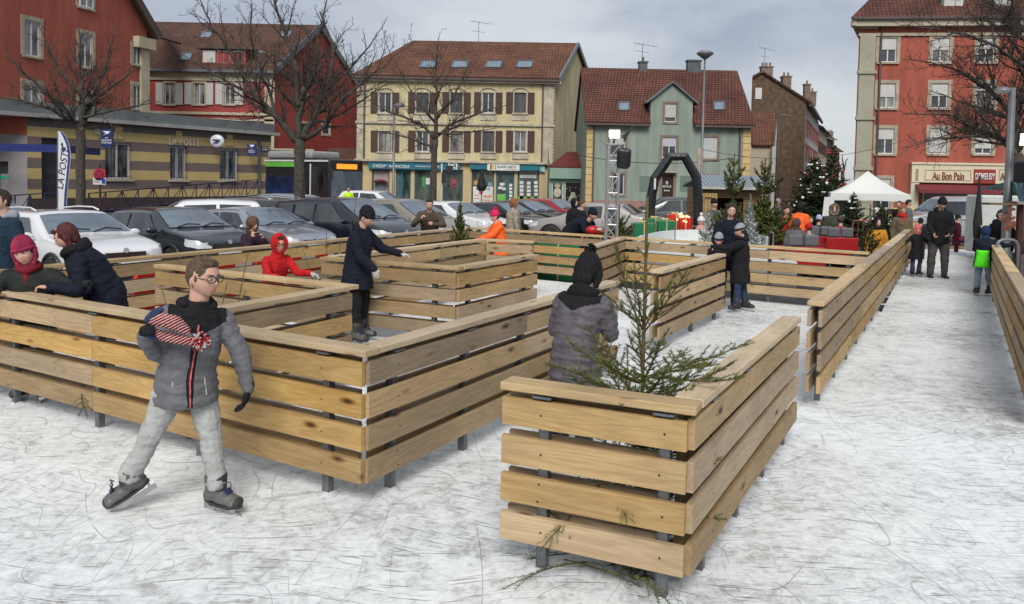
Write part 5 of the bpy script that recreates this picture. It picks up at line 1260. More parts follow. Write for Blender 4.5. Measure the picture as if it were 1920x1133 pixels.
    mb.cur = 1; mb.add([P.pt(P.L, Z0), P.pt(P.L, zt), P.pt(P.L, zt, -8), P.pt(P.L, Z0, -8)], [(0, 1, 2, 3)])
    DB = mat('grey_brown_band', (.135, .115, .105), .85, var=.15, scale=.8)
    mb.build('wall', [m, DB, mat('dark_plinth', (.06, .04, .035), .9)], Q, True)
    mb = MB(); P.slab(mb, -9, P.L + .3, zt - .42, zt - .22, -8.3, .5); mb.cur = 1; P.slab(mb, -9, P.L + .1, zt - .22, zt + .35, -8, .25)
    mb.build('roof', [mat('pale_roof_edge', (.28, .28, .27), .7, var=.2, scale=1), mat('roof_grey', (.12, .135, .14), .7, var=.2, scale=.7)], Q, True)
    for h in hs:
        kb = MB(); c = (h[0] + h[1]) / 2; P.slab(kb, c - .22, c + .22, 4.1, 4.45, 0, .06); P.slab(kb, c - .3, c + .3, 3.75, 4.1, 0, .06)
        kb.build('keystone', mat('yellow_stone', (.50, .38, .16), .85), Q, True)
    for h in hs: window(P, Q, h, grille=mat('navy_iron', (.01, .012, .045), .5), sill=mat('pale_sill', (.45, .38, .28), .8), rec=.2, fw=.1, glass=GLASSC)
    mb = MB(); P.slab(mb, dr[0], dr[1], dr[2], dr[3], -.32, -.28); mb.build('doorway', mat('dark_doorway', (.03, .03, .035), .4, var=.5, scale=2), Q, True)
    # wing to the left with canopy and cash machine
    W = Fac(-140, 40.2, 51, 40.6, 318)
    mb = MB(); a1, z1 = W.uz(20, 226); za = W.uz(20, 252)[1]; zb = W.uz(20, 284)[1]
    W.wall(mb, 0, W.L, Z0, zt - .45, [(W.L - 6, W.L - .9, Z0, zb - .5)], .4); mb.build('wing_wall', mat('grey_lilac_render', (.27, .25, .26), .85, var=.08), Q, True)
    mb = MB(); W.slab(mb, 0, W.L, za, z1 + .2, 0, .05); mb.build('red_band', MATS['red_render'], Q, True)
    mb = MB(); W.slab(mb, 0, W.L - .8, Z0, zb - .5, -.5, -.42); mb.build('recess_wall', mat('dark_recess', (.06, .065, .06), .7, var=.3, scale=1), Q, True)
    mb = MB(); h = W.px((-5, 326, 15, 370)); W.slab(mb, h[0], h[1], h[2], h[3], -.42, -.3); mb.cur = 1; h = W.px((-5, 330, 15, 336)); W.slab(mb, h[0], h[1], h[2], h[3], -.3, -.28); mb.build('cash_machine', [mat('pale_metal', (.35, .37, .36), .5), mat('green_sign', (.01, .25, .12), .5, emit=.3)], Q, True)
    mb = MB(); c0 = atY(-90, 279, 38); c1 = atY(113, 286, 38.5); c2_ = atY(186, 288, 43.6); NB = mat('navy_canopy', (.008, .018, .13), .4)
    zc = 3.0
    for a_, b_ in ((c0, c1), (c1, c2_)):
        a_ = V((a_.x, a_.y, zc)); b_ = V((b_.x, b_.y, zc)); mb.bar(a_, b_, .12, .36)
    mb.build('canopy', NB, Q, True)
    # lettering & signs
    text_on(P, Q, 'LA POSTE', 315, 372, 264.5, mat('pale_letter', (.55, .53, .5), .6), .09, hgt=.42, space=1.3)
    text_on(P, Q, 'ANQUE', 176, 190, 247.5, MATS['pale_letter'], .09, hgt=.34)
    NV = mat('navy_sign', (.012, .02, .11), .4)
    u, z = P.uz(391, 265); mb = MB(); p_ = P.pt(u, z, .75); cdir = V((0, -1, .0)); mb.sph(p_, (.44, .14, .40), 24, 12); mb.bar(p_, P.pt(u, z, 0), .06, .06); o = mb.build('round_sign', mat('sign_pearl', (.55, .55, .58), .3), Q, True, smooth=True)
    mb = MB(); f0 = p_ + V((0, -.15, 0)); mb.prism([f0 + V((-.24, 0, .10)), f0 + V((.24, 0, .10)), f0 + V((.14, 0, .02)), f0 + V((.26, 0, .02)), f0 + V((.1, 0, -.05)), f0 + V((.12, 0, -.12)), f0 + V((-.22, 0, -.15)), f0 + V((.0, 0, -.02)), f0 + V((-.16, 0, .03))], (0, -.02, 0)); _sub(mb, 'emblem', NV, o, Q)
    for (x0, y0, x1, y1, dY, two) in ((190, 243, 212, 276, 42.6, 1), (464, 270, 481, 291, 52.6, 0)):
        a_ = atY(x0, y1, dY); b_ = atY(x1, y0, dY); mb = MB(); mb.box(((a_.x + b_.x) / 2, dY, (a_.z + b_.z) / 2), (b_.x - a_.x, .12, b_.z - a_.z)); mb.bar(((b_.x + a_.x) / 2, dY, (a_.z + b_.z) / 2), ((b_.x + a_.x) / 2 - .9, dY + .9, (a_.z + b_.z) / 2), .06, .06); o = mb.build('hanging_sign', NV, Q, True)
        w_ = b_.x - a_.x; h_ = b_.z - a_.z; cx = (a_.x + b_.x) / 2
        Mx = Matrix(((1, 0, 0, 0), (0, 0, -1, 0), (0, 1, 0, 0), (0, 0, 0, 1)))
        for i, s_ in enumerate(('LA', 'BANQUE', 'POSTALE')): textobj('lettering', s_, Matrix.Translation((cx, dY - .07, b_.z - h_ * (.48 + .14 * i))) @ Mx, h_ * .14, MATS['white_lettering'], Q, ext=.004)
        mb = MB(); c = V((cx, dY - .07, b_.z - h_ * .2)); k = w_ * .34
        mb.prism([c + V((-k, 0, k * .4)), c + V((k, 0, k * .4)), c + V((k * .5, 0, 0)), c + V((k * .9, 0, -.0)), c + V((-k * .9, 0, -k * .6)), c + V((0, 0, -.02))], (0, -.015, 0)); _sub(mb, 'emblem', MATS['white_lettering'], o, Q)
    mb = MB(); h = P.px((489, 274, 502, 283)); P.slab(mb, h[0], h[1], h[2], h[3], .0, .05); mb.build('street_plate', mat('plate_navy', (.01, .01, .04), .5), Q, True)
    text_on(P, Q, 'RUE', 491, 500, 276.5, MATS['white_lettering'], .06, hgt=.1); text_on(P, Q, 'DE L\'HÔTEL', 490, 501, 280.3, MATS['white_lettering'], .06, hgt=.1)
    mb = MB(); h = P.px((483, 270, 486, 300)); P.slab(mb, h[0], h[1], Z0, 4.2, .02, .16); mb.build('drainpipe', ZINC, Q, True)
    # ramp railing
    NI = MATS['navy_iron']
    for (pa, pb, lab, n, drop) in (((166, 363, 40.5), (484, 337, 50.5), 'long navy blue ramp railing with crossed bars in front of the striped wall', 12, .95), ((-60, 372, 36), (112, 361, 38), 'navy blue railing left of the white post banner', 6, 1.0)):
        a_ = atY(*pa); b_ = atY(*pb); R_ = thing('railing', (a_.x, a_.y, G0), lab, 'railing', 'navy railings'); mb = MB()
        prev = None; d = b_ - a_
        for i in range(n + 1):
            p = a_ + d * (i / n); q = p - V((0, 0, drop)); mb.bar(p, V((p.x, p.y, G0)), .045, .045)
            if prev:
                pm = (prev[0] + p) / 2; mb.bar(prev[0], (prev[1] + q) / 2, .03, .03) if i % 2 else mb.bar(p, (prev[1] + q) / 2, .03, .03)
                mb.bar(prev[1], p, .03, .03) if i % 2 == 0 else mb.bar(prev[1] * .5 + q * .5, p, .03, .03)
                mb.bar(prev[1], q, .035, .035); mb.bar(prev[0], p, .06, .05)
            prev = (p, q)
        mb.build('bars', NI, R_, True)
        mb = MB(); mb.prism([V((a_.x, a_.y + .1, G0)), V((b_.x, b_.y + .1, G0)), V((b_.x, b_.y + .1, b_.z - drop - .02)), V((a_.x, a_.y + .1, a_.z - drop - .02))], (-.9, .6, 0)); mb.build('ramp_base', mat('dark_navy_panel', (.012, .015, .05), .6), R_, True)
leftside()
# ------------------------------------------------ vehicles
def paint(name, c, metal=.3): return mat('paint_' + name, c, .28, metal=metal, var=.04, scale=1.5, coat=1., spec=.5)
CGL = glass_mat('car_glass', (.012, .016, .018), .03, 1., curtain=(.05, .06, .06)); WSG = glass_mat('windscreen_sky_tint', (.16, .20, .25), .02, 1., curtain=(.15, .19, .24))  # windscreen colour has the pale blue sky reflection painted in
TYRE = mat('tyre', (.02, .02, .02), .8); RIM = mat('rim', (.35, .36, .37), .35, metal=.9); HL = mat('headlight_glass', (.55, .57, .58), .12, var=.3, scale=25, spec=1.); TL = mat('tail_light', (.35, .01, .01), .2)
PLATE = mat('plate', (.7, .7, .68), .4); DKP = mat('dark_trim', (.02, .02, .022), .5); CHR = mat('chrome', (.6, .6, .6), .15, metal=1.)
# profile stations: x along length (0 rear .. 1 front): beltline z, top z (fractions of height), half width top
KINDS = {
 'hatch': dict(L=4.05, W=1.70, H=1.47, tail=.05, rb=.12, rf=.56, ws=.76, hood=.66, nose=.52),
 'estate': dict(L=4.55, W=1.78, H=1.47, tail=.03, rb=.07, rf=.55, ws=.73, hood=.66, nose=.52),
 'mpv': dict(L=4.5, W=1.80, H=1.66, tail=.03, rb=.08, rf=.60, ws=.83, hood=.62, nose=.48),
 'sedan': dict(L=4.6, W=1.80, H=1.45, tail=.22, rb=.33, rf=.58, ws=.76, hood=.65, nose=.50),
 'coupehatch': dict(L=4.3, W=1.72, H=1.42, tail=.07, rb=.22, rf=.55, ws=.76, hood=.65, nose=.50),
 'van': dict(L=4.4, W=1.80, H=1.82, tail=.02, rb=.04, rf=.62, ws=.78, hood=.60, nose=.46)}
def car(kind, col, pos, ang, label, rails=False, group='parked cars', grille='wide', rearview=False, rz0=None, glass=None, cname='parked_car', cat='car', sc=1., tilt=0.):
    k = KINDS[kind]; L_, W, H = k['L'] * sc, k['W'] * sc, k['H'] * sc
    t = thing(cname, (pos[0], pos[1], G0 if rz0 is None else rz0), label, cat, group, rz=ang); t.rotation_euler = (0, -radians(tilt), ang)
    # local: +x forward, z up, centred
    belt = .64 * H if kind != 'mpv' else .60 * H
    if kind == 'van': belt = .58 * H
    X = lambda u: (u - .5) * L_
    def lerp(tab, u):
        if u <= tab[0][0]: return tab[0][1]
        for (a, va), (b, vb) in zip(tab[:-1], tab[1:]):
            if a <= u <= b:
                s = (u - a) / (b - a); return va + (vb - va) * s
        return tab[-1][1]
    tailz = belt * (1.02 if kind != 'sedan' else 1.08)
    top = [(0, tailz * .92), (k['tail'], tailz), (k['rb'], H * .97), ((k['rb'] + k['rf']) / 2, H), (k['rf'], H * .975), (k['ws'], k['hood'] * H + .02), ((k['ws'] + 1) / 2, k['hood'] * H - .06), (.965, k['nose'] * H + .04), (1, k['nose'] * H - .06)]
    if kind == 'sedan': top = [(0, tailz * .9), (.03, tailz * .97), (k['tail'] - .02, tailz)] + top[2:]
    wid = [(0, .86), (.04, .93), (.15, .985), (.5, 1.), (.8, .985), (.93, .92), (.98, .82), (1, .72)]
    bl = [(0, belt * .95), (.2, belt), (k['ws'], belt * .95), (.9, k['nose'] * H + .02), (1, k['nose'] * H - .12)]
    us = sorted(set([0, .012, .03, k['tail'], k['tail'] + .01, k['rb'] - .015, k['rb'], k['rb'] + .03, .3, .4, .5, k['rf'] - .04, k['rf'], k['rf'] + .02, (k['rf'] + k['ws']) / 2, k['ws'] - .01, k['ws'] + .01, .85, .92, .955, .975, .99, 1.]))
    def section(u):
        zt = lerp(top, u); zb_ = min(lerp(bl, u), zt - .015); w = W / 2 * lerp(wid, u)
        cab = max(0, (zt - zb_ - .05) / (H - belt)); cab = min(1, cab)
        wt = w * (1 - .22 * cab) - .03 * cab          # top half width
        z0 = .20 + .10 * (max(0, u - .93) / .07) + .08 * max(0, (.05 - u) / .05)
        e = .12 if cab > .25 else .3
        pts = [(0, z0), (w * .9, z0), (w * .985, z0 + .08), (w, (z0 + zb_) * .5), (w * .985, zb_ - .05), (w * .955, zb_), (wt + (w * .955 - wt) * .12, zt - (zt - zb_) * .16 if cab > .1 else zt - (zt - zb_) * .4), (wt * .90, zt - .035 * cab - (zt - zb_) * .08 * (1 - cab)), (wt * .55, zt - .008), (0, zt)]
        return pts
    secs = [section(u) for u in us]; n = len(secs[0])
    mb = MB(); vs = []; idx = {}
    for i, (u, s_) in enumerate(zip(us, secs)):
        for j, (y, z) in enumerate(s_):
            idx[(i, j, 1)] = len(vs); vs.append((X(u), y, z))
            if j in (0, n - 1): idx[(i, j, -1)] = idx[(i, j, 1)]
            else: idx[(i, j, -1)] = len(vs); vs.append((X(u), -y, z))
    fs = []
    for i in range(len(us) - 1):
        for j in range(n - 1):
            for sd in (1, -1):
                f = [idx[(i, j, sd)], idx[(i + 1, j, sd)], idx[(i + 1, j + 1, sd)], idx[(i, j + 1, sd)]]
                fs.append(f)
    for i in (0, len(us) - 1):
        fs.append([idx[(i, j, 1)] for j in range(n)] + [idx[(i, j, -1)] for j in range(n - 2, 0, -1)])
    mb.add(vs, fs); body = mb.build('body', col, t, smooth=True)
    bv = body.modifiers.new('b', 'SUBSURF'); bv.levels = 1; bv.render_levels = 1
    # point on the side glass plane etc
    def side(u, v, sd, off=.008):
        """v 0 belt..1 roof edge on the cabin side"""
        s_ = section(u); a = V((X(u), s_[5][0], s_[5][1])); b_ = V((X(u), s_[6][0], s_[6][1])); p = a.lerp(b_, v); p.y += off + .004; p.y *= sd; return p
    def panel(name, grid, m, th=.01, par=None):
        """grid of points -> thin closed sheet"""
        g = MB(); R_, C_ = len(grid), len(grid[0]); vs = [p for r in grid for p in r]
        g.add(vs, [(r * C_ + c, r * C_ + c + 1, (r + 1) * C_ + c + 1, (r + 1) * C_ + c) for r in range(R_ - 1) for c in range(C_ - 1)])
        o = g.build(name, m, par or t, smooth=True); return o
    g_ = glass or CGL
    def wtop(u):  # max v so that the glass stays under the falling roof line
        return .93
    r0, r1 = k['rb'] + .015, k['rf'] - .005
    n_d = 3 if kind in ('estate', 'mpv') else 2
    cuts = {'estate': [r0, .24, .43, k['rf']], 'mpv': [r0, .27, .46, k['rf'] + .0], 'hatch': [r0 + .02, .36, k['rf']], 'sedan': [r0 + .0, .44, k['rf']], 'coupehatch': [r0 - .02, .37, k['rf']], 'van': [r0, .34, .42, k['rf']]}[kind]
    for sd in (1, -1):
        for a, b_ in zip(cuts[:-1], cuts[1:]):
            if kind == 'van' and b_ == cuts[2]: continue
            A, B_ = a + .010, b_ - .010; m_ = 6; grid = []
            last = (b_ == cuts[-1])
            for r in range(4):
                v = .08 + .82 * r / 3; row = []
                for c in range(m_):
                    u = A + (B_ - A) * c / (m_ - 1)
                    if last: u = A + ((B_ + (1 - r / 3) * (k['ws'] - k['rf']) * .62) - A) * c / (m_ - 1)
                    row.append(side(u, v if True else 0, sd))
                grid.append(row)
            panel('side_window', grid, g_)
    def toppt(u, y, off=.012):
        s_ = section(u); wt = s_[7][0]; y_ = y * wt; zt = s_[9][1]; z = zt - (abs(y) ** 3) * (zt - s_[7][1]); return V((X(u), y_, z + off))
    a, b_ = k['rf'] + .028, k['ws'] - .012
    panel('windscreen', [[toppt(a + (b_ - a) * r / 5, y * (.97 + .0 * r), .014) + V((.006, 0, 0)) for y in (-1, -.8, -.5, 0, .5, .8, 1)] for r in range(6)], WSG)
    a, b_ = k['tail'] + .012, k['rb'] - .012
    if b_ > a: panel('rear_window', [[toppt(a + (b_ - a) * r / 5, y * .93, .016) - V((.008, 0, 0)) for y in (-1, -.8, -.5, 0, .5, .8, 1)] for r in range(6)], g_)
    # wipers
    wp = MB()
    for y0, y1 in ((-.75, .0), (.05, .8)): wp.tube([toppt(k['ws'] - .006, y0, .03), toppt(k['ws'] - .03, (y0 + y1) / 2, .035), toppt(k['ws'] - .022, y1, .03)], .01, 5)
    wp.build('wipers', DKP, t)
    # mirrors
    for sd in (1, -1):
        m = MB(); p = side(k['ws'] - .075, .12, sd, .02); m.sph(p + V((-.02, sd * .12, .05)), (.06, .115, .075), 14, 10); m.capsule([p, p + V((0, sd * .08, .02))], .022, 6); m.build('mirror', col if kind != 'van' else DKP, t, smooth=True)
    # lights
    for sd in (1, -1):
        m = MB(); nz = k['nose'] * H; w = W / 2
        G = []
        for r in range(4):
            row = []
            for c in range(5):
                u = .995 - .085 * c / 4 * (1 if r else .9); s_ = section(u); zz = nz - .16 + .15 * r / 3 + .05 * c / 4
                zz = min(zz, s_[7][1] + .005)
                # outer skin y at height zz
                P_ = [(s_[q][0], s_[q][1]) for q in range(2, 8)]; y = None
                for (ya, za), (yb, zb2) in zip(P_[:-1], P_[1:]):
                    if za <= zz <= zb2 and zb2 > za: y = ya + (yb - ya) * (zz - za) / (zb2 - za)
                if y is None: y = P_[-1][0]
                row.append(V((X(u) + .012, sd * (y + .004), zz)))
            G.append(row)
        G = [[V((X(1.0) + .012 - .02 * r, sd * W / 2 * .46, nz - .16 + .12 * r / 3))] + row for r, row in enumerate(G)]
        panel('headlight', G, HL)
        m = MB(); s_ = section(.02); m.box((X(.02), sd * W / 2 * .84, belt * .86), (.10, .18, .30 if kind not in ('sedan', 'coupehatch') else .16)); o = m.build('tail_light', TL, t); bb = o.modifiers.new('b', 'BEVEL'); bb.width = .03; bb.segments = 2
    m = MB(); nz = k['nose'] * H
    m.box((X(1) - .0, 0, nz - .13), (.05, W * .40, .10)); 
    m.cur = 1
    for i in range(3): m.box((X(1) + .027, 0, nz - .165 + i * .035), (.01, W * .38, .008))
    m.cyl((X(1) + .02, 0, nz - .05), (X(1) + .035, 0, nz - .045), .05, n=12)
    o = m.build('grille', [DKP, CHR], t)
    m = MB(); m.box((X(1) - .02, 0, .36), (.10, W * .62, .17)); m.build('air_intake', DKP, t)
    m = MB(); m.box((X(1) + .035, 0, .47), (.02, .52, .11)); m.build('number_plate', PLATE, t); m = MB(); m.box((X(0) - .012, 0, .62 if kind != 'sedan' else .62), (.02, .52, .11)); m.build('number_plate', PLATE, t)
    m = MB(); m.box((X(0) + .03, 0, .42), (.10, W * .9, .2)); m.build('rear_bumper', col, t)
    if rails:
        for sd in (1, -1):
            m = MB(); P_ = [toppt(u, sd * .93, .02 + .05 * (0 if u in (k['rb'] + .03, k['rf'] - .03) else 1)) for u in (k['rb'] + .03, k['rb'] + .07, .33, k['rf'] - .08, k['rf'] - .03)]; m.tube(P_, .016, 6); m.build('roof_rail', rails if not isinstance(rails, bool) else CHR, t, smooth=True)
    # door lines and handles
    for sd in (1, -1):
        m = MB()
        for u in cuts[1:]:
            uu = u + (.09 if u == cuts[-1] else 0); s_ = section(uu); m.tube([V((X(uu), sd * (s_[q][0] + .002), s_[q][1])) for q in (2, 3, 4, 5)], .004, 4)
        m.build('door_gap', DKP, t)
        for u in [c_ - .05 for c_ in cuts[-2:]]: m = MB(); s_ = section(u); m.box((X(u), sd * (s_[4][0] + .012), s_[4][1] - .05), (.18, .03, .03)); m.build('door_handle', col, t)
    for ux in (.19, .81):
        for sd in (1, -1):
            w = MB(); c = V((X(ux), sd * (W / 2 - .10), .31)); w.cyl(c - V((0, sd * .10, 0)), c + V((0, sd * .105, 0)), .31, n=24); wh = w.build('wheel', TYRE, t)
            r_ = MB(); r_.cyl(c + V((0, sd * .10, 0)), c + V((0, sd * .112, 0)), .20, n=20); r_.cur = 1
            for q in range(5): a = 2 * pi * q / 5; r_.bar(c + V((0, sd * .114, 0)), c + V((cos(a) * .19, sd * .114, sin(a) * .19)), .045, .02, up=(0, 1, 0))
            o = r_.build('rim', [DKP, RIM], wh)
            a_ = MB(); ring = [c + V((cos(a) * .37, sd * .092, sin(a) * .37)) for a in [pi * q / 12 for q in range(13)]]; a_.tube(ring, .035, 6); a_.build('wheel_arch', DKP, t)
    return t
def carp(kind, col, wpx, d, ang, label, **kw):
    """place so that the windscreen base centre is at photo column wpx, depth d; ang degrees heading"""
    a = radians(ang); k = KINDS[kind]; p = atY(wpx, 400, d); u = (k['ws'] - .5) * k['L']; return car(kind, col, (p.x - cos(a) * u, p.y - sin(a) * u), a, label, **kw)
WHT = paint('white', (.68, .69, .70), 0.); GRY = paint('anthracite', (.035, .040, .050), .5); SIL = paint('silver', (.42, .45, .50), .7); BLKP = paint('black', (.008, .008, .010), .1)
NVY = paint('black_blue', (.010, .013, .022), .3); BEI = paint('beige', (.36, .32, .26), .6); CRD = paint('car_red', (.30, .012, .015), .2); SND = paint('sand', (.45, .42, .38), .5); GGR = paint('grey_green', (.10, .11, .105), .6)
carp('estate', WHT, 175, 15.0, -38, 'white estate car with roof rails, nearest on the left beside the woman in navy', rails=WHT, tilt=2.5, rz0=-.2)
carp('hatch', GRY, 382, 17.2, -38, 'dark grey hatchback between the white estate and the silver car', tilt=2.5, rz0=-.2)
carp('coupehatch', SIL, 541, 19.3, -37, 'silver hatchback behind the girl with curly hair', tilt=2.5, rz0=-.2)
carp('mpv', NVY, 722, 20.6, -36, 'large black people carrier behind the boy in the black beanie', sc=1., tilt=2.5, rz0=-.2)
carp('mpv', BEI, 822, 23.5, -36, 'beige people carrier behind the man with the moustache', sc=.95, tilt=2.5, rz0=-.2)
carp('hatch', WHT, 894, 26.3, -36, 'white rounded hatchback behind the small spruce and the child in orange', tilt=2.5, rz0=-.2)
carp('hatch', BLKP, 985, 28.6, -38, 'small black hatchback behind the woman in the beige coat', sc=.95, tilt=2.5, rz0=-.2)
carp('coupehatch', BLKP, 1028, 31.0, -38, 'shiny black hatchback between the small black car and the red car', tilt=2.5, rz0=-.2)
carp('hatch', CRD, 1075, 33.0, -38, 'red hatchback parked in front of the little shop', tilt=2.5, rz0=-.2)
p = atY(1128, 400, 26.5); car('sedan', SND, (p.x, p.y), radians(158), 'sand coloured saloon seen from behind its tail, by the lattice tower')
p = atY(1262, 400, 34); car('mpv', GGR, (p.x, p.y), radians(183), 'grey green people carrier behind the black inflatable arch', sc=.93)
carp('hatch', WHT, 278, 20.5, -158, 'white hatchback in the second row below the no parking sign')
p = atY(452, 400, 23.5); car('estate', mat('paint_dark', (.02, .02, .022), .3, coat=1., var=.03), (p.x, p.y), radians(150), 'dark estate car with roof rails turned away in front of the ramp', rails=True)
carp('coupehatch', SIL, 615, 27.5, -20, 'silver car half hidden behind the big tree trunk', sc=1.05)
carp('hatch', WHT, 745, 38, -20, 'white hatchback far back beside the person in a yellow vest')
carp('hatch', paint('pale_grey', (.3, .33, .35), .6), 18, 17.5, -24, 'pale grey car at the left edge behind the white estate')
p = atY(1784, 400, 32); car('van', paint('van_white', (.62, .63, .65), .2), (p.x, p.y), radians(176), 'white van with dark side windows in front of the bakery', cname='van', cat='van')
p = atY(1723, 400, 38); car('hatch', paint('yellow', (.65, .5, .03), 0.), (p.x, p.y), radians(0), 'low yellow car glimpsed behind the bakery van', sc=.8)

# bus
def bus():
    a = atY(497, 330, 44.0); b = atY(618, 330, 41.5); a = V((a.x, a.y, 0)); b = V((b.x, b.y, 0)); ux = (b - a).normalized(); L_ = (b - a).length; ny = V((ux.y, -ux.x, 0)); ny = ny if ny.y < 0 else -ny
    t = thing('city_bus', (b.x, b.y, G0), 'dark city bus with orange destination display and green stripe behind the big tree', 'bus')
    M = Matrix((ux, -ny, V((0, 0, 1)))).transposed(); H = 2.95; W = 2.5
    def P(u, o, z): return a + ux * u + ny * o + V((0, 0, G0 + z))
    def bx(mb, u0, u1, o0, o1, z0, z1): return mb.box(P((u0 + u1) / 2, (o0 + o1) / 2, (z0 + z1) / 2), (abs(u1 - u0), abs(o1 - o0), z1 - z0), M)
    mb = MB(); bx(mb, 0, L_, -W, 0, .35, H); o = mb.build('body', mat('bus_black', (.015, .017, .02), .25, coat=.6), t, True); bv = o.modifiers.new('b', 'BEVEL'); bv.width = .08; bv.segments = 3
    mb = MB(); bx(mb, 0.05, L_ - 1.4, 0, .02, .4, 2.0); mb.build('lower_panel', mat('bus_blue_print', (.010, .022, .075), .35, var=.8, scale=1.6, detail=8), t, True)
    mb = MB(); bx(mb, 0.05, L_ - 2.2, 0.0, .025, H - .42, H - .15); mb.build('green_stripe', mat('bus_green', (.12, .42, .06), .4, var=.3, scale=.6), t, True)
    mb = MB(); bx(mb, 0, L_ - 1.4, -W * .9, -.1, H, H + .42); o = mb.build('roof_fairing', mat('bus_grey', (.26, .27, .26), .5), t, True); bv = o.modifiers.new('b', 'BEVEL'); bv.width = .15; bv.segments = 3
    mb = MB(); bx(mb, L_ - 2.2, L_ - .25, .003, .03, 1.0, 2.55); mb.build('side_glass', CGL, t, True)
    mb = MB(); bx(mb, L_ - 1.35, L_ - 1.28, .02, .06, .4, 2.7); bx(mb, 0, L_ - .1, .0, .05, H - .14, H - .06); mb.build('pale_trim', WHITE, t, True)
    for s in (0,):
        mb = MB(); c = P(L_ - 2.6 - s * 5.5, .0, .5); mb.cyl(c - ny * .25, c + ny * .03, .48, n=20); mb.build('wheel', TYRE, t, True)
    # front face (towards +u)
    def fx(mb, o0, o1, z0, z1, d): return mb.box(P(L_ + d, (o0 + o1) / 2, (z0 + z1) / 2), (.03, abs(o1 - o0), z1 - z0), M)
    mb = MB(); fx(mb, -W + .12, -.12, 1.0, 2.35, .012); mb.build('windscreen', WSG, t, True)
    mb = MB(); fx(mb, -W + .5, -.5, 2.46, 2.72, .013); mb.build('destination_display', mat('amber_led', (.9, .25, .02), .5, emit=.8, var=.8, scale=14), t, True)
    for q in (-W + .3, -.3): mb = MB(); mb.sph(P(L_ + .01, q, .75), (.06, .16, .1)); mb.build('headlight', HL, t, True, smooth=True)
    mb = MB(); mb.capsule([P(L_ + .02, -.02, 2.5), P(L_ + .25, .12, 2.35), P(L_ + .25, .12, 2.0)], .05, 6); mb.build('mirror', BLK, t, True)
    # the front also shows a display on the near side corner
bus()
# ------------------------------------------------ vegetation
def bark_mat(name, c): return mat('bark_' + name, c, .95, var=.5, scale=7, bump=.9, bscale=22, detail=8)
BARK = bark_mat('grey_brown', (.060, .052, .043)); TWIG = mat('twig', (.048, .038, .031), .9, var=.3, scale=3)
def needle_mat(name, c1, c2, sc_=6.):
    if name in MATS: return MATS[name]
    m, nt, b = newmat(name); L = nt.links; tc = N(nt, 'ShaderNodeTexCoord'); nz = N(nt, 'ShaderNodeTexNoise', Scale=sc_, Detail=3.); L.new(tc.outputs['Object'], nz.inputs[0])
    cr = N(nt, 'ShaderNodeValToRGB'); e = cr.color_ramp.elements; e[0].position = .35; e[1].position = .65; e[0].color = lin(c1); e[1].color = lin(c2); L.new(nz.outputs['Fac'], cr.inputs['Fac']); L.new(cr.outputs[0], b.inputs['Base Color'])
    b.inputs['Roughness'].default_value = .55; b.inputs['Specular IOR Level'].default_value = .3; MATS[name] = m; return m
NEED = needle_mat('spruce_needles', (.045, .062, .013), (.14, .155, .040)); NEEDD = needle_mat('dark_needles', (.012, .026, .010), (.035, .055, .016), 3.); FLOCK = needle_mat('flocked_needles', (.30, .34, .33), (.62, .65, .65), 4.)
STEM = mat('spruce_stem', (.10, .075, .025), .8, var=.3, scale=12, bump=.4)
def needle_twig(mb, p0, p1, r, ln, dens, wd=.0011, up=.6, R=None):
    """needles around a twig; every needle a thin blade"""
    d = p1 - p0; L_ = d.length
    if L_ < 1e-4: return
    d.normalize(); u = d.orthogonal().normalized(); w = d.cross(u)
    n = max(2, int(L_ * dens))
    for i in range(n):
        s = (i + r.random()) / n; a = r.uniform(0, 2 * pi); q = p0 + d * (L_ * s)
        o = (u * cos(a) + w * sin(a)); k = ln * r.uniform(.7, 1.15)
        if o.z < -.3: k *= .75
        t = (o + d * r.uniform(.6, 1.1) + V((0, 0, .12))).normalized()
        sd = t.cross(o).normalized() * wd * r.uniform(.8, 1.3)
        mb.add([q - sd, q + sd, q + t * k * .6 + sd * .8, q + t * k, q + t * k * .6 - sd * .8], [(0, 1, 2, 3, 4)])
def curve(p, d, L_, n, bend, r, wob=.06):
    pts = [p.copy()]; d = d.normalized()
    for i in range(n):
        d = (d + V((r.gauss(0, wob), r.gauss(0, wob), r.gauss(0, wob))) + V((0, 0, bend / n))).normalized(); pts.append(pts[-1] + d * (L_ / n))
    return pts
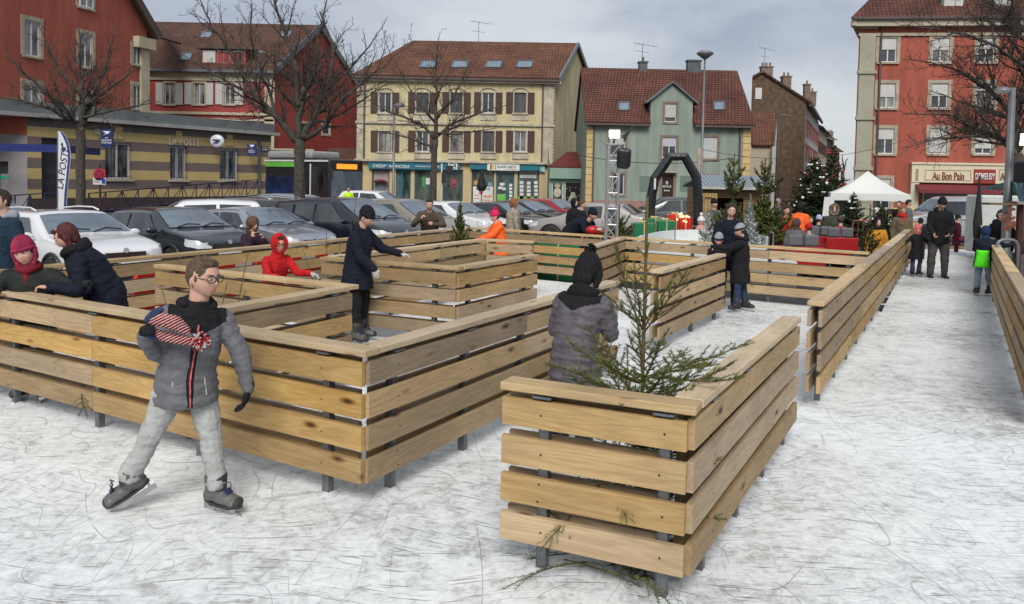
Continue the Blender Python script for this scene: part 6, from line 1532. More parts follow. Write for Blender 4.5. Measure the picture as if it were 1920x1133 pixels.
def spruce(label, loc, H, whorls, seed=1, ln=.018, dens=420, wd=.0012, stem_r=.012, nm=None, group=None, lean=(0, 0), twigs=True, name='spruce_tree', tw_sp=.07, tlen=.45):
    r = random.Random(seed); t = thing(name, loc, label, 'tree', group)
    top = V((lean[0], lean[1], H)); sp = MB(); pts = [V((lean[0] * s * s, lean[1] * s * s, H * s)) for s in [i / 10 for i in range(11)]]
    sp.tube(pts, [stem_r * (1.15 - s / 10. * .55) for s in range(11)], 8); sp.build('trunk', STEM, t, smooth=True)
    br = MB(); nb = MB()
    needle_twig(nb, V((0, 0, 0)) + pts[5], pts[10], r, ln, dens * .8, wd)
    for (z, n, L_, el, bd) in whorls:
        base = V((lean[0] * (z / H) ** 2, lean[1] * (z / H) ** 2, z)); a0 = r.uniform(0, 6)
        for i in range(n):
            a = a0 + 2 * pi * i / n + r.uniform(-.3, .3); e = radians(el + r.uniform(-10, 10)); l_ = L_ * r.uniform(.75, 1.15)
            P = curve(base + V((0, 0, r.uniform(-.02, .02))), V((cos(a) * cos(e), sin(a) * cos(e), sin(e))), l_, 6, bd, r)
            br.tube(P, [.003 * (1 - k / 7.5) * (1 + l_ * 2) for k in range(7)], 5)
            for k in range(1 if l_ > .2 else 0, 6): needle_twig(nb, P[k], P[k + 1], r, ln, dens, wd)
            if twigs and l_ > .16:
                ns = int(l_ / tw_sp)
                for j in range(1, ns):
                    s = j / ns; k = min(5, int(s * 6)); q = P[k].lerp(P[k + 1], s * 6 - k); d = (P[k + 1] - P[k]).normalized(); sdv = d.cross(V((0, 0, 1))).normalized()
                    for sg in (-1, 1):
                        if r.random() < .12: continue
                        tl = l_ * tlen * (1 - s * .8) * r.uniform(.6, 1.15)
                        Q = curve(q, d * .8 + sdv * sg * .8 + V((0, 0, r.uniform(-.15, .2))), tl, 3, .1, r)
                        for m_ in range(3): needle_twig(nb, Q[m_], Q[m_ + 1], r, ln * .95, dens * .9, wd)
                        br.tube(Q, [.0028, .0022, .0016, .001], 3, False)
                        if tl > .22:
                            for m_ in (1, 2):
                                for s2 in (-1, 1):
                                    dd = (Q[m_ + 1] - Q[m_]).normalized() if m_ < 3 else d; e2 = Q[m_] + (dd * .8 + dd.cross(V((0, 0, 1))).normalized() * s2 * .7) * tl * .35; needle_twig(nb, Q[m_], e2, r, ln * .9, dens * .85, wd)
    br.build('branches', STEM, t); nb.build('needles', nm or NEED, t, fixn=False)
    return t
def autow(H, R, n, z0=.15, el=15, bd=.3, k=7):
    return [(z0 + (H * .96 - z0) * (i / n) ** .95, k, max(.05, R * (1 - (i / n) * .92)), el + 35 * i / n, bd) for i in range(n)]
# the small spruce in the nearest corner
spruce('small sparse spruce with bare leader in the nearest fence corner', (.715, 4.32, 0), 1.92,
       [(.06 + .11 * i_, 11, .42 - .004 * i_, -12 + 5 * i_, .1 + .05 * i_) for i_ in range(6)] + [(.72, 7, .44, 14, .4), (.84, 8, .56, 12, .3), (.94, 7, .58, 15, .3), (1.05, 3, .26, 40, .4), (1.20, 6, .46, 48, .25), (1.6, 3, .08, 60, .1)], seed=4, ln=.021, dens=620, wd=.0014, lean=(.0, .0), tw_sp=.06)
# loose branches that stick through the boards
def loose_branch(label, p, d, L_, seed):
    r = random.Random(seed); t = thing('spruce_branch', p, label, 'branch', 'spruce branches poking through the fences'); nb = MB(); br = MB(); P = curve(V((0, 0, 0)), V(d), L_, 5, -.5, r)
    br.tube(P, [.004, .0035, .003, .0025, .002, .001], 5)
    for k in range(5): needle_twig(nb, P[k], P[k + 1], r, .018, 450)
    for k in (1, 2, 3):
        for s in (-1, 1): Q = curve(P[k], (P[k + 1] - P[k]).normalized() + V((s * .5, 0, .3)), L_ * .35, 2, -.3, r); needle_twig(nb, Q[0], Q[1], r, .018, 450); needle_twig(nb, Q[1], Q[2], r, .018, 450)
    br.build('stem', STEM, t); nb.build('needles', NEED, t, fixn=False)
p = atY(150, 742, 5.75); loose_branch('green spruce sprig hanging out between the boards left of the skating boy', p + V((0, .03, 0)), (.5, -1.1, .1), .33, 3)
loose_branch('spruce branch on the ice under the near front fence', V((.42, 4.1, .05)), (-.8, -.5, .1), .5, 8)
loose_branch('second spruce branch on the ice behind the near front post', V((.62, 4.0, .04)), (.2, -.5, .15), .4, 9)
def fpt(s, z, o=-.02): q = Fl.lerp(Fc, s); n = V((fx.y, -fx.x)); n = n if n.y < 0 else -n; q = q + n * o; return V((q.x, q.y, z))
loose_branch('sprig poking out of the lowest gap of the near front fence', fpt(.38, .30), (-.5, -.75, -.12), .26, 12)
loose_branch('sprig poking through the gap beside the near front post', fpt(.66, .47), (.15, -.8, -.25), .20, 13)
loose_branch('sprig hanging in the gap above the lowest board near the left front post', fpt(.22, .31), (.7, -.6, -.1), .24, 14)
loose_branch('bushy spruce bough lying between the near front posts', V((.30, 4.12, .05)), (.9, -.35, .08), .42, 15)
loose_branch('spruce bough spreading left under the near front fence', V((.5, 4.2, .06)), (-.9, .05, .05), .55, 16)
# tall bare shoots behind the skating boy
def shoots(label, px, py0, Y, hts, seed=2):
    r = random.Random(seed); b = atY(px, py0, Y); b.z = 0; t = thing('bare_sapling', b, label, 'tree', 'bare thin saplings in the maze'); mb = MB(); nb = MB()
    for i, (dx, h) in enumerate(hts):
        P = curve(V((dx * .5, r.uniform(-.1, .1), 0)), V((dx * .6, 0, h)), h, 6, .0, r, .03); mb.tube(P, [.009, .008, .007, .006, .005, .004, .003], 5); needle_twig(nb, P[3], P[6], r, .02, 160, .0012); needle_twig(nb, P[1], P[3], r, .03, 160, .0012)
    mb.build('stems', STEM, t); nb.build('needles', NEED, t, fixn=False)
shoots('cluster of thin green shoots behind the boy\'s head', 375, 560, 7.4, [(-.25, .95), (-.1, .9), (.05, 1.22), (.12, 1.0), (.3, .95), (-.4, .6), (.42, 1.3)], 5)
shoots('thin shoots beside the boy in the black beanie', 640, 520, 11.0, [(-.25, 1.25), (-.1, 1.15), (.06, 1.55), (.15, 1.8), (.25, 1.5), (-.45, 1.1)], 7)
p = atY(862, 450, 15.2); spruce('small narrow spruce standing behind the middle pen, left of the child in orange', (p.x, p.y, 0), 1.58, autow(1.58, .42, 13, .3, 30, .4, 8), seed=5, ln=.04, dens=420, wd=.004, tw_sp=.08)
p = atY(1160, 450, 15.6); spruce('bushy low spruce behind the short fence below the lattice tower', (p.x, p.y, 0), 1.55, [(.35 + .1 * i, 9, .60 - .04 * i, 15 + 3 * i, .3) for i in range(7)] + [(1.0, 5, .45, 60, .1), (1.1, 3, .3, 70, 0)], seed=6, ln=.042, dens=420, wd=.004, tw_sp=.08)
p = atY(1372, 450, 17.8); spruce('dark spruce with bare whippy top behind the smiling woman', (p.x, p.y, G0), 2.75, autow(1.75, 1.0, 12, .25, 25, .3, 8) + [(1.75, 5, .6, 58, .1), (2.1, 4, .45, 62, .1), (2.45, 3, .25, 65, 0)], seed=7, ln=.055, dens=300, wd=.006, tw_sp=.10)
p = atY(1430, 450, 18.8); spruce('broad green spruce right of the smiling woman, before the wooden chalet', (p.x, p.y, G0), 2.7, autow(1.85, 1.2, 14, .2, 22, .3, 9) + [(1.8, 5, .65, 58, .1), (2.1, 4, .5, 62, .1), (2.35, 3, .3, 65, 0)], seed=8, ln=.055, dens=300, wd=.006, tw_sp=.10)
p = atY(1325, 450, 16.9); spruce('thin white flocked tree left of the smiling woman', (p.x, p.y, G0), 1.75, autow(1.6, .55, 9, .3, 35, .3, 5), seed=9, ln=.04, dens=250, wd=.005, nm=FLOCK, tw_sp=.16, name='flocked_tree')
p = atY(1405, 450, 17.0); spruce('frosted white flocked tree right of the smiling woman', (p.x, p.y, G0), 1.9, autow(1.8, .52, 14, .3, 40, .3, 7), seed=10, ln=.045, dens=330, wd=.006, nm=FLOCK, tw_sp=.1, name='flocked_tree')
p = atY(1630, 450, 15.6); spruce('dark small spruce behind the left rail of the skating lane', (p.x, p.y, G0), 1.75, autow(1.5, .55, 10, .2, 15, .2, 6), seed=11, ln=.055, dens=200, wd=.006, nm=NEEDD, tw_sp=.12)
def xmas(label, px, Y, H, R, seed, py=450, nb_=34, red=8):
    p = atY(px, py, Y); t = spruce(label, (p.x, p.y, G0), H, autow(H * .98, R, 17, .25, 8, .15, 9), seed=seed, ln=.08, dens=150, wd=.011, nm=NEEDD, tw_sp=.2, name='christmas_tree', stem_r=.05); r = random.Random(seed)
    BAU = mat('white_bauble', (.75, .75, .72), .3); BR_ = mat('red_bauble', (.45, .02, .02), .3)
    for i in range(nb_):
        z = H * r.uniform(.12, .92); a = r.uniform(pi * .95, 2.05 * pi); q = R * (1 - z / H * .92) * .92
        mb = MB(); c = V((cos(a) * q, sin(a) * q, z)); rr = r.choice((.03, .04, .055)); 
        if r.random() < .4: mb.sph(c - V((rr, 0, 0)), (rr, .02, rr * .6), 8, 6); mb.sph(c + V((rr, 0, 0)), (rr, .02, rr * .6), 8, 6); mb.build('ribbon_bow', BR_ if i < red else BAU, t, smooth=True)
        else: mb.sph(c, rr, 10, 8); mb.build('bauble', BR_ if i < red else BAU, t, smooth=True)
    return t
xmas('tall christmas tree with white baubles left of the white gazebo', 1522, 30, 3.3, 1.5, 21)
xmas('dark christmas tree with red bows against the gazebo corner', 1556, 33, 4.0, 1.2, 22, red=30)
xmas('small decorated tree under the white gazebo', 1598, 27, 1.9, .8, 23, nb_=16, red=3)
xmas('low fir with white baubles right of the gazebo post', 1650, 24, 1.6, .7, 24, nb_=10, red=0)

def bare_tree(label, px, Y, trunk, limbs, seed, scale=1., depth=4, dens=1., r0=.16, group='bare trees of the square', z0=None, name='bare_tree', twig_r=.0105):
    """trunk / limbs: polylines of (photo x, photo y, depth offset, radius)"""
    r = random.Random(seed); g = atY(trunk[0][0], 400, Y); loc = V((g.x, g.y, G0)); t = thing(name, loc, label, 'tree', group)
    def pt(q): p = atY(q[0], q[1], Y + q[2]); return p - loc
    T = [pt(q) for q in trunk]; T[0].z = 0; tr = [q[3] for q in trunk]
    mb = MB()
    def smooth(P, R):
        o, ro = [], []
        for i in range(len(P) - 1):
            a, b = P[i], P[i + 1]; p_ = P[i - 1] if i else a * 2 - b; n_ = P[i + 2] if i + 2 < len(P) else b * 2 - a
            for k in range(4):
                s = k / 4; o.append(.5 * ((2 * a) + (b - p_) * s + (2 * p_ - 5 * a + 4 * b - n_) * s * s + (3 * a - p_ - 3 * b + n_) * s ** 3)); ro.append(R[i] + (R[i + 1] - R[i]) * s)
        o.append(P[-1]); ro.append(R[-1]); return o, ro
    P, R_ = smooth(T, tr); R_[0] *= 1.25; mb.tube([p + V((r.gauss(0, .01), 0, 0)) for p in P], R_, 12); mb.build('trunk', BARK, t, smooth=True)
    tw = MB(); lb = MB(); cnt = [0]
    def grow(P, R, lvl):
        """side shoots along polyline"""
        if lvl > depth: return
        L_ = sum((b - a).length for a, b in zip(P[:-1], P[1:])); sp_ = {1: .27, 2: .20, 3: .16, 4: .15}.get(lvl, .15) * scale / dens
        n = int(L_ / sp_); m_ = len(P) - 1; ang = r.uniform(0, 6)
        for i in range(n):
            s = (i + .5 + r.uniform(-.3, .3)) / n
            if lvl == 1 and s < .12: continue
            k = min(m_ - 1, int(s * m_)); f = s * m_ - k; q = P[k].lerp(P[k + 1], f); rr = R[k] + (R[k + 1] - R[k]) * f; d = (P[k + 1] - P[k]).normalized()
            u = d.orthogonal().normalized(); ang += 2.4; w = d.cross(u); o = u * cos(ang) + w * sin(ang)
            cl = L_ * (1.05 - s * .72) * r.uniform(.36, .72) * (1.0 if lvl > 1 else .75)
            if lvl >= 3: cl = min(cl, .9 * scale)
            if cl < .12 * scale: cl = .12 * scale
            dd = (d * .75 + o * r.uniform(.6, 1.0) + V((0, 0, .22))).normalized(); nr = min(rr * .6, .032 * cl / .8 + .006); ns = 5 if lvl < 3 else 3
            Q = curve(q, dd, cl, ns, .25 if lvl < 3 else .1, r, .13)
            RR = [max(twig_r * .55, nr * (1 - j / (ns + .6))) for j in range(ns + 1)]
            cnt[0] += 1
            (lb if lvl < 2 else tw).tube(Q, RR, 6 if lvl < 2 else (4 if lvl < 3 else 3), False)
            grow(Q, RR, lvl + 1)
    for l_ in limbs:
        P, R_ = smooth([pt(q) for q in l_], [q[3] for q in l_]); P = [P[0]] + [p + V((r.gauss(0, .02), r.gauss(0, .04), r.gauss(0, .02))) * scale for p in P[1:]]
        lb.tube(P, R_, 8); grow(P, R_, 1)
    lb.build('limbs', BARK, t, smooth=True); tw.build('twigs', TWIG, t, fixn=False)
    return t
bare_tree('bare tree in front of the striped post office beside the white banner', 150, 29,
  [(152, 430, 0, .17), (151, 340, 0, .155), (150, 300, 0, .15), (152, 262, 0, .16), (150, 240, 0, .14)],
  [[(150, 245, 0, .11), (122, 208, -.3, .075), (60, 150, -.8, .045), (5, 95, -1.2, .02)], [(150, 245, 0, .11), (155, 185, 0, .09), (150, 120, .3, .055), (148, 50, .3, .02)], [(152, 240, 0, .10), (172, 185, .3, .07), (200, 120, .8, .04), (215, 50, 1., .015)],
   [(155, 200, 0, .07), (205, 165, .2, .045), (262, 125, .2, .02)], [(153, 222, 0, .06), (215, 208, -.5, .035), (300, 190, -.8, .012)], [(145, 232, 0, .07), (80, 200, -.5, .045), (-20, 175, -.8, .015)], [(152, 180, 0, .06), (105, 120, .5, .04), (70, 40, .6, .012)]], 31, scale=1.05, dens=1.1)
bare_tree('largest bare tree with forked trunk in front of the bus', 560, 27,
  [(561, 395, 0, .20), (561, 350, 0, .175), (561, 310, 0, .17), (562, 280, 0, .19), (562, 262, 0, .16)],
  [[(558, 268, 0, .12), (520, 222, -.2, .10), (480, 180, -.4, .075), (445, 120, -.8, .05), (400, 50, -1.2, .03), (370, -10, -1.2, .015)], [(561, 262, 0, .13), (560, 190, .2, .11), (553, 120, .4, .08), (530, 50, .6, .05), (500, -40, .6, .02)], [(565, 262, 0, .12), (590, 215, 0, .10), (612, 170, .2, .08), (625, 100, .6, .05), (600, 20, .8, .025)],
   [(568, 262, 0, .10), (610, 235, -.5, .07), (645, 185, -.8, .05), (700, 140, -1., .03), (780, 75, -1.2, .012)], [(558, 200, 0, .08), (590, 140, .6, .06), (600, 60, 1., .035), (620, -20, 1.2, .015)], [(520, 222, -.2, .06), (495, 150, .3, .045), (470, 60, .6, .03), (470, -10, .8, .01)], [(480, 180, -.4, .05), (420, 150, -.8, .035), (340, 100, -1., .012)], [(612, 170, .2, .05), (665, 120, .5, .035), (720, 50, .6, .012)], [(590, 230, 0, .05), (640, 215, -.4, .035), (735, 150, -.8, .012)]], 32, scale=1.15, dens=1.0)
bare_tree('slimmer bare tree in front of the yellow bank building', 815, 37,
  [(811, 385, 0, .17), (813, 340, 0, .155), (814, 300, 0, .14), (817, 262, 0, .13)],
  [[(817, 264, 0, .10), (818, 200, 0, .08), (816, 140, .2, .05), (820, 80, .3, .02)], [(817, 262, 0, .08), (785, 230, -.3, .06), (740, 215, -.5, .04), (690, 190, -.8, .015)], [(817, 258, 0, .08), (850, 232, .3, .06), (895, 215, .6, .04), (950, 195, .8, .015)], [(816, 230, 0, .06), (775, 180, .5, .04), (745, 120, .6, .015)], [(818, 225, 0, .06), (855, 175, .5, .04), (880, 120, .6, .015)], [(815, 280, 0, .06), (770, 260, -.5, .04), (700, 245, -.8, .012)], [(818, 250, 0, .05), (870, 250, -.5, .035), (930, 240, -.5, .012)]], 33, scale=1.3, dens=1.15)
bare_tree('big bare tree reaching in from the right over the red corner building', 1925, 27,
  [(1915, 430, 0, .22), (1912, 340, 0, .2), (1905, 290, 0, .2)],
  [[(1905, 292, 0, .12), (1880, 262, 0, .09), (1830, 240, -.4, .06), (1770, 215, -.8, .035), (1690, 215, -1., .012)], [(1905, 285, 0, .13), (1900, 220, .3, .10), (1850, 165, .5, .06), (1790, 130, .8, .035), (1700, 110, 1., .012)], [(1908, 280, 0, .14), (1935, 180, 0, .12), (1930, 80, .3, .09), (1880, 20, .5, .05), (1800, -20, .5, .02)],
   [(1880, 262, 0, .06), (1800, 255, -.8, .04), (1700, 275, -1.2, .012)], [(1930, 130, 0, .08), (1870, 90, -.5, .05), (1790, 60, -.8, .03), (1700, 50, -1., .01)], [(1900, 220, .3, .06), (1840, 205, .4, .04), (1740, 170, .6, .012)], [(1935, 180, 0, .08), (1990, 100, 0, .05), (2040, 20, 0, .02)]], 34, scale=1.1, dens=1.15)
bare_tree('hazy small bare tree far down the side street', 1580, 120, [(1580, 360, 0, .3), (1580, 320, 0, .25)], [[(1580, 325, 0, .18), (1578, 290, 0, .05)], [(1580, 325, 0, .15), (1590, 295, 0, .04)], [(1580, 330, 0, .15), (1570, 298, 0, .04)]], 35, scale=4., depth=2)
# ------------------------------------------------ street furniture and market props
WHT_P = mat('powder_white', (.6, .6, .58), .5, var=.06); GALV = mat('lamp_grey', (.17, .18, .19), .5, metal=.4, var=.15, scale=4)
def lamp_post(label, pxb, Y, pyt, pxt=None, kind='arm', dirx=1, r=.07, q=1.):
    b = atY(pxb, 400, Y); tp = atY(pxt or pxb, pyt, Y); h = tp.z - G0; t = thing('street_lamp', (b.x, b.y, G0), label, 'street lamp', 'street lamps')
    mb = MB(); mb.tube([(0, 0, 0), (0, 0, .9), (0, 0, .95), (0, 0, h)], [r * 1.35, r * 1.3, r, r * .65], 12); mb.build('pole', GALV, t, smooth=True)
    if kind == 'arm':
        mb = MB(); mb.cyl((0, 0, h - .1), (dirx * .45, 0, h - .02), .035 * q, n=8); mb.build('arm', GALV, t)
        mb = MB(); mb.lathe([(.03 * q, .14 * q), (.16 * q, .12 * q), (.27 * q, .04 * q), (.28 * q, .0)], (dirx * .5, 0, h - .06), 18); mb.build('lamp_shade', GALV, t, smooth=True)
        mb = MB(); mb.lathe([(.26 * q, 0), (.22 * q, -.06 * q), (.1 * q, -.09 * q), (.0, -.1 * q)], (dirx * .5, 0, h - .06), 18); mb.build('lamp_glass', mat('lamp_glass', (.55, .58, .6), .2), t, smooth=True)
    else:
        mb = MB(); mb.lathe([(.05, -.25), (.12, -.2), (.36, -.02), (.36, .05), (.2, .12), (.0, .14)], (0, 0, h), 20); mb.build('lamp_head', GALV, t, smooth=True)
        mb = MB(); mb.lathe([(.11, -.19), (.33, -.035)], (0, 0, h), 20); mb.build('lamp_glass', mat('lamp_glass', (.55, .58, .6), .2), t, smooth=True)
    return t
lamp_post('grey lamp post in front of the yellow building', 737, 41, 196, kind='arm', dirx=.5)
lamp_post('slender lamp post with round head before the green house', 1313, 36, 101, 1320, kind='disc', r=.06)
lamp_post('far lamp post rising above the post office roof', 483, 58, 97, kind='arm', dirx=.4, r=.06)
lamp_post('near grey lamp post beside the right lane rail', 1888, 15.5, 165, 1905, kind='arm', dirx=-.38, r=.085, q=.55)
# wooden pole in front of the green house with cable
b = atY(1316, 400, 44); t = thing('utility_pole', (b.x, b.y, G0), 'pale wooden pole in front of the green house', 'pole'); mb = MB(); q = atY(1311, 278, 44); mb.tube([(0, 0, 0), (q.x - b.x, 0, q.z - G0)], [.17, .13], 10); mb.build('pole', mat('pale_timber', (.33, .24, .18), .8, var=.2, scale=4), t, smooth=True)
b = atY(1455, 400, 52); t = thing('utility_pole', (b.x, b.y, G0), 'dark wooden pole beside the brick house', 'pole'); mb = MB(); q = atY(1455, 205, 52); mb.tube([(0, 0, 0), (0, 0, q.z - G0)], [.16, .11], 10); mb.build('pole', mat('dark_timber', (.07, .045, .03), .8, var=.2, scale=4), t, smooth=True)
q2 = atY(1484, 218, 52); mb = MB(); mb.cyl((0, 0, q.z - G0 - .3), (q2.x - b.x, 0, q2.z - G0), .04, n=6); mb.build('arm', GALV, t)
def cable(label, a, b, sag, r=.02):
    a = V(a); b = V(b); t = thing('overhead_cable', a, label, 'cable', 'overhead cables'); mb = MB(); mb.tube([(b - a) * s + V((0, 0, -4 * sag * s * (1 - s))) for s in [i / 16 for i in range(17)]], r, 5); mb.build('wire', DKP, t)
cable('sagging cable across the green house front, left half', atY(1070, 288, 44), atY(1222, 306, 44), .1)
cable('sagging cable across the green house front, right half', atY(1222, 306, 44), atY(1372, 297, 44), .1)
cable('thin cable strung from the pale pole to the red corner building', atY(1311, 279, 44), atY(1700, 262, 46), .8, .014)
# no parking sign
b = atY(188, 400, 27); t = thing('no_parking_sign', (b.x, b.y, G0), 'round red and blue no parking sign with disabled plate on brown pole', 'road sign'); z1 = atY(188, 319, 27).z - G0
mb = MB(); mb.cyl((0, 0, 0), (0, 0, z1 + .2), .035, n=8); mb.build('pole', mat('brown_pole', (.05, .02, .02), .5), t)
mb = MB(); mb.cyl((0, -.04, z1 - .15), (0, -.06, z1 - .15), .20, n=28); mb.build('sign_rim', mat('sign_red', (.5, .01, .03), .4), t)
mb = MB(); mb.cyl((0, -.061, z1 - .15), (0, -.067, z1 - .15), .155, n=28); mb.build('sign_face', mat('sign_wine', (.13, .01, .06), .4), t)
mb = MB(); 
for s in (-1, 1): mb.bar((-.11, -.07 - .001 * s, z1 - .15 - .11 * s), (.11, -.07 - .001 * s, z1 - .15 + .11 * s), .03, .01, up=(0, 1, 0))
mb.build('sign_cross', MATS['sign_red'], t)
z2 = atY(188, 340, 27).z - G0; mb = MB(); mb.box((0, -.05, z2), (.42, .02, .22)); o = mb.build('plate', WHITE, t); mb = MB(); mb.box((.14, -.063, z2), (.12, .006, .16)); mb.build('disabled_symbol', mat('sign_blue', (.01, .06, .35), .4), t)
mb = MB(); [mb.box((-.08, -.063, z2 + dz), (.2, .004, .012)) for dz in (-.04, 0, .04)]; mb.build('plate_text', DKP, t)
# post banner (feather flag)
b = atY(113, 400, 25); t = thing('feather_flag', (b.x, b.y, G0), 'tall white feather banner reading LA POSTE with blue edge', 'banner')
def fp(x, y): p = atY(x, y, 25); return V((p.x - b.x, 0, p.z - G0))
out = [(108.5, 247), (112, 246), (117, 248), (123, 256), (129, 270), (132, 285), (132, 300), (129, 330), (126, 362), (124.5, 396), (107.5, 396), (108, 320)]
mb = MB(); mb.prism([fp(*p) for p in out], (0, .02, 0)); mb.build('flag', mat('flag_white', (.62, .63, .66), .7, var=.05, scale=1), t)
ed = [(112, 246.2), (117, 248.2), (123, 256.2), (128.6, 270), (131.4, 285), (131.4, 300), (128.5, 330), (125.6, 362), (124, 396), (119.5, 396), (121, 362), (124.5, 330), (127.3, 300), (127.3, 286), (124.5, 271), (119, 258), (114.5, 250)]
mb = MB(); mb.prism([fp(*p) + V((0, -.008, 0)) for p in ed], (0, .006, 0)); mb.build('blue_edge', mat('flag_navy', (.02, .03, .16), .6), t)
Mx = Matrix(((1, 0, 0, 0), (0, 0, -1, 0), (0, 1, 0, 0), (0, 0, 0, 1)))
c = fp(118, 316); textobj('lettering', 'LA POSTE', Matrix.Translation(c + V((0, -.012, 0))) @ Mx @ Matrix.Rotation(radians(-98) + pi, 4, 'Z'), .30, mat('navy_text', (.02, .025, .08), .5), t, ext=.002, world=False, shear=.2)
mb = MB(); k = fp(117.5, 278); mb.prism([k + V(v) for v in ((-.06, -.012, .12), (.0, -.012, .18), (.03, -.012, .02), (.07, -.012, .02), (.03, -.012, -.14), (-.05, -.012, -.02), (-.0, -.012, .03))], (0, .004, 0)); mb.build('emblem', MATS['navy_text'], t)
mb = MB(); mb.cyl(fp(108, 400), fp(108.2, 250), .02, n=6); mb.cyl((0, 0, 0), fp(112, 396), .03, n=6); mb.build('pole', GALV, t)
# traffic light
b = atY(827, 400, 44); t = thing('traffic_light', (b.x, b.y, G0), 'white pole with small dark traffic light in front of the bank', 'traffic light'); h = atY(827, 307, 44).z - G0
mb = MB(); mb.cyl((0, 0, 0), (0, 0, h), .05, n=8); mb.build('pole', WHT_P, t); mb = MB(); mb.box((.12, -.08, h - .75), (.22, .2, .6)); mb.build('signal_box', DKP, t); mb = MB(); mb.box((.42, -.05, h - .25), (.35, .2, .3)); mb.build('signal_head', DKP, t)
# lattice tower with floodlight and speaker
def truss():
    Y = 15.2; b = atY(1147, 400, Y); t = thing('lattice_tower', (b.x, b.y, 0), 'silver lattice truss tower carrying the floodlight', 'truss tower'); h = atY(1153, 272, Y).z; w = .20
    AL = mat('aluminium', (.55, .55, .56), .3, metal=.85, var=.1); mb = MB(); cs = [(-w / 2, -w / 2), (w / 2, -w / 2), (w / 2, w / 2), (-w / 2, w / 2)]
    for x, y in cs: mb.cyl((x, y, 0), (x, y, h), .022, n=8)
    n = 9
    for i in range(n):
        z0_, z1_ = h * i / n, h * (i + 1) / n
        for k in range(4):
            a, c = cs[k], cs[(k + 1) % 4]
            if i % 2: a, c = c, a
            mb.cyl((a[0], a[1], z0_), (c[0], c[1], z1_), .011, n=6); mb.cyl((a[0], a[1], z1_), (c[0], c[1], z1_), .011, n=6)
    mb.build('truss', AL, t); mb = MB(); mb.box((0, 0, h + .01), (.3, .3, .02)); mb.build('top_plate', AL, t)
    s = thing('floodlight', V((b.x - .0, b.y, h + .02)), 'lit floodlight on top of the lattice tower', 'floodlight', 'floodlights')
    mb = MB(); mb.cyl((0, 0, 0), (.02, 0, .12), .02, n=6); mb.build('bracket', DKP, s)
    M = rotm(radians(-12), radians(20), 0)
    mb = MB(); mb.box((0.02, 0, .2), (.22, .12, .17), M); mb.build('housing', DKP, s); mb = MB(); mb.box(V((.02, 0, .2)) + M @ V((0, -.066, 0)), (.19, .012, .14), M); mb.build('lamp', LAMPM, s)
    mb = MB(); mb.prism([V((.18, -.04, .16)), V((.38, -.1, .36)), V((.33, -.1, .30)), V((.2, -.04, .04))], (0, .12, 0)); mb.build('visor', DKP, s)
    q = atY(1170, 297, Y - .1); t2 = thing('pa_speaker', V((q.x, q.y, q.z)), 'black rain covered loudspeaker hung on the lattice tower', 'speaker', 'loudspeakers'); mb = MB(); Mh = rotm(radians(-15), radians(10), radians(4))
    mb.box((0, 0, 0), (.25, .24, .38), Mh); o = mb.build('cabinet', mat('black_cover', (.012, .014, .015), .35, bump=.5, bscale=8), t2); bv = o.modifiers.new('b', 'BEVEL'); bv.width = .07; bv.segments = 4
    mb = MB(); mb.cyl((-.1, 0, .12), (-.22, .1, .14), .02, n=6); mb.build('bracket', GALV, t2)
LAMPM, nt_, b_ = newmat('lamp_lit'); b_.inputs['Emission Color'].default_value = (1, 1, .82, 1); b_.inputs['Emission Strength'].default_value = 9; b_.inputs['Base Color'].default_value = (1, 1, .9, 1)
truss()
q = atY(1921, 262, 14.9); s = thing('floodlight', q, 'lit floodlight at the right edge above the black speaker', 'floodlight', 'floodlights'); mb = MB(); mb.box((.1, .06, 0), (.34, .12, .22), rotm(-.2, .15)); mb.build('housing', DKP, s); mb = MB(); mb.box((.1, -.008, 0), (.32, .01, .2), rotm(-.2, .15)); mb.build('lamp', LAMPM, s); mb = MB(); mb.cyl((.1, .1, -.05), (.14, .2, -1.), .02, n=6); mb.build('bracket', GALV, s)
q = atY(1926, 322, 14.7); s = thing('pa_speaker', q, 'big black loudspeaker at the right edge above the hut roof', 'speaker', 'loudspeakers'); mb = MB(); mb.box((.06, 0, 0), (.42, .4, .42)); o = mb.build('cabinet', MATS['black_cover'], s); bv = o.modifiers.new('b', 'BEVEL'); bv.width = .06; bv.segments = 3; mb = MB(); mb.cyl((.15, .1, -.2), (.15, .1, -q.z), .03, n=6); mb.build('stand', GALV, s)
# inflatable arch
def arch():
    Y = 21.; P = [(1212, 425), (1222, 365), (1228, 335), (1256, 294), (1284, 294), (1306, 333), (1309, 370), (1312, 430)]
    b = atY(1262, 400, Y); t = thing('inflatable_arch', (b.x, b.y, G0), 'black angular inflatable arch in front of the green house', 'arch'); mb = MB(); pts = [atY(x, y, Y) - V((b.x, b.y, G0)) for x, y in P]; pts[0].z = 0; pts[-1].z = 0
    mb.tube(pts, .125, 8)
    o = mb.build('arch_tube', mat('black_vinyl', (.014, .016, .020), .3, var=.3, scale=4, bump=.4, bscale=6), t)
    mb = MB(); q = atY(1228, 345, Y - .16) - V((b.x, b.y, G0)); mb.box(q, (.05, .01, .28)); mb.build('white_strap', WHT_P, t)
arch()
b = atY(1215, 400, 14.2)
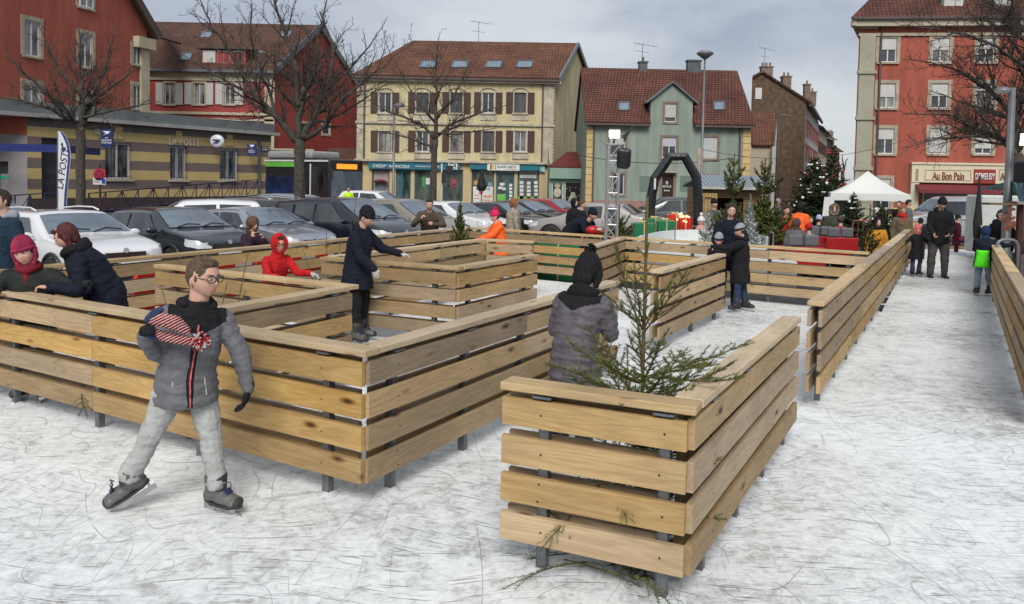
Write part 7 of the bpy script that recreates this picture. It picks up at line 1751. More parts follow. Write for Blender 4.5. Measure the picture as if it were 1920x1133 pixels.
# chalet with corrugated roof
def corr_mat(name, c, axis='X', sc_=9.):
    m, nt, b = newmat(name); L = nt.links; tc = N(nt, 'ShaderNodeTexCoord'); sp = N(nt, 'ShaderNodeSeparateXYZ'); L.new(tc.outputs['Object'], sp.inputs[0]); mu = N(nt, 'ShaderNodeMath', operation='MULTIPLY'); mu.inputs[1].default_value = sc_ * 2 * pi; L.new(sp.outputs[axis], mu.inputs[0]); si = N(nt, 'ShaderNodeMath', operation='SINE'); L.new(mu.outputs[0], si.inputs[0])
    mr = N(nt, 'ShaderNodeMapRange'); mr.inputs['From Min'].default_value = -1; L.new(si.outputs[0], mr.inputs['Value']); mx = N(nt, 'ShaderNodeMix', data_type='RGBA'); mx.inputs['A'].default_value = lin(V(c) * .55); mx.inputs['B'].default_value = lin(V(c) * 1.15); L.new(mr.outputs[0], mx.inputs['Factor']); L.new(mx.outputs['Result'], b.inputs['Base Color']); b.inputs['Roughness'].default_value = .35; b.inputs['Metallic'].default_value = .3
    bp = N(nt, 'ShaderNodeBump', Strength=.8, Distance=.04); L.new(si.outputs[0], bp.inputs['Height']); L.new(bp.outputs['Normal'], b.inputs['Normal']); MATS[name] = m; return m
PLANK = wood_mat('chalet_plank', (.17, .11, .055), (.26, .18, .10), knots=False)
def chalet():
    Y = 24.5; a = atY(1322, 352, Y); c = atY(1424, 356, Y); zr = atY(1440, 333, Y + 1.2).z; B = thing('market_chalet', ((a.x + c.x) / 2, Y, G0), 'wooden market chalet with corrugated roof behind the spruces', 'chalet'); D = 2.4; ze = a.z
    o_ = V(((a.x + c.x) / 2, Y, G0))
    x0, x1 = a.x - o_.x, c.x - o_.x + .1; ez = ze - G0; rz = zr - G0
    mb = MB(); 
    for i in range(12): z = ez * i / 12; mb.box(((x0 + x1) / 2 + (x1 - x0) * .36, .3 + .006 * (i % 2), z + ez / 24), ((x1 - x0) * .28, .05, ez / 12 - .01)); mb.box((x0 + (x1 - x0) * .06, .3, z + ez / 24), ((x1 - x0) * .12, .05, ez / 12 - .01)); mb.box((x1, D / 2 + .1, z + ez / 24), (.05, D - .3, ez / 12 - .01)); mb.box((x0, D / 2 + .1, z + ez / 24), (.05, D - .3, ez / 12 - .01)); mb.box(((x0 + x1) / 2, D, z + ez / 24), (x1 - x0, .05, ez / 12 - .01))
    mb.box(((x0 + x1) / 2, .3, ez - .15), (x1 - x0, .07, .3)); mb.box(((x0 + x1) / 2, .3, .5), (x1 - x0, .07, 1.0)); mb.prism([(x1, .3, ez), (x1, D, ez), (x1, (D + .3) / 2, rz)], (-.05, 0, 0))
    mb.build('wall', PLANK, B)
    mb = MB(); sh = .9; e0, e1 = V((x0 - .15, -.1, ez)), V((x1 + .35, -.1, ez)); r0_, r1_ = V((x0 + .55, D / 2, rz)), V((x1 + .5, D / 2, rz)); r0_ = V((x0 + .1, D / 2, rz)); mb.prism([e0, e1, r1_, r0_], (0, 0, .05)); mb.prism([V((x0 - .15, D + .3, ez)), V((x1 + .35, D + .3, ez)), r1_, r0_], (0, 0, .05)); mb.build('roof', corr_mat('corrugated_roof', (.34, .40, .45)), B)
    mb = MB(); mb.bar(e1 + V((0, 0, .0)), r1_, .04, .14); mb.bar(r1_, V((x1 + .35, D + .3, ez)), .04, .14); mb.bar(e0, e1, .03, .08); mb.build('roof_edge', mat('pale_edge', (.4, .39, .36), .6), B)
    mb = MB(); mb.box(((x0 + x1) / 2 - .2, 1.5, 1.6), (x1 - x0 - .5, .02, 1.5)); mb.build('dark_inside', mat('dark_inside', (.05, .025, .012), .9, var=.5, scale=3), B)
    # open door leaf standing apart
    p0 = atY(1310, 362, 21.5); p1 = atY(1345, 362, 21.5); w = p1.x - p0.x; h = p0.z - G0; t = thing('wooden_door', (p0.x + w / 2, 21.5, G0), 'open wooden door leaf with arched panel left of the chalet', 'door'); mb = MB()
    for i in range(6): mb.box((-w / 2 + w * (i + .5) / 6, 0, h / 2), (w / 6 - .008, .04, h))
    mb.build('planks', wood_mat('door_plank', (.28, .19, .08), (.40, .29, .14), knots=False, axis='Z'), t)
    mb = MB(); F_ = [(-w * .42, .1), (-w * .42, h * .47), (w * .42, h * .47), (w * .42, .1)]
    def loop(q):
        for s_, e_ in zip(q, q[1:] + q[:1]): mb.bar((s_[0], -.03, s_[1]), (e_[0], -.03, e_[1]), .03, .08, up=(0, 1, 0))
    loop(F_); loop([(-w * .42, h * .53), (-w * .42, h * .82), (-w * .2, h * .95), (w * .2, h * .95), (w * .42, h * .82), (w * .42, h * .53)]); mb.build('frame', MATS['door_plank'], t)
chalet()
# white gazebo
def gazebo():
    Y = 27.; a = atY(1563, 362, Y); c = atY(1700, 367, Y); W_ = c.x - a.x; x0 = a.x; h = a.z - G0; B = thing('gazebo', (x0 + W_ / 2, Y, G0), 'white peaked canopy gazebo', 'gazebo', rz=-.33); D = W_; zt = atY(1636, 321, Y + D / 2).z - G0
    P4 = [V((-W_ / 2, 0, h)), V((W_ / 2, 0, h)), V((W_ / 2, D, h)), V((-W_ / 2, D, h))]; ap = V((0, D / 2, zt)); mb = MB(); n = 12
    for k in range(4):
        A, C_ = P4[k], P4[(k + 1) % 4]; rows = []
        for i in range(n + 1):
            s = i / n; row = []
            for j in range(n + 1):
                q = j / n; p = A.lerp(C_, q).lerp(ap, s); p.z = h + (zt - h) * (s ** 1.35) - .05 * sin(pi * q) * (1 - s); row.append(p)
            rows.append(row)
        vs = [p for r in rows for p in r]; mb.add(vs, [(i * (n + 1) + j, i * (n + 1) + j + 1, (i + 1) * (n + 1) + j + 1, (i + 1) * (n + 1) + j) for i in range(n) for j in range(n)])
        mb.add([A, C_, C_ - V((0, 0, .25)), C_.lerp(A, .5) - V((0, 0, .22)), A - V((0, 0, .25))], [(0, 1, 2, 3, 4)])
    mb.build('canopy', mat('canvas_white', (.66, .66, .64), .8, var=.05, scale=2, bump=.2, bscale=5), B, smooth=True)
    for p in P4: mb = MB(); mb.bar(V((p.x * .985, p.y + (.04 if p.y < 1 else -.04), 0)), V((p.x * .985, p.y + (.04 if p.y < 1 else -.04), h)), .05, .05); mb.build('leg', GALV if p.y > 1 else WHT_P, B)
    mb = MB(); mb.prism([V((-W_ / 2 - .2, -.05, h - .15)), V((-W_ / 2 + .12, -.05, h - .12)), V((-W_ / 2 + .08, -.05, h - .78)), V((-W_ / 2 - .25, -.05, h - .8))], (0, .03, 0)); mb.build('rolled_side', MATS['canvas_white'], B)
    mb = MB(); mb.box((-W_ * .36, D * .5, h - .45), (W_ * .3, .03, .6)); mb.build('grey_panel', mat('grey_panel2', (.25, .24, .23), .7), B)
gazebo()
# round white children's rink with gift boxes behind
def rink():
    c0 = gnd(1290, 462, .4); t = thing('curling_rink', (c0.x, c0.y, G0), 'low rounded rink with white boards behind the back fence', 'rink'); mb = MB()
    P = [gnd(x, y, .90) for x, y in ((1190, 450), (1193, 446), (1205, 441), (1240, 434), (1265, 431.5), (1290, 431), (1330, 431), (1400, 436), (1440, 444))]; off = V((c0.x, c0.y, G0)); P = [V((p.x, p.y, 0)) - V((off.x, off.y, 0)) for p in P]
    for a, b_ in zip(P[:-1], P[1:]): mb.bar(a + V((0, 0, .51)), b_ + V((0, 0, .51)), .05, 1.02)
    mb.build('boards', mat('rink_board', (.66, .69, .68), .4, var=.05), t)
    mb = MB()
    for a in P[::2]: mb.cyl(a + V((0, -.05, .8)), a + V((0, -.05, 1.03)), .015, n=6)
    mb.build('posts', GALV, t); mb = MB(); kd = (KGm - Kg).normalized(); q1 = KGm + V((.35, .35)); q2 = KGm - kd * 3.3 + V((.3, .35)); fl = [p + V((0, 0, .80)) for p in P] + [V((q2.x - off.x, q2.y - off.y, .80)), V((q1.x - off.x, q1.y - off.y, .80))]
    mb.prism(fl, (0, 0, -.78)); mb.build('white_floor', mat('rink_floor', (.74, .76, .77), .4, var=.06), t)
rink()
def gift(label, px, py, Y, s, m, h=None):
    p = atY(px, py, Y); t = thing('gift_box', (p.x, p.y, G0), label, 'gift box', 'giant wrapped gift boxes'); mb = MB(); hh = h or s; mb.box((0, 0, hh / 2), (s, s, hh)); o = mb.build('box', m, t); bv = o.modifiers.new('b', 'BEVEL'); bv.width = .02
    mb = MB(); mb.box((0, 0, hh * .5), (.03, s + .01, hh + .01)); mb.box((0, 0, hh * .5), (s + .012, .03, hh + .008)); r_ = mb.build('ribbon', mat('gold_ribbon', (.5, .42, .2), .4), t)
    mb = MB(); mb.sph((-.05, 0, hh + .03), (.05, .03, .03)); mb.sph((.05, 0, hh + .03), (.05, .03, .03)); mb.sph((0, 0, hh + .02), .025); mb.build('bow', MATS['gold_ribbon'], t, smooth=True)
GG = mat('gift_green', (.01, .15, .06), .45, var=.15, scale=3); GRD = mat('gift_red', (.50, .015, .01), .4, var=.15, scale=3)
gift('green wrapped giant gift, first left of the arch foot', 1205, 430, 19.2, .48, GG, 1.15); gift('green wrapped giant gift beside the arch foot', 1226, 430, 20.6, .5, GG, 1.2); gift('green giant gift in the middle of the row', 1247, 430, 20.2, .42, GG, 1.17); gift('red giant gift next to the green ones', 1265, 430, 20.9, .40, GRD, 1.3); gift('red gift with golden lights beside the wooden door', 1283, 430, 20.6, .32, GRD, 1.25)
gift('low green gift far left behind the back fence', 1010, 440, 17.9, .8, GG, .80); gift('low wide green gift between the beige woman and the bending man', 1045, 440, 17.4, .9, GG, .85)
mb = MB(); 
b = atY(1282, 409, 20.3); t = thing('fairy_lights', b, 'warm string of fairy lights on the red gift', 'lights'); WARM = mat('warm_bulb', (1., .65, .25), .4, emit=3.)
for k in range(12): mb.sph((rnd.uniform(-.2, .15), rnd.uniform(-.1, .1), rnd.uniform(-.1, .12)), .022, 6, 4)
mb.build('bulbs', WARM, t)
# gnome figure
b = atY(1314, 440, 19.8); t = thing('garden_figure', (b.x, b.y, .42), 'small pink robed snowman figure with white bobble hat', 'figure'); mb = MB(); mb.lathe([(0, 0), (.26, .0), (.24, .2), (.12, .5), (.07, .56), (0, .58)], n=16); mb.build('robe', mat('salmon', (.55, .27, .22), .8), t, smooth=True)
mb = MB(); mb.sph((0, 0, .63), (.09, .08, .09)); mb.build('head', mat('figure_face', (.5, .32, .25), .6), t, smooth=True); mb = MB(); mb.lathe([(.10, .66), (.09, .72), (.03, .78), (0, .79)], n=14); mb.sph((0, 0, .82), .045); mb.build('hat', WHT_P, t, smooth=True)
# red little train carts
def cart(label, px, py, Y, ang=0., w=.62):
    p = atY(px, py, Y); t = thing('train_cart', (p.x, p.y, G0 + .22), label, 'train cart', 'red carts of the little train', rz=ang); RC = mat('cart_red', (.33, .012, .015), .35, coat=.6, var=.1); GS = mat('grey_seat', (.10, .105, .115), .6)
    mb = MB(); mb.box((0, 0, .52), (w + .1, .06, .46)); mb.box((-w / 2, .55, .42), (.05, 1.1, .3)); mb.box((w / 2, .55, .42), (.05, 1.1, .3)); mb.box((0, 1.1, .48), (w, .05, .42)); mb.box((0, .55, .28), (w, 1.1, .06)); o = mb.build('body', RC, t); bv = o.modifiers.new('b', 'BEVEL'); bv.width = .02
    for sx in (-1, 1):
        mb = MB(); mb.box((sx * w * .24, .12, .86), (w * .44, .08, .22)); o = mb.build('seat_back', GS, t); bv = o.modifiers.new('b', 'BEVEL'); bv.width = .05; bv.segments = 3
        mb = MB(); mb.box((sx * w * .24, .4, .55), (w * .44, .4, .10)); mb.build('seat', GS, t)
        for sy in (.15, .95): mb = MB(); mb.cyl((sx * (w / 2 + .03), sy, .2), (sx * (w / 2 + .13), sy, .2), .2, n=16); wq = mb.build('wheel', TYRE, t); mb = MB(); mb.cyl((sx * (w / 2 + .12), sy, .2), (sx * (w / 2 + .14), sy, .2), .1, n=12); mb.build('rim', RIM, wq)
    mb = MB(); mb.tube([(-w / 2, .9, .6), (-w / 2, .9, .95), (-w / 2, 1.1, .95)], .02, 6); mb.tube([(w / 2, .9, .6), (w / 2, .9, .95), (w / 2, 1.1, .95)], .02, 6); mb.build('grab_rail', CHR, t)
cart('red train cart with two grey seats nearest the back fence', 1511, 460, 15.1); cart('red train cart behind the one with the plaid child', 1580, 440, 18.0, w=.62); cart('partly hidden red train cart left of the green coated woman', 1541, 440, 18.4, w=.62)
# crowd barriers
def barrier(label, a, b, m, h=1.0, red=False):
    a = V((a[0], a[1], G0)); b = V((b[0], b[1], G0)); t = thing('crowd_barrier', a, label, 'barrier', 'crowd barriers' if not red else None); d = b - a; mb = MB(); mb.tube([V((0, 0, .1)), V((0, 0, h - .1)), V((0, 0, h)) + d * .03, d * .97 + V((0, 0, h)), d + V((0, 0, h - .1)), d + V((0, 0, .1))], .02, 6); mb.cyl(V((0, 0, .25)), d + V((0, 0, .25)), .015, n=5)
    n = int(d.length / .13)
    for i in range(1, n): mb.cyl(d * (i / n) + V((0, 0, .25)), d * (i / n) + V((0, 0, h)), .008, n=4)
    mb.build('frame', m, t)
    for s in (.15, .85): mb = MB(); mb.bar(d * s + V((0, -.3, .03)), d * s + V((0, .3, .03)), .03, .03); mb.build('foot', m, t)
def g2(x, y): p = gnd(x, y, G0); return (p.x, p.y)
RB_ = mat('rust_red_rail', (.25, .07, .05), .5)
for i in range(3): a = atY(1600 + i * 42, 400, 24.); c = atY(1640 + i * 42, 400, 24.); barrier('rust red barrier, %s behind the left lane rail' % ('first', 'middle one', 'last')[i], (a.x, a.y), (c.x, c.y), RB_, 1.1)
for i in range(2): a = atY(1778 + i * 36, 400, 27.6); c = atY(1812 + i * 32, 400, 27.4); barrier('grey crowd barrier closing the far end of the lane, %s half' % ('left', 'right')[i], (a.x, a.y), (c.x, c.y), GALV, 1.05)
a = atY(1298, 400, 20); c = atY(1345, 400, 19.8); barrier('thin grey barrier in front of the wooden door', (a.x, a.y), (c.x, c.y), GALV, 1.05)
t = thing('wooden_kerb', (14.6, 26.9, 0), 'timber kerb at the far end of the ice lane', 'kerb'); mb = MB(); mb.box((0, 0, -.02), (2.4, .12, .18)); mb.build('beam', WOODW, t)
# red and white plastic barrier beyond the outer fence
e0 = V((El.x, El.y, 0)); ed_ = (V((Ek.x, Ek.y, 0)) - e0).normalized(); en = V((-ed_.y, ed_.x, 0)); 
for i, (s0, lab) in enumerate(((2.2, 'nearest red and white barrier panel seen through the outer fence'), (4.3, 'second red and white barrier panel seen through the outer fence'))):
    o0 = e0 + ed_ * s0 + en * .35; t = thing('plastic_barrier', (o0.x, o0.y, G0), lab, 'barrier', 'red and white barriers behind the outer fence'); ang = math.atan2(ed_.y, ed_.x); t.rotation_euler.z = ang
    RP = mat('barrier_red', (.55, .02, .012), .45); mb = MB(); mb.box((1, 0, .38), (1.98, .05, .62)); mb.build('panel', RP, t); mb = MB(); n = 6
    for k in range(n): mb.cur = k % 2; mb.prism([(k / n * 2, -.04, .74), ((k + 1) / n * 2, -.04, .74), ((k + 1) / n * 2 + .12, -.04, .9), (k / n * 2 + .12, -.04, .9)], (0, .06, 0))
    mb.build('striped_top', [RP, WHITE], t)
# right side: hut, white panel, bike hoop, parasol
def righthut():
    Y = 15.2; a = atY(1899, 378, Y); t = thing('market_hut', (a.x + 1.2, Y, G0), 'timber hut with teal corrugated roof cut by the right edge', 'hut'); ez = a.z - G0
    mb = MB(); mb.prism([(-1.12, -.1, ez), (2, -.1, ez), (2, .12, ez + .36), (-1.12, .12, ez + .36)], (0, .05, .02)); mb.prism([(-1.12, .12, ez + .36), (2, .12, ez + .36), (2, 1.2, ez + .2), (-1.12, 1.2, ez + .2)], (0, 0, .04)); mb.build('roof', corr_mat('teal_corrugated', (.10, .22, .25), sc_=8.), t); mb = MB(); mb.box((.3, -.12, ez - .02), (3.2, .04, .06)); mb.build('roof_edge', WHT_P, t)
    mb = MB(); [mb.box((.95, .3, .12 * i + .06), (2.1, .05, .115)) for i in range(int(ez / .12))]; mb.build('wall', wood_mat('hut_plank', (.30, .2, .09), (.4, .28, .14), knots=False), t)
    mb = MB(); mb.box((-1.0, .1, ez / 2), (.08, .08, ez)); mb.build('corner_post', mat('dark_red_post', (.07, .015, .012), .7), t); p = atY(1850, 382, Y); q = atY(1895, 381, Y); mb = MB(); mb.box(((p.x + q.x) / 2 - a.x - 1.2, -.05, p.z - G0), (q.x - p.x + .1, .25, .04)); mb.build('counter_flap', PLANK, t)
    mb = MB(); r = random.Random(2)
    for k in range(40): c = V((-1.35 + r.gauss(0, .05), -.15, ez - .02 - .5 * r.random())); mb.sph(c, (.05, .01, .03), 6, 4, rotm(0, 0, r.uniform(0, 6)))
    mb.build('dried_garland', mat('dried_leaves', (.16, .06, .04), .9, var=.5, scale=8), t)
    # white refrigerated panel
    Y2 = 23.; a = atY(1840, 366, Y2); c = atY(1888, 366, Y2); t = thing('white_trailer', ((a.x + c.x) / 2, Y2, G0), 'plain white trailer side behind the lane rail', 'trailer'); mb = MB(); mb.box((.25, .4, (a.z - G0) / 2 + .15), (c.x - a.x + .5, .8, a.z - G0 - .3)); o = mb.build('body', mat('trailer_white', (.50, .52, .50), .5), t); bv = o.modifiers.new('b', 'BEVEL'); bv.width = .05; 
    for sx in (.1, .6): mb = MB(); mb.cyl((sx, .1, .2), (sx, .3, .2), .2, n=16); mb.build('wheel', TYRE, t)
    # bike hoop
    b = atY(1887, 500, 14.4); t = thing('bike_hoop', (b.x, b.y, G0), 'grey steel hoop around the near lamp post', 'hoop'); z = atY(1887, 450, 14.4).z - G0; w = .19; mb = MB(); mb.tube([(-w, 0, 0), (-w, 0, z - .12), (-w * .8, 0, z - .03), (-w * .5, 0, z), (w * .5, 0, z), (w * .8, 0, z - .03), (w, 0, z - .12), (w, 0, 0)], .03, 10); mb.build('tube', GALV, t, smooth=True)
    for s in (-1, 1): mb = MB(); mb.cyl((s * w, 0, 0), (s * w, 0, .02), .06, n=12); mb.build('foot_plate', GALV, t)
    b = atY(1834, 400, 23); t = thing('parasol', (b.x, b.y, G0), 'closed black parasol in front of the bakery van', 'parasol'); zt = atY(1836, 330, 23).z - G0; mb = MB(); mb.cyl((0, 0, 0), (0, 0, zt), .03, n=8); mb.build('pole', DKP, t); mb = MB(); mb.lathe([(0, zt), (.03, zt - .2), (.08, zt - .9), (.12, zt - 1.3), (.10, zt - 1.75), (.03, zt - 1.8)], n=12); mb.build('canopy', mat('black_cloth', (.01, .01, .013), .8), t)
    mb = MB(); mb.box((0, 0, .05), (.5, .5, .1)); mb.build('base', DKP, t)
righthut()
for i, (x, Y, lab) in enumerate(((950, 54, 'closed dark parasol outside the estate agency'),)):
    b = atY(902, 400, Y); t = thing('parasol', (b.x, b.y, G0), lab, 'parasol'); mb = MB(); zt = atY(902, 316, Y).z - G0; mb.cyl((0, 0, 0), (0, 0, zt), .03, n=6); mb.build('pole', DKP, t); mb = MB(); mb.lathe([(0, zt), (.1, zt - .3), (.35, zt - 1.2), (.2, zt - 1.5), (.03, zt - 1.5)], n=10); mb.build('canopy', MATS['black_cloth'], t)
# red toy bag that the bending man holds
# ------------------------------------------------ the people in the photo
NAV = cmat('navy', (.007, .009, .020)); BKC = cmat('black', (.010, .010, .012)); GRYJ = cmat('padded_grey', (.125, .125, .135), .6, bump=.15); GRYD = cmat('padded_dark_grey', (.10, .092, .105), .55, bump=.15)
JEL = cmat('light_grey_jeans', (.36, .37, .36)); JEB = cmat('blue_jeans', (.025, .04, .085)); JELB = cmat('light_blue_jeans', (.18, .25, .33)); REDC = cmat('red', (.45, .012, .015)); ORC = cmat('fluorescent_orange', (.95, .13, .02), .6); PNK = cmat('pink', (.55, .02, .10)); TAUP = cmat('grey_brown', (.075, .07, .068)); DGR = cmat('dark_green_grey', (.020, .024, .021))
BEIC = cmat('beige_coat', (.30, .25, .20)); BRN = cmat('brown_coat', (.075, .06, .045)); WGL = cmat('pale_knit', (.42, .41, .40)); KHK = cmat('khaki', (.05, .05, .035)); YEC = cmat('mustard', (.45, .20, .02)); MAR = cmat('maroon', (.07, .006, .016)); TEA = cmat('dark_teal', (.02, .05, .065)); LIG = cmat('light_grey_knit', (.26, .27, .30)); PUR = cmat('purple', (.06, .03, .09)); GRN_ = cmat('neon_green', (.10, .80, .02), .6); LIL = cmat('lilac', (.40, .38, .55)); CAM = cmat('camouflage', (.09, .10, .085), var=.7, scale=9)
SKATE = mat('skate_grey', (.10, .10, .095), .5, var=.15, scale=3, bump=.3); SKATEB = mat('skate_black', (.02, .02, .025), .4, var=.4, scale=8, bump=.3); ZIPM = mat('pink_piping', (.45, .08, .08), .6, var=.8, scale=40)
HB = hair_mat('brown', (.085, .052, .028)); HDB = hair_mat('dark_brown', (.03, .018, .012)); HRD = hair_mat('dark_red', (.07, .013, .010)); HGI = hair_mat('ginger', (.25, .10, .035)); HBK = hair_mat('black', (.012, .010, .010)); FUR = hair_mat('pale_fur', (.35, .30, .22)); FURD = hair_mat('dark_fur', (.02, .018, .017))
# --- 1 the skating boy
b = atY(350, 560, 4.72)
boy, J = person('boy in glasses and grey padded jacket skating in the foreground, red knitted hat in hand', (b.x, b.y, 0), 1.42, yaw=.5, leanx=.15, child=.95, hy=.62, hp=.06, hr=0,
  topc=GRYJ, yoke=BKC, zip_=ZIPM, bot=JEL, shoe='skate', shoec=SKATE, quilt=.95, hair='short', hairc=HB, glasses=True, vox=.008, hem=.455, glove='LR', glovec=BKC, tw=1.05, armw=1.03, skirt=.05, scarf=None, hood='down', hoodc=BKC, collar=True, legw=1.0,
  arms={'L': ((.50, .0, -.95), (.28, -.12, -.95), (-.25, -.1, -1)), 'R': ((-.25, -.22, -.95), (.04, -.72, .68), (.3, -.5, .5))}, curl=(.45, 1.15), palm={'L': (-.9, -.3, .2), 'R': (.3, -.3, -.8)},
  legs={'L': ((.22, -.06, -1), (.12, .05, -1), (.90, -.42, -.02)), 'R': ((-.40, -.02, -.92), (-.48, .10, -.86), (-.80, -.25, -.50))}, mouth='open')
# black collar scarf around the chin and arm trim
# --- the hat in his hand
hw_ = boy.matrix_basis @ J['wr']['R'] if False else None
bpy.context.view_layer.update()
HP = boy.matrix_world @ (J['wr']['R'] + J['hd']['R'] * .06)
t = thing('knitted_hat', HP, 'red white and navy striped knitted hat with pompom swinging from the boy\'s fist', 'hat')
m, nt, b_ = newmat('striped_knit'); L = nt.links; tc = N(nt, 'ShaderNodeTexCoord'); mp = N(nt, 'ShaderNodeMapping'); mp.inputs['Rotation'].default_value = (0, radians(-62), 0); L.new(tc.outputs['Object'], mp.inputs[0]); wv = N(nt, 'ShaderNodeTexWave', Scale=22., Distortion=1.5, Detail=2.); wv.inputs['Detail Scale'].default_value = 3.; L.new(mp.outputs[0], wv.inputs['Vector'])
cr = N(nt, 'ShaderNodeValToRGB'); e = cr.color_ramp.elements; e[0].color = (.05, .01, .02, 1); e[1].color = (.6, .55, .52, 1); e[0].position = .1; e[1].position = .95; x = e.new(.4); x.color = (.50, .035, .03, 1); x = e.new(.75); x.color = (.48, .05, .04, 1); L.new(wv.outputs['Fac'], cr.inputs['Fac']); L.new(cr.outputs[0], b_.inputs['Base Color']); b_.inputs['Roughness'].default_value = .95; bp = N(nt, 'ShaderNodeBump', Strength=.8, Distance=.01); L.new(wv.outputs['Fac'], bp.inputs['Height']); L.new(bp.outputs[0], b_.inputs['Normal']); KN = m
def hpt(x, y, dy=0): p = atY(x, y, HP.y + dy); return p - HP
mb = MB(); mb.capsule([hpt(282, 602, 0), hpt(305, 600, -.02), hpt(330, 606, -.03), hpt(350, 620, -.02)], [.024, .040, .042, .024], 12); mb.capsule([hpt(280, 618, 0), hpt(310, 632, .02), hpt(345, 638, 0), hpt(368, 640, 0)], [.02, .028, .028, .016], 12); remesh(mb, 'knit', KN, t, .008, 2)
mb = MB(); mb.capsule([hpt(280, 600, 0), hpt(292, 590, 0), hpt(300, 582, 0)], [.03, .034, .022], 10); mb.capsule([hpt(278, 622, 0), hpt(290, 630, .01)], [.028, .028], 10); remesh(mb, 'navy_band', cmat('knit_navy', (.03, .045, .10), var=.5, scale=30), t, .008, 2)
mb = MB(); r = random.Random(8); c = hpt(376, 637, -.02)
mm = [REDC, WGL, NAV]
for k in range(260):
    d = V((r.gauss(0, 1), r.gauss(0, 1), r.gauss(0, 1))).normalized(); mb.cur = r.choice((0, 0, 1, 1, 2)); mb.cyl(c, c + d * r.uniform(.04, .06) + V((.0, 0, -.01)), .004, .005, 4)
mb.build('pompom', mm, t)
# small pocket piping on the jacket, part of the boy
mb = MB(); P_ = J['P']; fw = J['fwd']; rt_ = J['rt']
for sg in (-1, 1):
    a = P_ + rt_ * sg * .095 + fw * .125 + V((0, 0, -.01)); mb.capsule([a, a + V((sg * -.012, 0, .10)) ], .0045, 6)
mb.build('pocket_piping', WGL, boy)
# --- 2 child in the grey padded coat seen from behind
b = atY(1078, 600, 5.75); person('child in grey padded coat and black bobble hat seen from behind at the spruce', (b.x, b.y, 0), 1.38, yaw=2.62, child=1., hp=.35, lean=.34, topc=GRYD, yoke=BKC, bot=NAV, shoe='skate', shoec=SKATEB, quilt=1.2, hat='bobble', hatc=BKC, hair='bob', hairc=BKC, vox=.009, hem=.36, tw=1.12, armw=1.15, hood='down', hoodc=BKC, extra=BKC, noface=True, scarf=BKC,
  arms={'L': ((-.2, .25, -1), (.55, .5, .5)), 'R': ((.34, .12, -.95), (.0, .65, .7))}, glove='LR', glovec=BKC)
# --- 3 boy in navy
b = gnd(668, 642, 0); person('boy in black beanie and long navy coat holding the fence of the middle pen', (b.x, b.y, 0), 1.53, yaw=1.32, child=.25, hp=.38, lean=.12, topc=NAV, bot=BKC, shoe='skate', shoec=SKATE, hat='beanie', hatc=BKC, vox=.01, hem=.40, skirt=.22, tw=1.08, hood='down', legw=.92,
  arms={'L': ((.78, .25, -.75), (.95, .05, -.28), (1, 0, -.15)), 'R': ((.25, -.25, -1), (.62, -.15, -.45), (.3, 0, -.8))}, glove='LR', glovec=WGL, curl=(.5, .7), palm={'L': (0, 0, -1), 'R': (0, .6, -.5)}, legs={'L': ((.16, .1, -1), (-.12, .05, -1)), 'R': ((.10, -.02, -1), (.02, 0, -1), (.75, -.6, 0))}, armw=1.12)
# --- 4 red hooded child
b = atY(512, 520, 9.3); person('child in bright red hooded jacket with glasses leaning on the wedge fence', (b.x, b.y, 0), 1.24, yaw=.75, child=.8, hp=.1, lean=.3, hy=-.15, topc=REDC, bot=NAV, shoe='skate', hair='short', hairc=HDB, hood='up', hoodc=REDC, glasses=True, vox=.010, hem=.42, glove='LR', glovec=WGL, tw=1.05,
  arms={'L': ((.6, -.3, -.6), (.8, -.35, .0), (1, -.2, -.2)), 'R': ((.25, -.6, -.8), (.7, -.6, -.0), (1, -.2, -.2))}, palm={'L': (0, 0, -1), 'R': (0, 0, -1)})
# --- 5 curly girl
b = atY(472, 450, 12.6); person('girl with curly hair eating beside the outer fence', (b.x, b.y, G0), 1.42, yaw=.95, child=.4, hp=.15, topc=cmat('plum', (.035, .018, .03)), bot=BKC, hair='curly', hairc=hair_mat('curly_brown', (.10, .055, .03)), vox=.014, hem=.42, arms={'L': ((.4, -.3, -.8), (-.0, -.35, .75)), 'R': ((.35, -.5, -.75), (.25, -.0, .8))}, curl=(1, 1))
# --- 6 woman with dark red hair
b = atY(200, 560, 7.2); person('woman with dark red bob in navy jacket bending over the small child', (b.x, b.y, 0), 1.58, yaw=-1.15, child=0, hp=.45, lean=.52, hr=0, topc=NAV, bot=BKC, hair='bob', hairc=HRD, vox=.010, hem=.44, hood='down', hoodc=BKC, scarf=BKC, tw=1.15, quilt=.5,
  arms={'L': ((.12, -.25, -.95), (-.95, -.22, .12)), 'R': ((-.1, .2, -.95), (-.9, .1, .1))}, curl=(.8, .8), palm={'L': (0, 0, -1), 'R': (0, -1, 0)})
# --- 7 small child in purple hat
b = atY(62, 560, 7.05); person('small child in purple and red ear flap hat hanging over the near fence', (b.x, b.y, 0), 1.32, yaw=.2, child=1., hr=-.25, hp=.1, lean=.22, topc=DGR, bot=NAV, shoe='skate', hat='earflap', hatc=cmat('purple_red_knit', (.20, .015, .045), var=.95, scale=5), vox=.009, hem=.42, tw=1.2, armw=1.25, glove='LR', glovec=NAV, scarf=cmat('wine', (.16, .01, .02)), skin=SKINR,
  arms={'L': ((.85, -.15, -.35), (.85, -.3, .15), (.5, -.6, -.4)), 'R': ((-.55, -.35, -.65), (-.15, -.85, -.12), (.5, -.7, -.3))}, curl=(.5, .9))
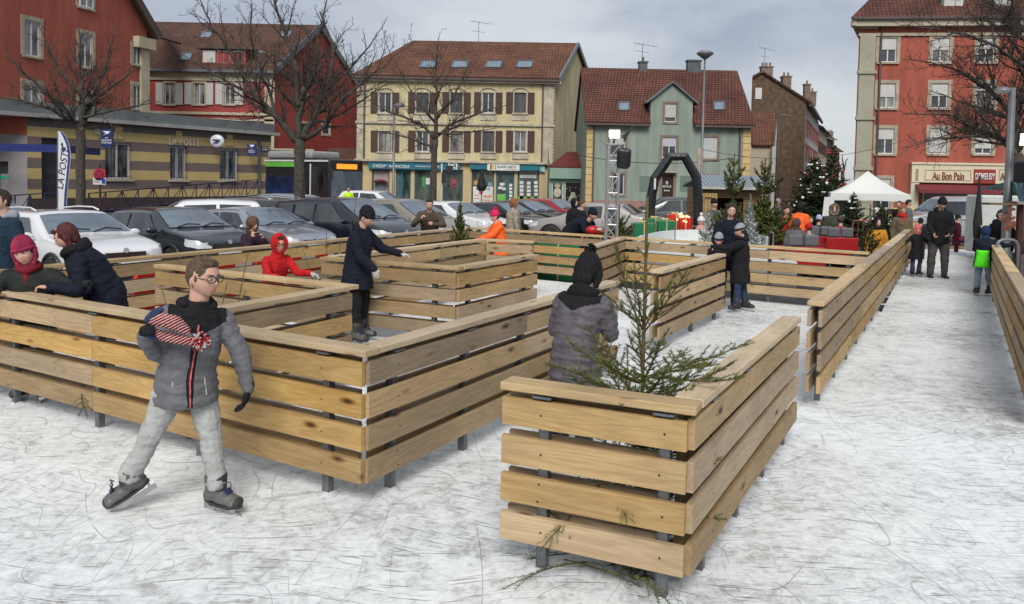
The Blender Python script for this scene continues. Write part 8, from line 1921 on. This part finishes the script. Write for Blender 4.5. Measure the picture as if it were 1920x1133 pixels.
# --- 8 man at the left edge
b = atY(8, 500, 8.6); person('man at the left edge in navy jacket with orange zip, hand at his face', (b.x, b.y, 0), 1.74, yaw=-.55, hp=.1, topc=cmat('dark_petrol', (.012, .028, .05)), bot=NAV, hair='short', hairc=HDB, vox=.012, hem=.44, tw=1.15, zip_=mat('orange_zip', (.5, .22, .10), .6), hood='down', hoodc=LIG,
  arms={'L': ((.35, -.1, -.95), (.2, -.35, -.9)), 'R': ((-.5, -.4, -.5), (.35, -.35, .9))}, curl=(.5, .9))
# --- 9 man with moustache
b = atY(806, 425, 17.2); person('dark haired man in brown coat leaning on the outer fence with a phone', (b.x, b.y, G0), 1.72, yaw=.05, hp=.1, lean=.55, topc=BRN, bot=BKC, hair='short', hairc=HBK, vox=.016, hem=.44, tw=1.1, arms={'L': ((.55, -.5, -.75), (-.75, -.35, .1)), 'R': ((-.5, -.5, -.75), (.6, -.4, .55))}, curl=(.9, 1))
# --- 10 child in orange
b = atY(936, 450, 15.4); person('child in fluorescent orange coat and pink bobble hat holding the middle pen', (b.x, b.y, 0), 1.30, yaw=-1.25, child=.7, hp=.15, lean=.15, topc=ORC, bot=ORC, shoe='skate', hat='bobble', hatc=PNK, extra=PNK, vox=.013, hem=.36, tw=1.25, armw=1.3, skirt=.15, glove='LR', glovec=PNK, skin=SKINR, hood='down', arms={'L': ((-.6, -.35, -.6), (-.8, -.35, -.35)), 'R': ((-.5, .2, -.8), (-.7, .1, -.3))})
# --- 11 woman in beige
b = atY(962, 420, 18.8); person('woman with ginger hair in beige quilted coat behind the back fence', (b.x, b.y, G0), 1.64, yaw=1.9, hair='bob', hairc=HGI, topc=BEIC, bot=BKC, vox=.016, hem=.38, quilt=.9, tw=1.12)
# --- 12/13
b = atY(1076, 410, 20.6); person('person in dark hooded jacket standing behind the bending man', (b.x, b.y, G0), 1.62, yaw=.7, hair='short', hairc=HDB, hood='up', hoodc=BKC, topc=BKC, bot=BKC, vox=.018)
b = atY(1090, 410, 20.0); person('person with brown hair facing right behind the bending man', (b.x, b.y, G0), 1.60, yaw=1.3, hair='short', hairc=HB, topc=BKC, bot=BKC, vox=.018)
b = atY(1070, 430, 17.6); person('man in navy jacket and dark cap bending over the fence with a red toy', (b.x, b.y, G0), 1.75, yaw=.95, hp=.2, lean=1.0, hat='beanie', hatc=NAV, topc=NAV, bot=BKC, vox=.015, tw=1.15, arms={'L': ((.5, -.3, -.8), (.6, -.35, -.2)), 'R': ((.45, -.45, -.8), (.6, -.3, -.25))}, curl=(.8, .8))
q = atY(1112, 432, 17.0); t = thing('red_toy', q, 'shiny red toy the bending man rests on the fence', 'toy'); mb = MB(); mb.sph((0, 0, 0), (.16, .1, .10), 14, 10); mb.sph((.17, -.02, -.03), (.12, .08, .06), 12, 8); remesh(mb, 'shell', mat('toy_red', (.5, .02, .015), .25), t, .012, 2); mb = MB(); mb.sph((.12, -.08, .02), (.06, .03, .03), 8, 6); mb.build('painted_highlight', WHT_P, t, smooth=True)  # white blob stands in for the shine on the toy
# --- 14-16 mother and two boys
b = atY(1366, 480, 13.3); person('smiling woman with long dark hair in navy duffle coat behind two boys', (b.x, b.y, 0), 1.64, yaw=-.12, hp=.14, hr=.1, lean=.12, hair='long', hairc=HDB, topc=NAV, bot=BKC, vox=.011, hem=.36, skirt=.1, tw=1.1, mouth='smile', hood='down', hoodc=FURD, arms={'L': ((.2, -.4, -.9), (-.35, -.85, .0)), 'R': ((-.3, -.2, -.95), (.1, -.7, -.35))})
b = gnd(1386, 584, 0); person('taller boy in grey topped beanie and long black coat with his back turned', (b.x, b.y, 0), 1.26, yaw=-1.9, child=.45, hp=.15, topc=BKC, bot=JEB, shoe='skate', shoec=SKATEB, hat='beanie', hatc=LIG, band=BKC, vox=.010, hem=.33, skirt=.1, tw=1.15, armw=1.2, scarf=BKC, noface=False, arms={'L': ((-.75, -.35, -.25), (-.95, -.1, .05)), 'R': ((-.6, .3, -.3), (-.9, .1, .0))}, legs={'L': ((-.12, -.05, -1), (-.05, 0, -1), (-.9, -.5, 0)), 'R': ((.16, 0, -1), (.14, 0, -1), (.75, -.65, 0))}, glove='LR', glovec=BKC)
b = atY(1347, 480, 12.95); person('small boy in grey and black beanie hidden behind the free standing fence', (b.x, b.y, 0), 1.10, yaw=-.3, child=.9, hp=.2, topc=BKC, bot=NAV, shoe='skate', shoec=SKATEB, hat='beanie', hatc=LIG, band=BKC, vox=.011, hem=.42, tw=1.15, skin=SKINR, arms={'L': ((.2, -.6, -.5), (-.2, -.5, .7)), 'R': ((-.2, -.6, -.5), (.1, -.5, .75))})
# --- 17-19 lane
b = gnd(1757, 521, 0); person('man in black jacket and knitted hat walking down the lane beside the little girl', (b.x, b.y, 0), 1.74, yaw=-.12, hp=.38, lean=.1, topc=BKC, bot=TAUP, hat='beanie', hatc=BKC, hood='down', vox=.013, hem=.45, tw=1.12, armw=1.08, legw=1.1, arms={'L': ((.30, -.1, -.95), (-.6, -.5, -.55)), 'R': ((-.25, -.2, -.95), (-.05, -.7, -.5))}, curl=(.8, .7), legs={'L': ((.10, -.05, -1), (.02, .02, -1)), 'R': ((-.10, -.0, -1), (-.02, .05, -1))})
b = gnd(1716, 519, 0); person('little girl in black coat and pink hat skating down the lane with arms out', (b.x, b.y, 0), 1.06, yaw=.05, child=.9, hp=.1, topc=BKC, bot=JEB, shoe='skate', shoec=SKATEB, hat='earflap', hatc=cmat('salmon_pink', (.60, .12, .13)), vox=.012, hem=.34, skirt=.5, skin=SKINR, glove='LR', glovec=MAR, arms={'L': ((.65, -.1, -.6), (.75, -.25, -.1)), 'R': ((-.65, -.1, -.6), (-.75, -.3, -.05))}, legs={'L': ((.12, -.1, -1), (.0, .2, -1)), 'R': ((-.08, -.05, -1), (0, 0, -1))})
b = gnd(1843, 555, 0); g_, JG = person('child in navy hooded jacket with neon green back holding the right rail', (b.x, b.y, 0), 1.20, yaw=2.75, child=.6, topc=NAV, bot=JELB, shoe='skate', shoec=SKATEB, hood='up', hoodc=cmat('dark_blue', (.01, .03, .09)), noface=True, vox=.011, hem=.42, tw=1.25, armw=1.1, skirt=.1, glove='LR', glovec=NAV, arms={'R': ((.85, .1, -.3), (.95, .05, .1), (1, 0, .1)), 'L': ((.2, .5, -.8), (.7, .4, .1))}, legs={'L': ((-.10, .05, -1), (-.04, 0, -1)), 'R': ((.12, -.02, -1), (.06, 0, -1), (.8, -.5, 0))})
# green back panel following the coat
mb = MB(); pts, ell = JG['pts'], JG['ell']; n = len(pts); rows = []
for i in range(0, int(n * .62)):
    rows.append([pts[i] - JG['fwd'] * (ell[i][1] * sqrt(max(0, 1 - (q * .98) ** 2)) + .012) + JG['rt'] * ell[i][0] * q for q in (-.35, -.1, .15, .4, .62, .8, .93)])
vs = [p for r in rows for p in r]; mb.add(vs, [(i * 7 + j, i * 7 + j + 1, (i + 1) * 7 + j + 1, (i + 1) * 7 + j) for i in range(len(rows) - 1) for j in range(6)]); o = mb.build('green_back_panel', GRN_, g_, smooth=True); so = o.modifiers.new('s', 'SOLIDIFY'); so.thickness = .012; so.offset = 0
# --- crowd
def cr_(label, px, py, Y, H, **k):
    b = atY(px, 400, Y); k.setdefault('vox', .02); k.setdefault('topc', BKC); k.setdefault('bot', BKC)
    return person(label, (b.x, b.y, k.pop('z', G0)), H, group=None, **k)
cr_('person in camouflage jacket with a dark cap behind the round rink', 1338, 400, 21, 1.66, topc=CAM, hat='beanie', hatc=BKC, yaw=.4, arms={'L': ((.3, -.3, -.9), (-.5, -.6, -.1)), 'R': ((-.3, -.3, -.9), (.5, -.6, -.1))})
cr_('boy in red jacket behind the red carts', 1474, 400, 21, 1.52, child=.4, topc=REDC, hair='short', hairc=HBK, yaw=.1, hem=.45)
cr_('adult in fluorescent orange jacket and dark hood bending among the carts', 1497, 400, 20.2, 1.66, topc=ORC, hood='up', hoodc=BKC, noface=True, yaw=2.6, lean=.35, tw=1.0)
cr_('child in brown grey hood seated in the nearest red cart', 1494, 400, 15.6, 1.15, child=.6, topc=GRYD, hood='up', hoodc=cmat('brown_hood', (.07, .045, .04)), noface=True, yaw=2.9, sit=.86, quilt=.8, z=G0, tw=1.25, legs={'L': ((.1, 1, -.1), (0, .1, -1)), 'R': ((-.1, 1, -.1), (0, .1, -1))}, vox=.014)
cr_('child with red hat and grey coat seated in the nearest red cart', 1518, 400, 15.6, 1.0, child=.7, topc=LIG, hat='beanie', hatc=REDC, noface=True, yaw=-2.9, sit=.84, tw=1.2, legs={'L': ((.1, 1, -.1), (0, .1, -1)), 'R': ((-.1, 1, -.1), (0, .1, -1))}, vox=.014)
cr_('boy in maroon coat facing us between the orange adult and the white hat', 1519, 400, 21.0, 1.28, child=.7, topc=MAR, hair='short', hairc=HB, yaw=.1)
cr_('child in white bobble hat and dark teal coat riding a cart', 1534, 400, 18.9, 1.15, child=.8, topc=TEA, hat='beanie', hatc=LIL, noface=True, yaw=2.5, sit=.80, lean=.2, legs={'L': ((.1, 1, -.1), (0, .1, -1)), 'R': ((-.1, 1, -.1), (0, .1, -1))})
cr_('woman with blond hair and fur trimmed khaki coat by the gazebo leg', 1562, 400, 19.6, 1.62, topc=KHK, hood='up', hoodc=KHK, extra=FUR, hair='long', hairc=hair_mat('blond', (.30, .20, .09)), mouth='smile', hem=.33)
cr_('child in plaid jacket and brown hat seen from behind in a cart', 1577, 400, 18.6, 1.15, child=.7, topc=cmat('plaid', (.22, .05, .06), var=.95, scale=22), hat='beanie', hatc=BRN, noface=True, yaw=3.0, sit=.80, legs={'L': ((.1, 1, -.1), (0, .1, -1)), 'R': ((-.1, 1, -.1), (0, .1, -1))})
cr_('child in mustard padded coat with dark fur hood behind the small dark spruce', 1646, 400, 16.8, 1.45, child=.3, topc=YEC, hood='up', hoodc=BKC, extra=FURD, yaw=-.1, quilt=1., hair='short', hairc=HDB)
cr_('woman with glasses, red scarf and olive coat behind the lane rail', 1692, 400, 20.2, 1.60, topc=cmat('olive_tan', (.12, .095, .055)), scarf=REDC, glasses=True, hair='bob', hairc=HGI, yaw=-.1, hood='down', tw=1.12)
cr_('man with backpack straps looking away near the bakery', 1702, 400, 26, 1.68, topc=cmat('slate', (.10, .12, .13)), hair='short', hairc=HBK, yaw=1.2)
cr_('person in black jacket left of the backpack man', 1686, 400, 26.5, 1.62, hair='short', hairc=HBK, yaw=-1.0)
cr_('person in black bobble hat just behind the man on the lane', 1727, 400, 23.0, 1.2, child=.5, hat='beanie', hatc=BKC, yaw=2.8, noface=True)
cr_('child in maroon coat and dark hat at the grey crowd barrier', 1796, 400, 25.4, 1.24, child=.6, topc=MAR, bot=MAR, hat='beanie', hatc=BKC, yaw=1.2, hem=.3, glove='LR', glovec=PNK)
cr_('person in grey hooded coat behind the crowd barrier', 1825, 400, 29, 1.45, topc=GRYD, hood='up', hoodc=GRYD, yaw=2.6, noface=True)
cr_('adult in dark coat at the hut counter, left of the lamp post', 1866, 400, 17.5, 1.62, hood='down', topc=BKC, hair='short', hairc=HBK, yaw=1.6, lean=.2, tw=1.2, vox=.015)
cr_('second adult in dark jacket facing the counter behind the lamp post', 1882, 400, 17.2, 1.66, topc=BKC, hair='short', hairc=HBK, yaw=-1.2, hp=.3, tw=1.1, vox=.015)
cr_('person in yellow safety vest between the bus and the parked cars', 653, 400, 36, 1.6, topc=cmat('neon_yellow', (.55, .85, .02), .6), hair='short', hairc=HDB, yaw=.3, vox=.03)
cr_('far passer-by in lilac coat beside the chalet', 1458, 400, 31, 1.52, topc=cmat('mauve', (.16, .12, .17)), hat='beanie', hatc=LIG, yaw=1.2, vox=.025)
bpy.data.scenes.remove(TMP)
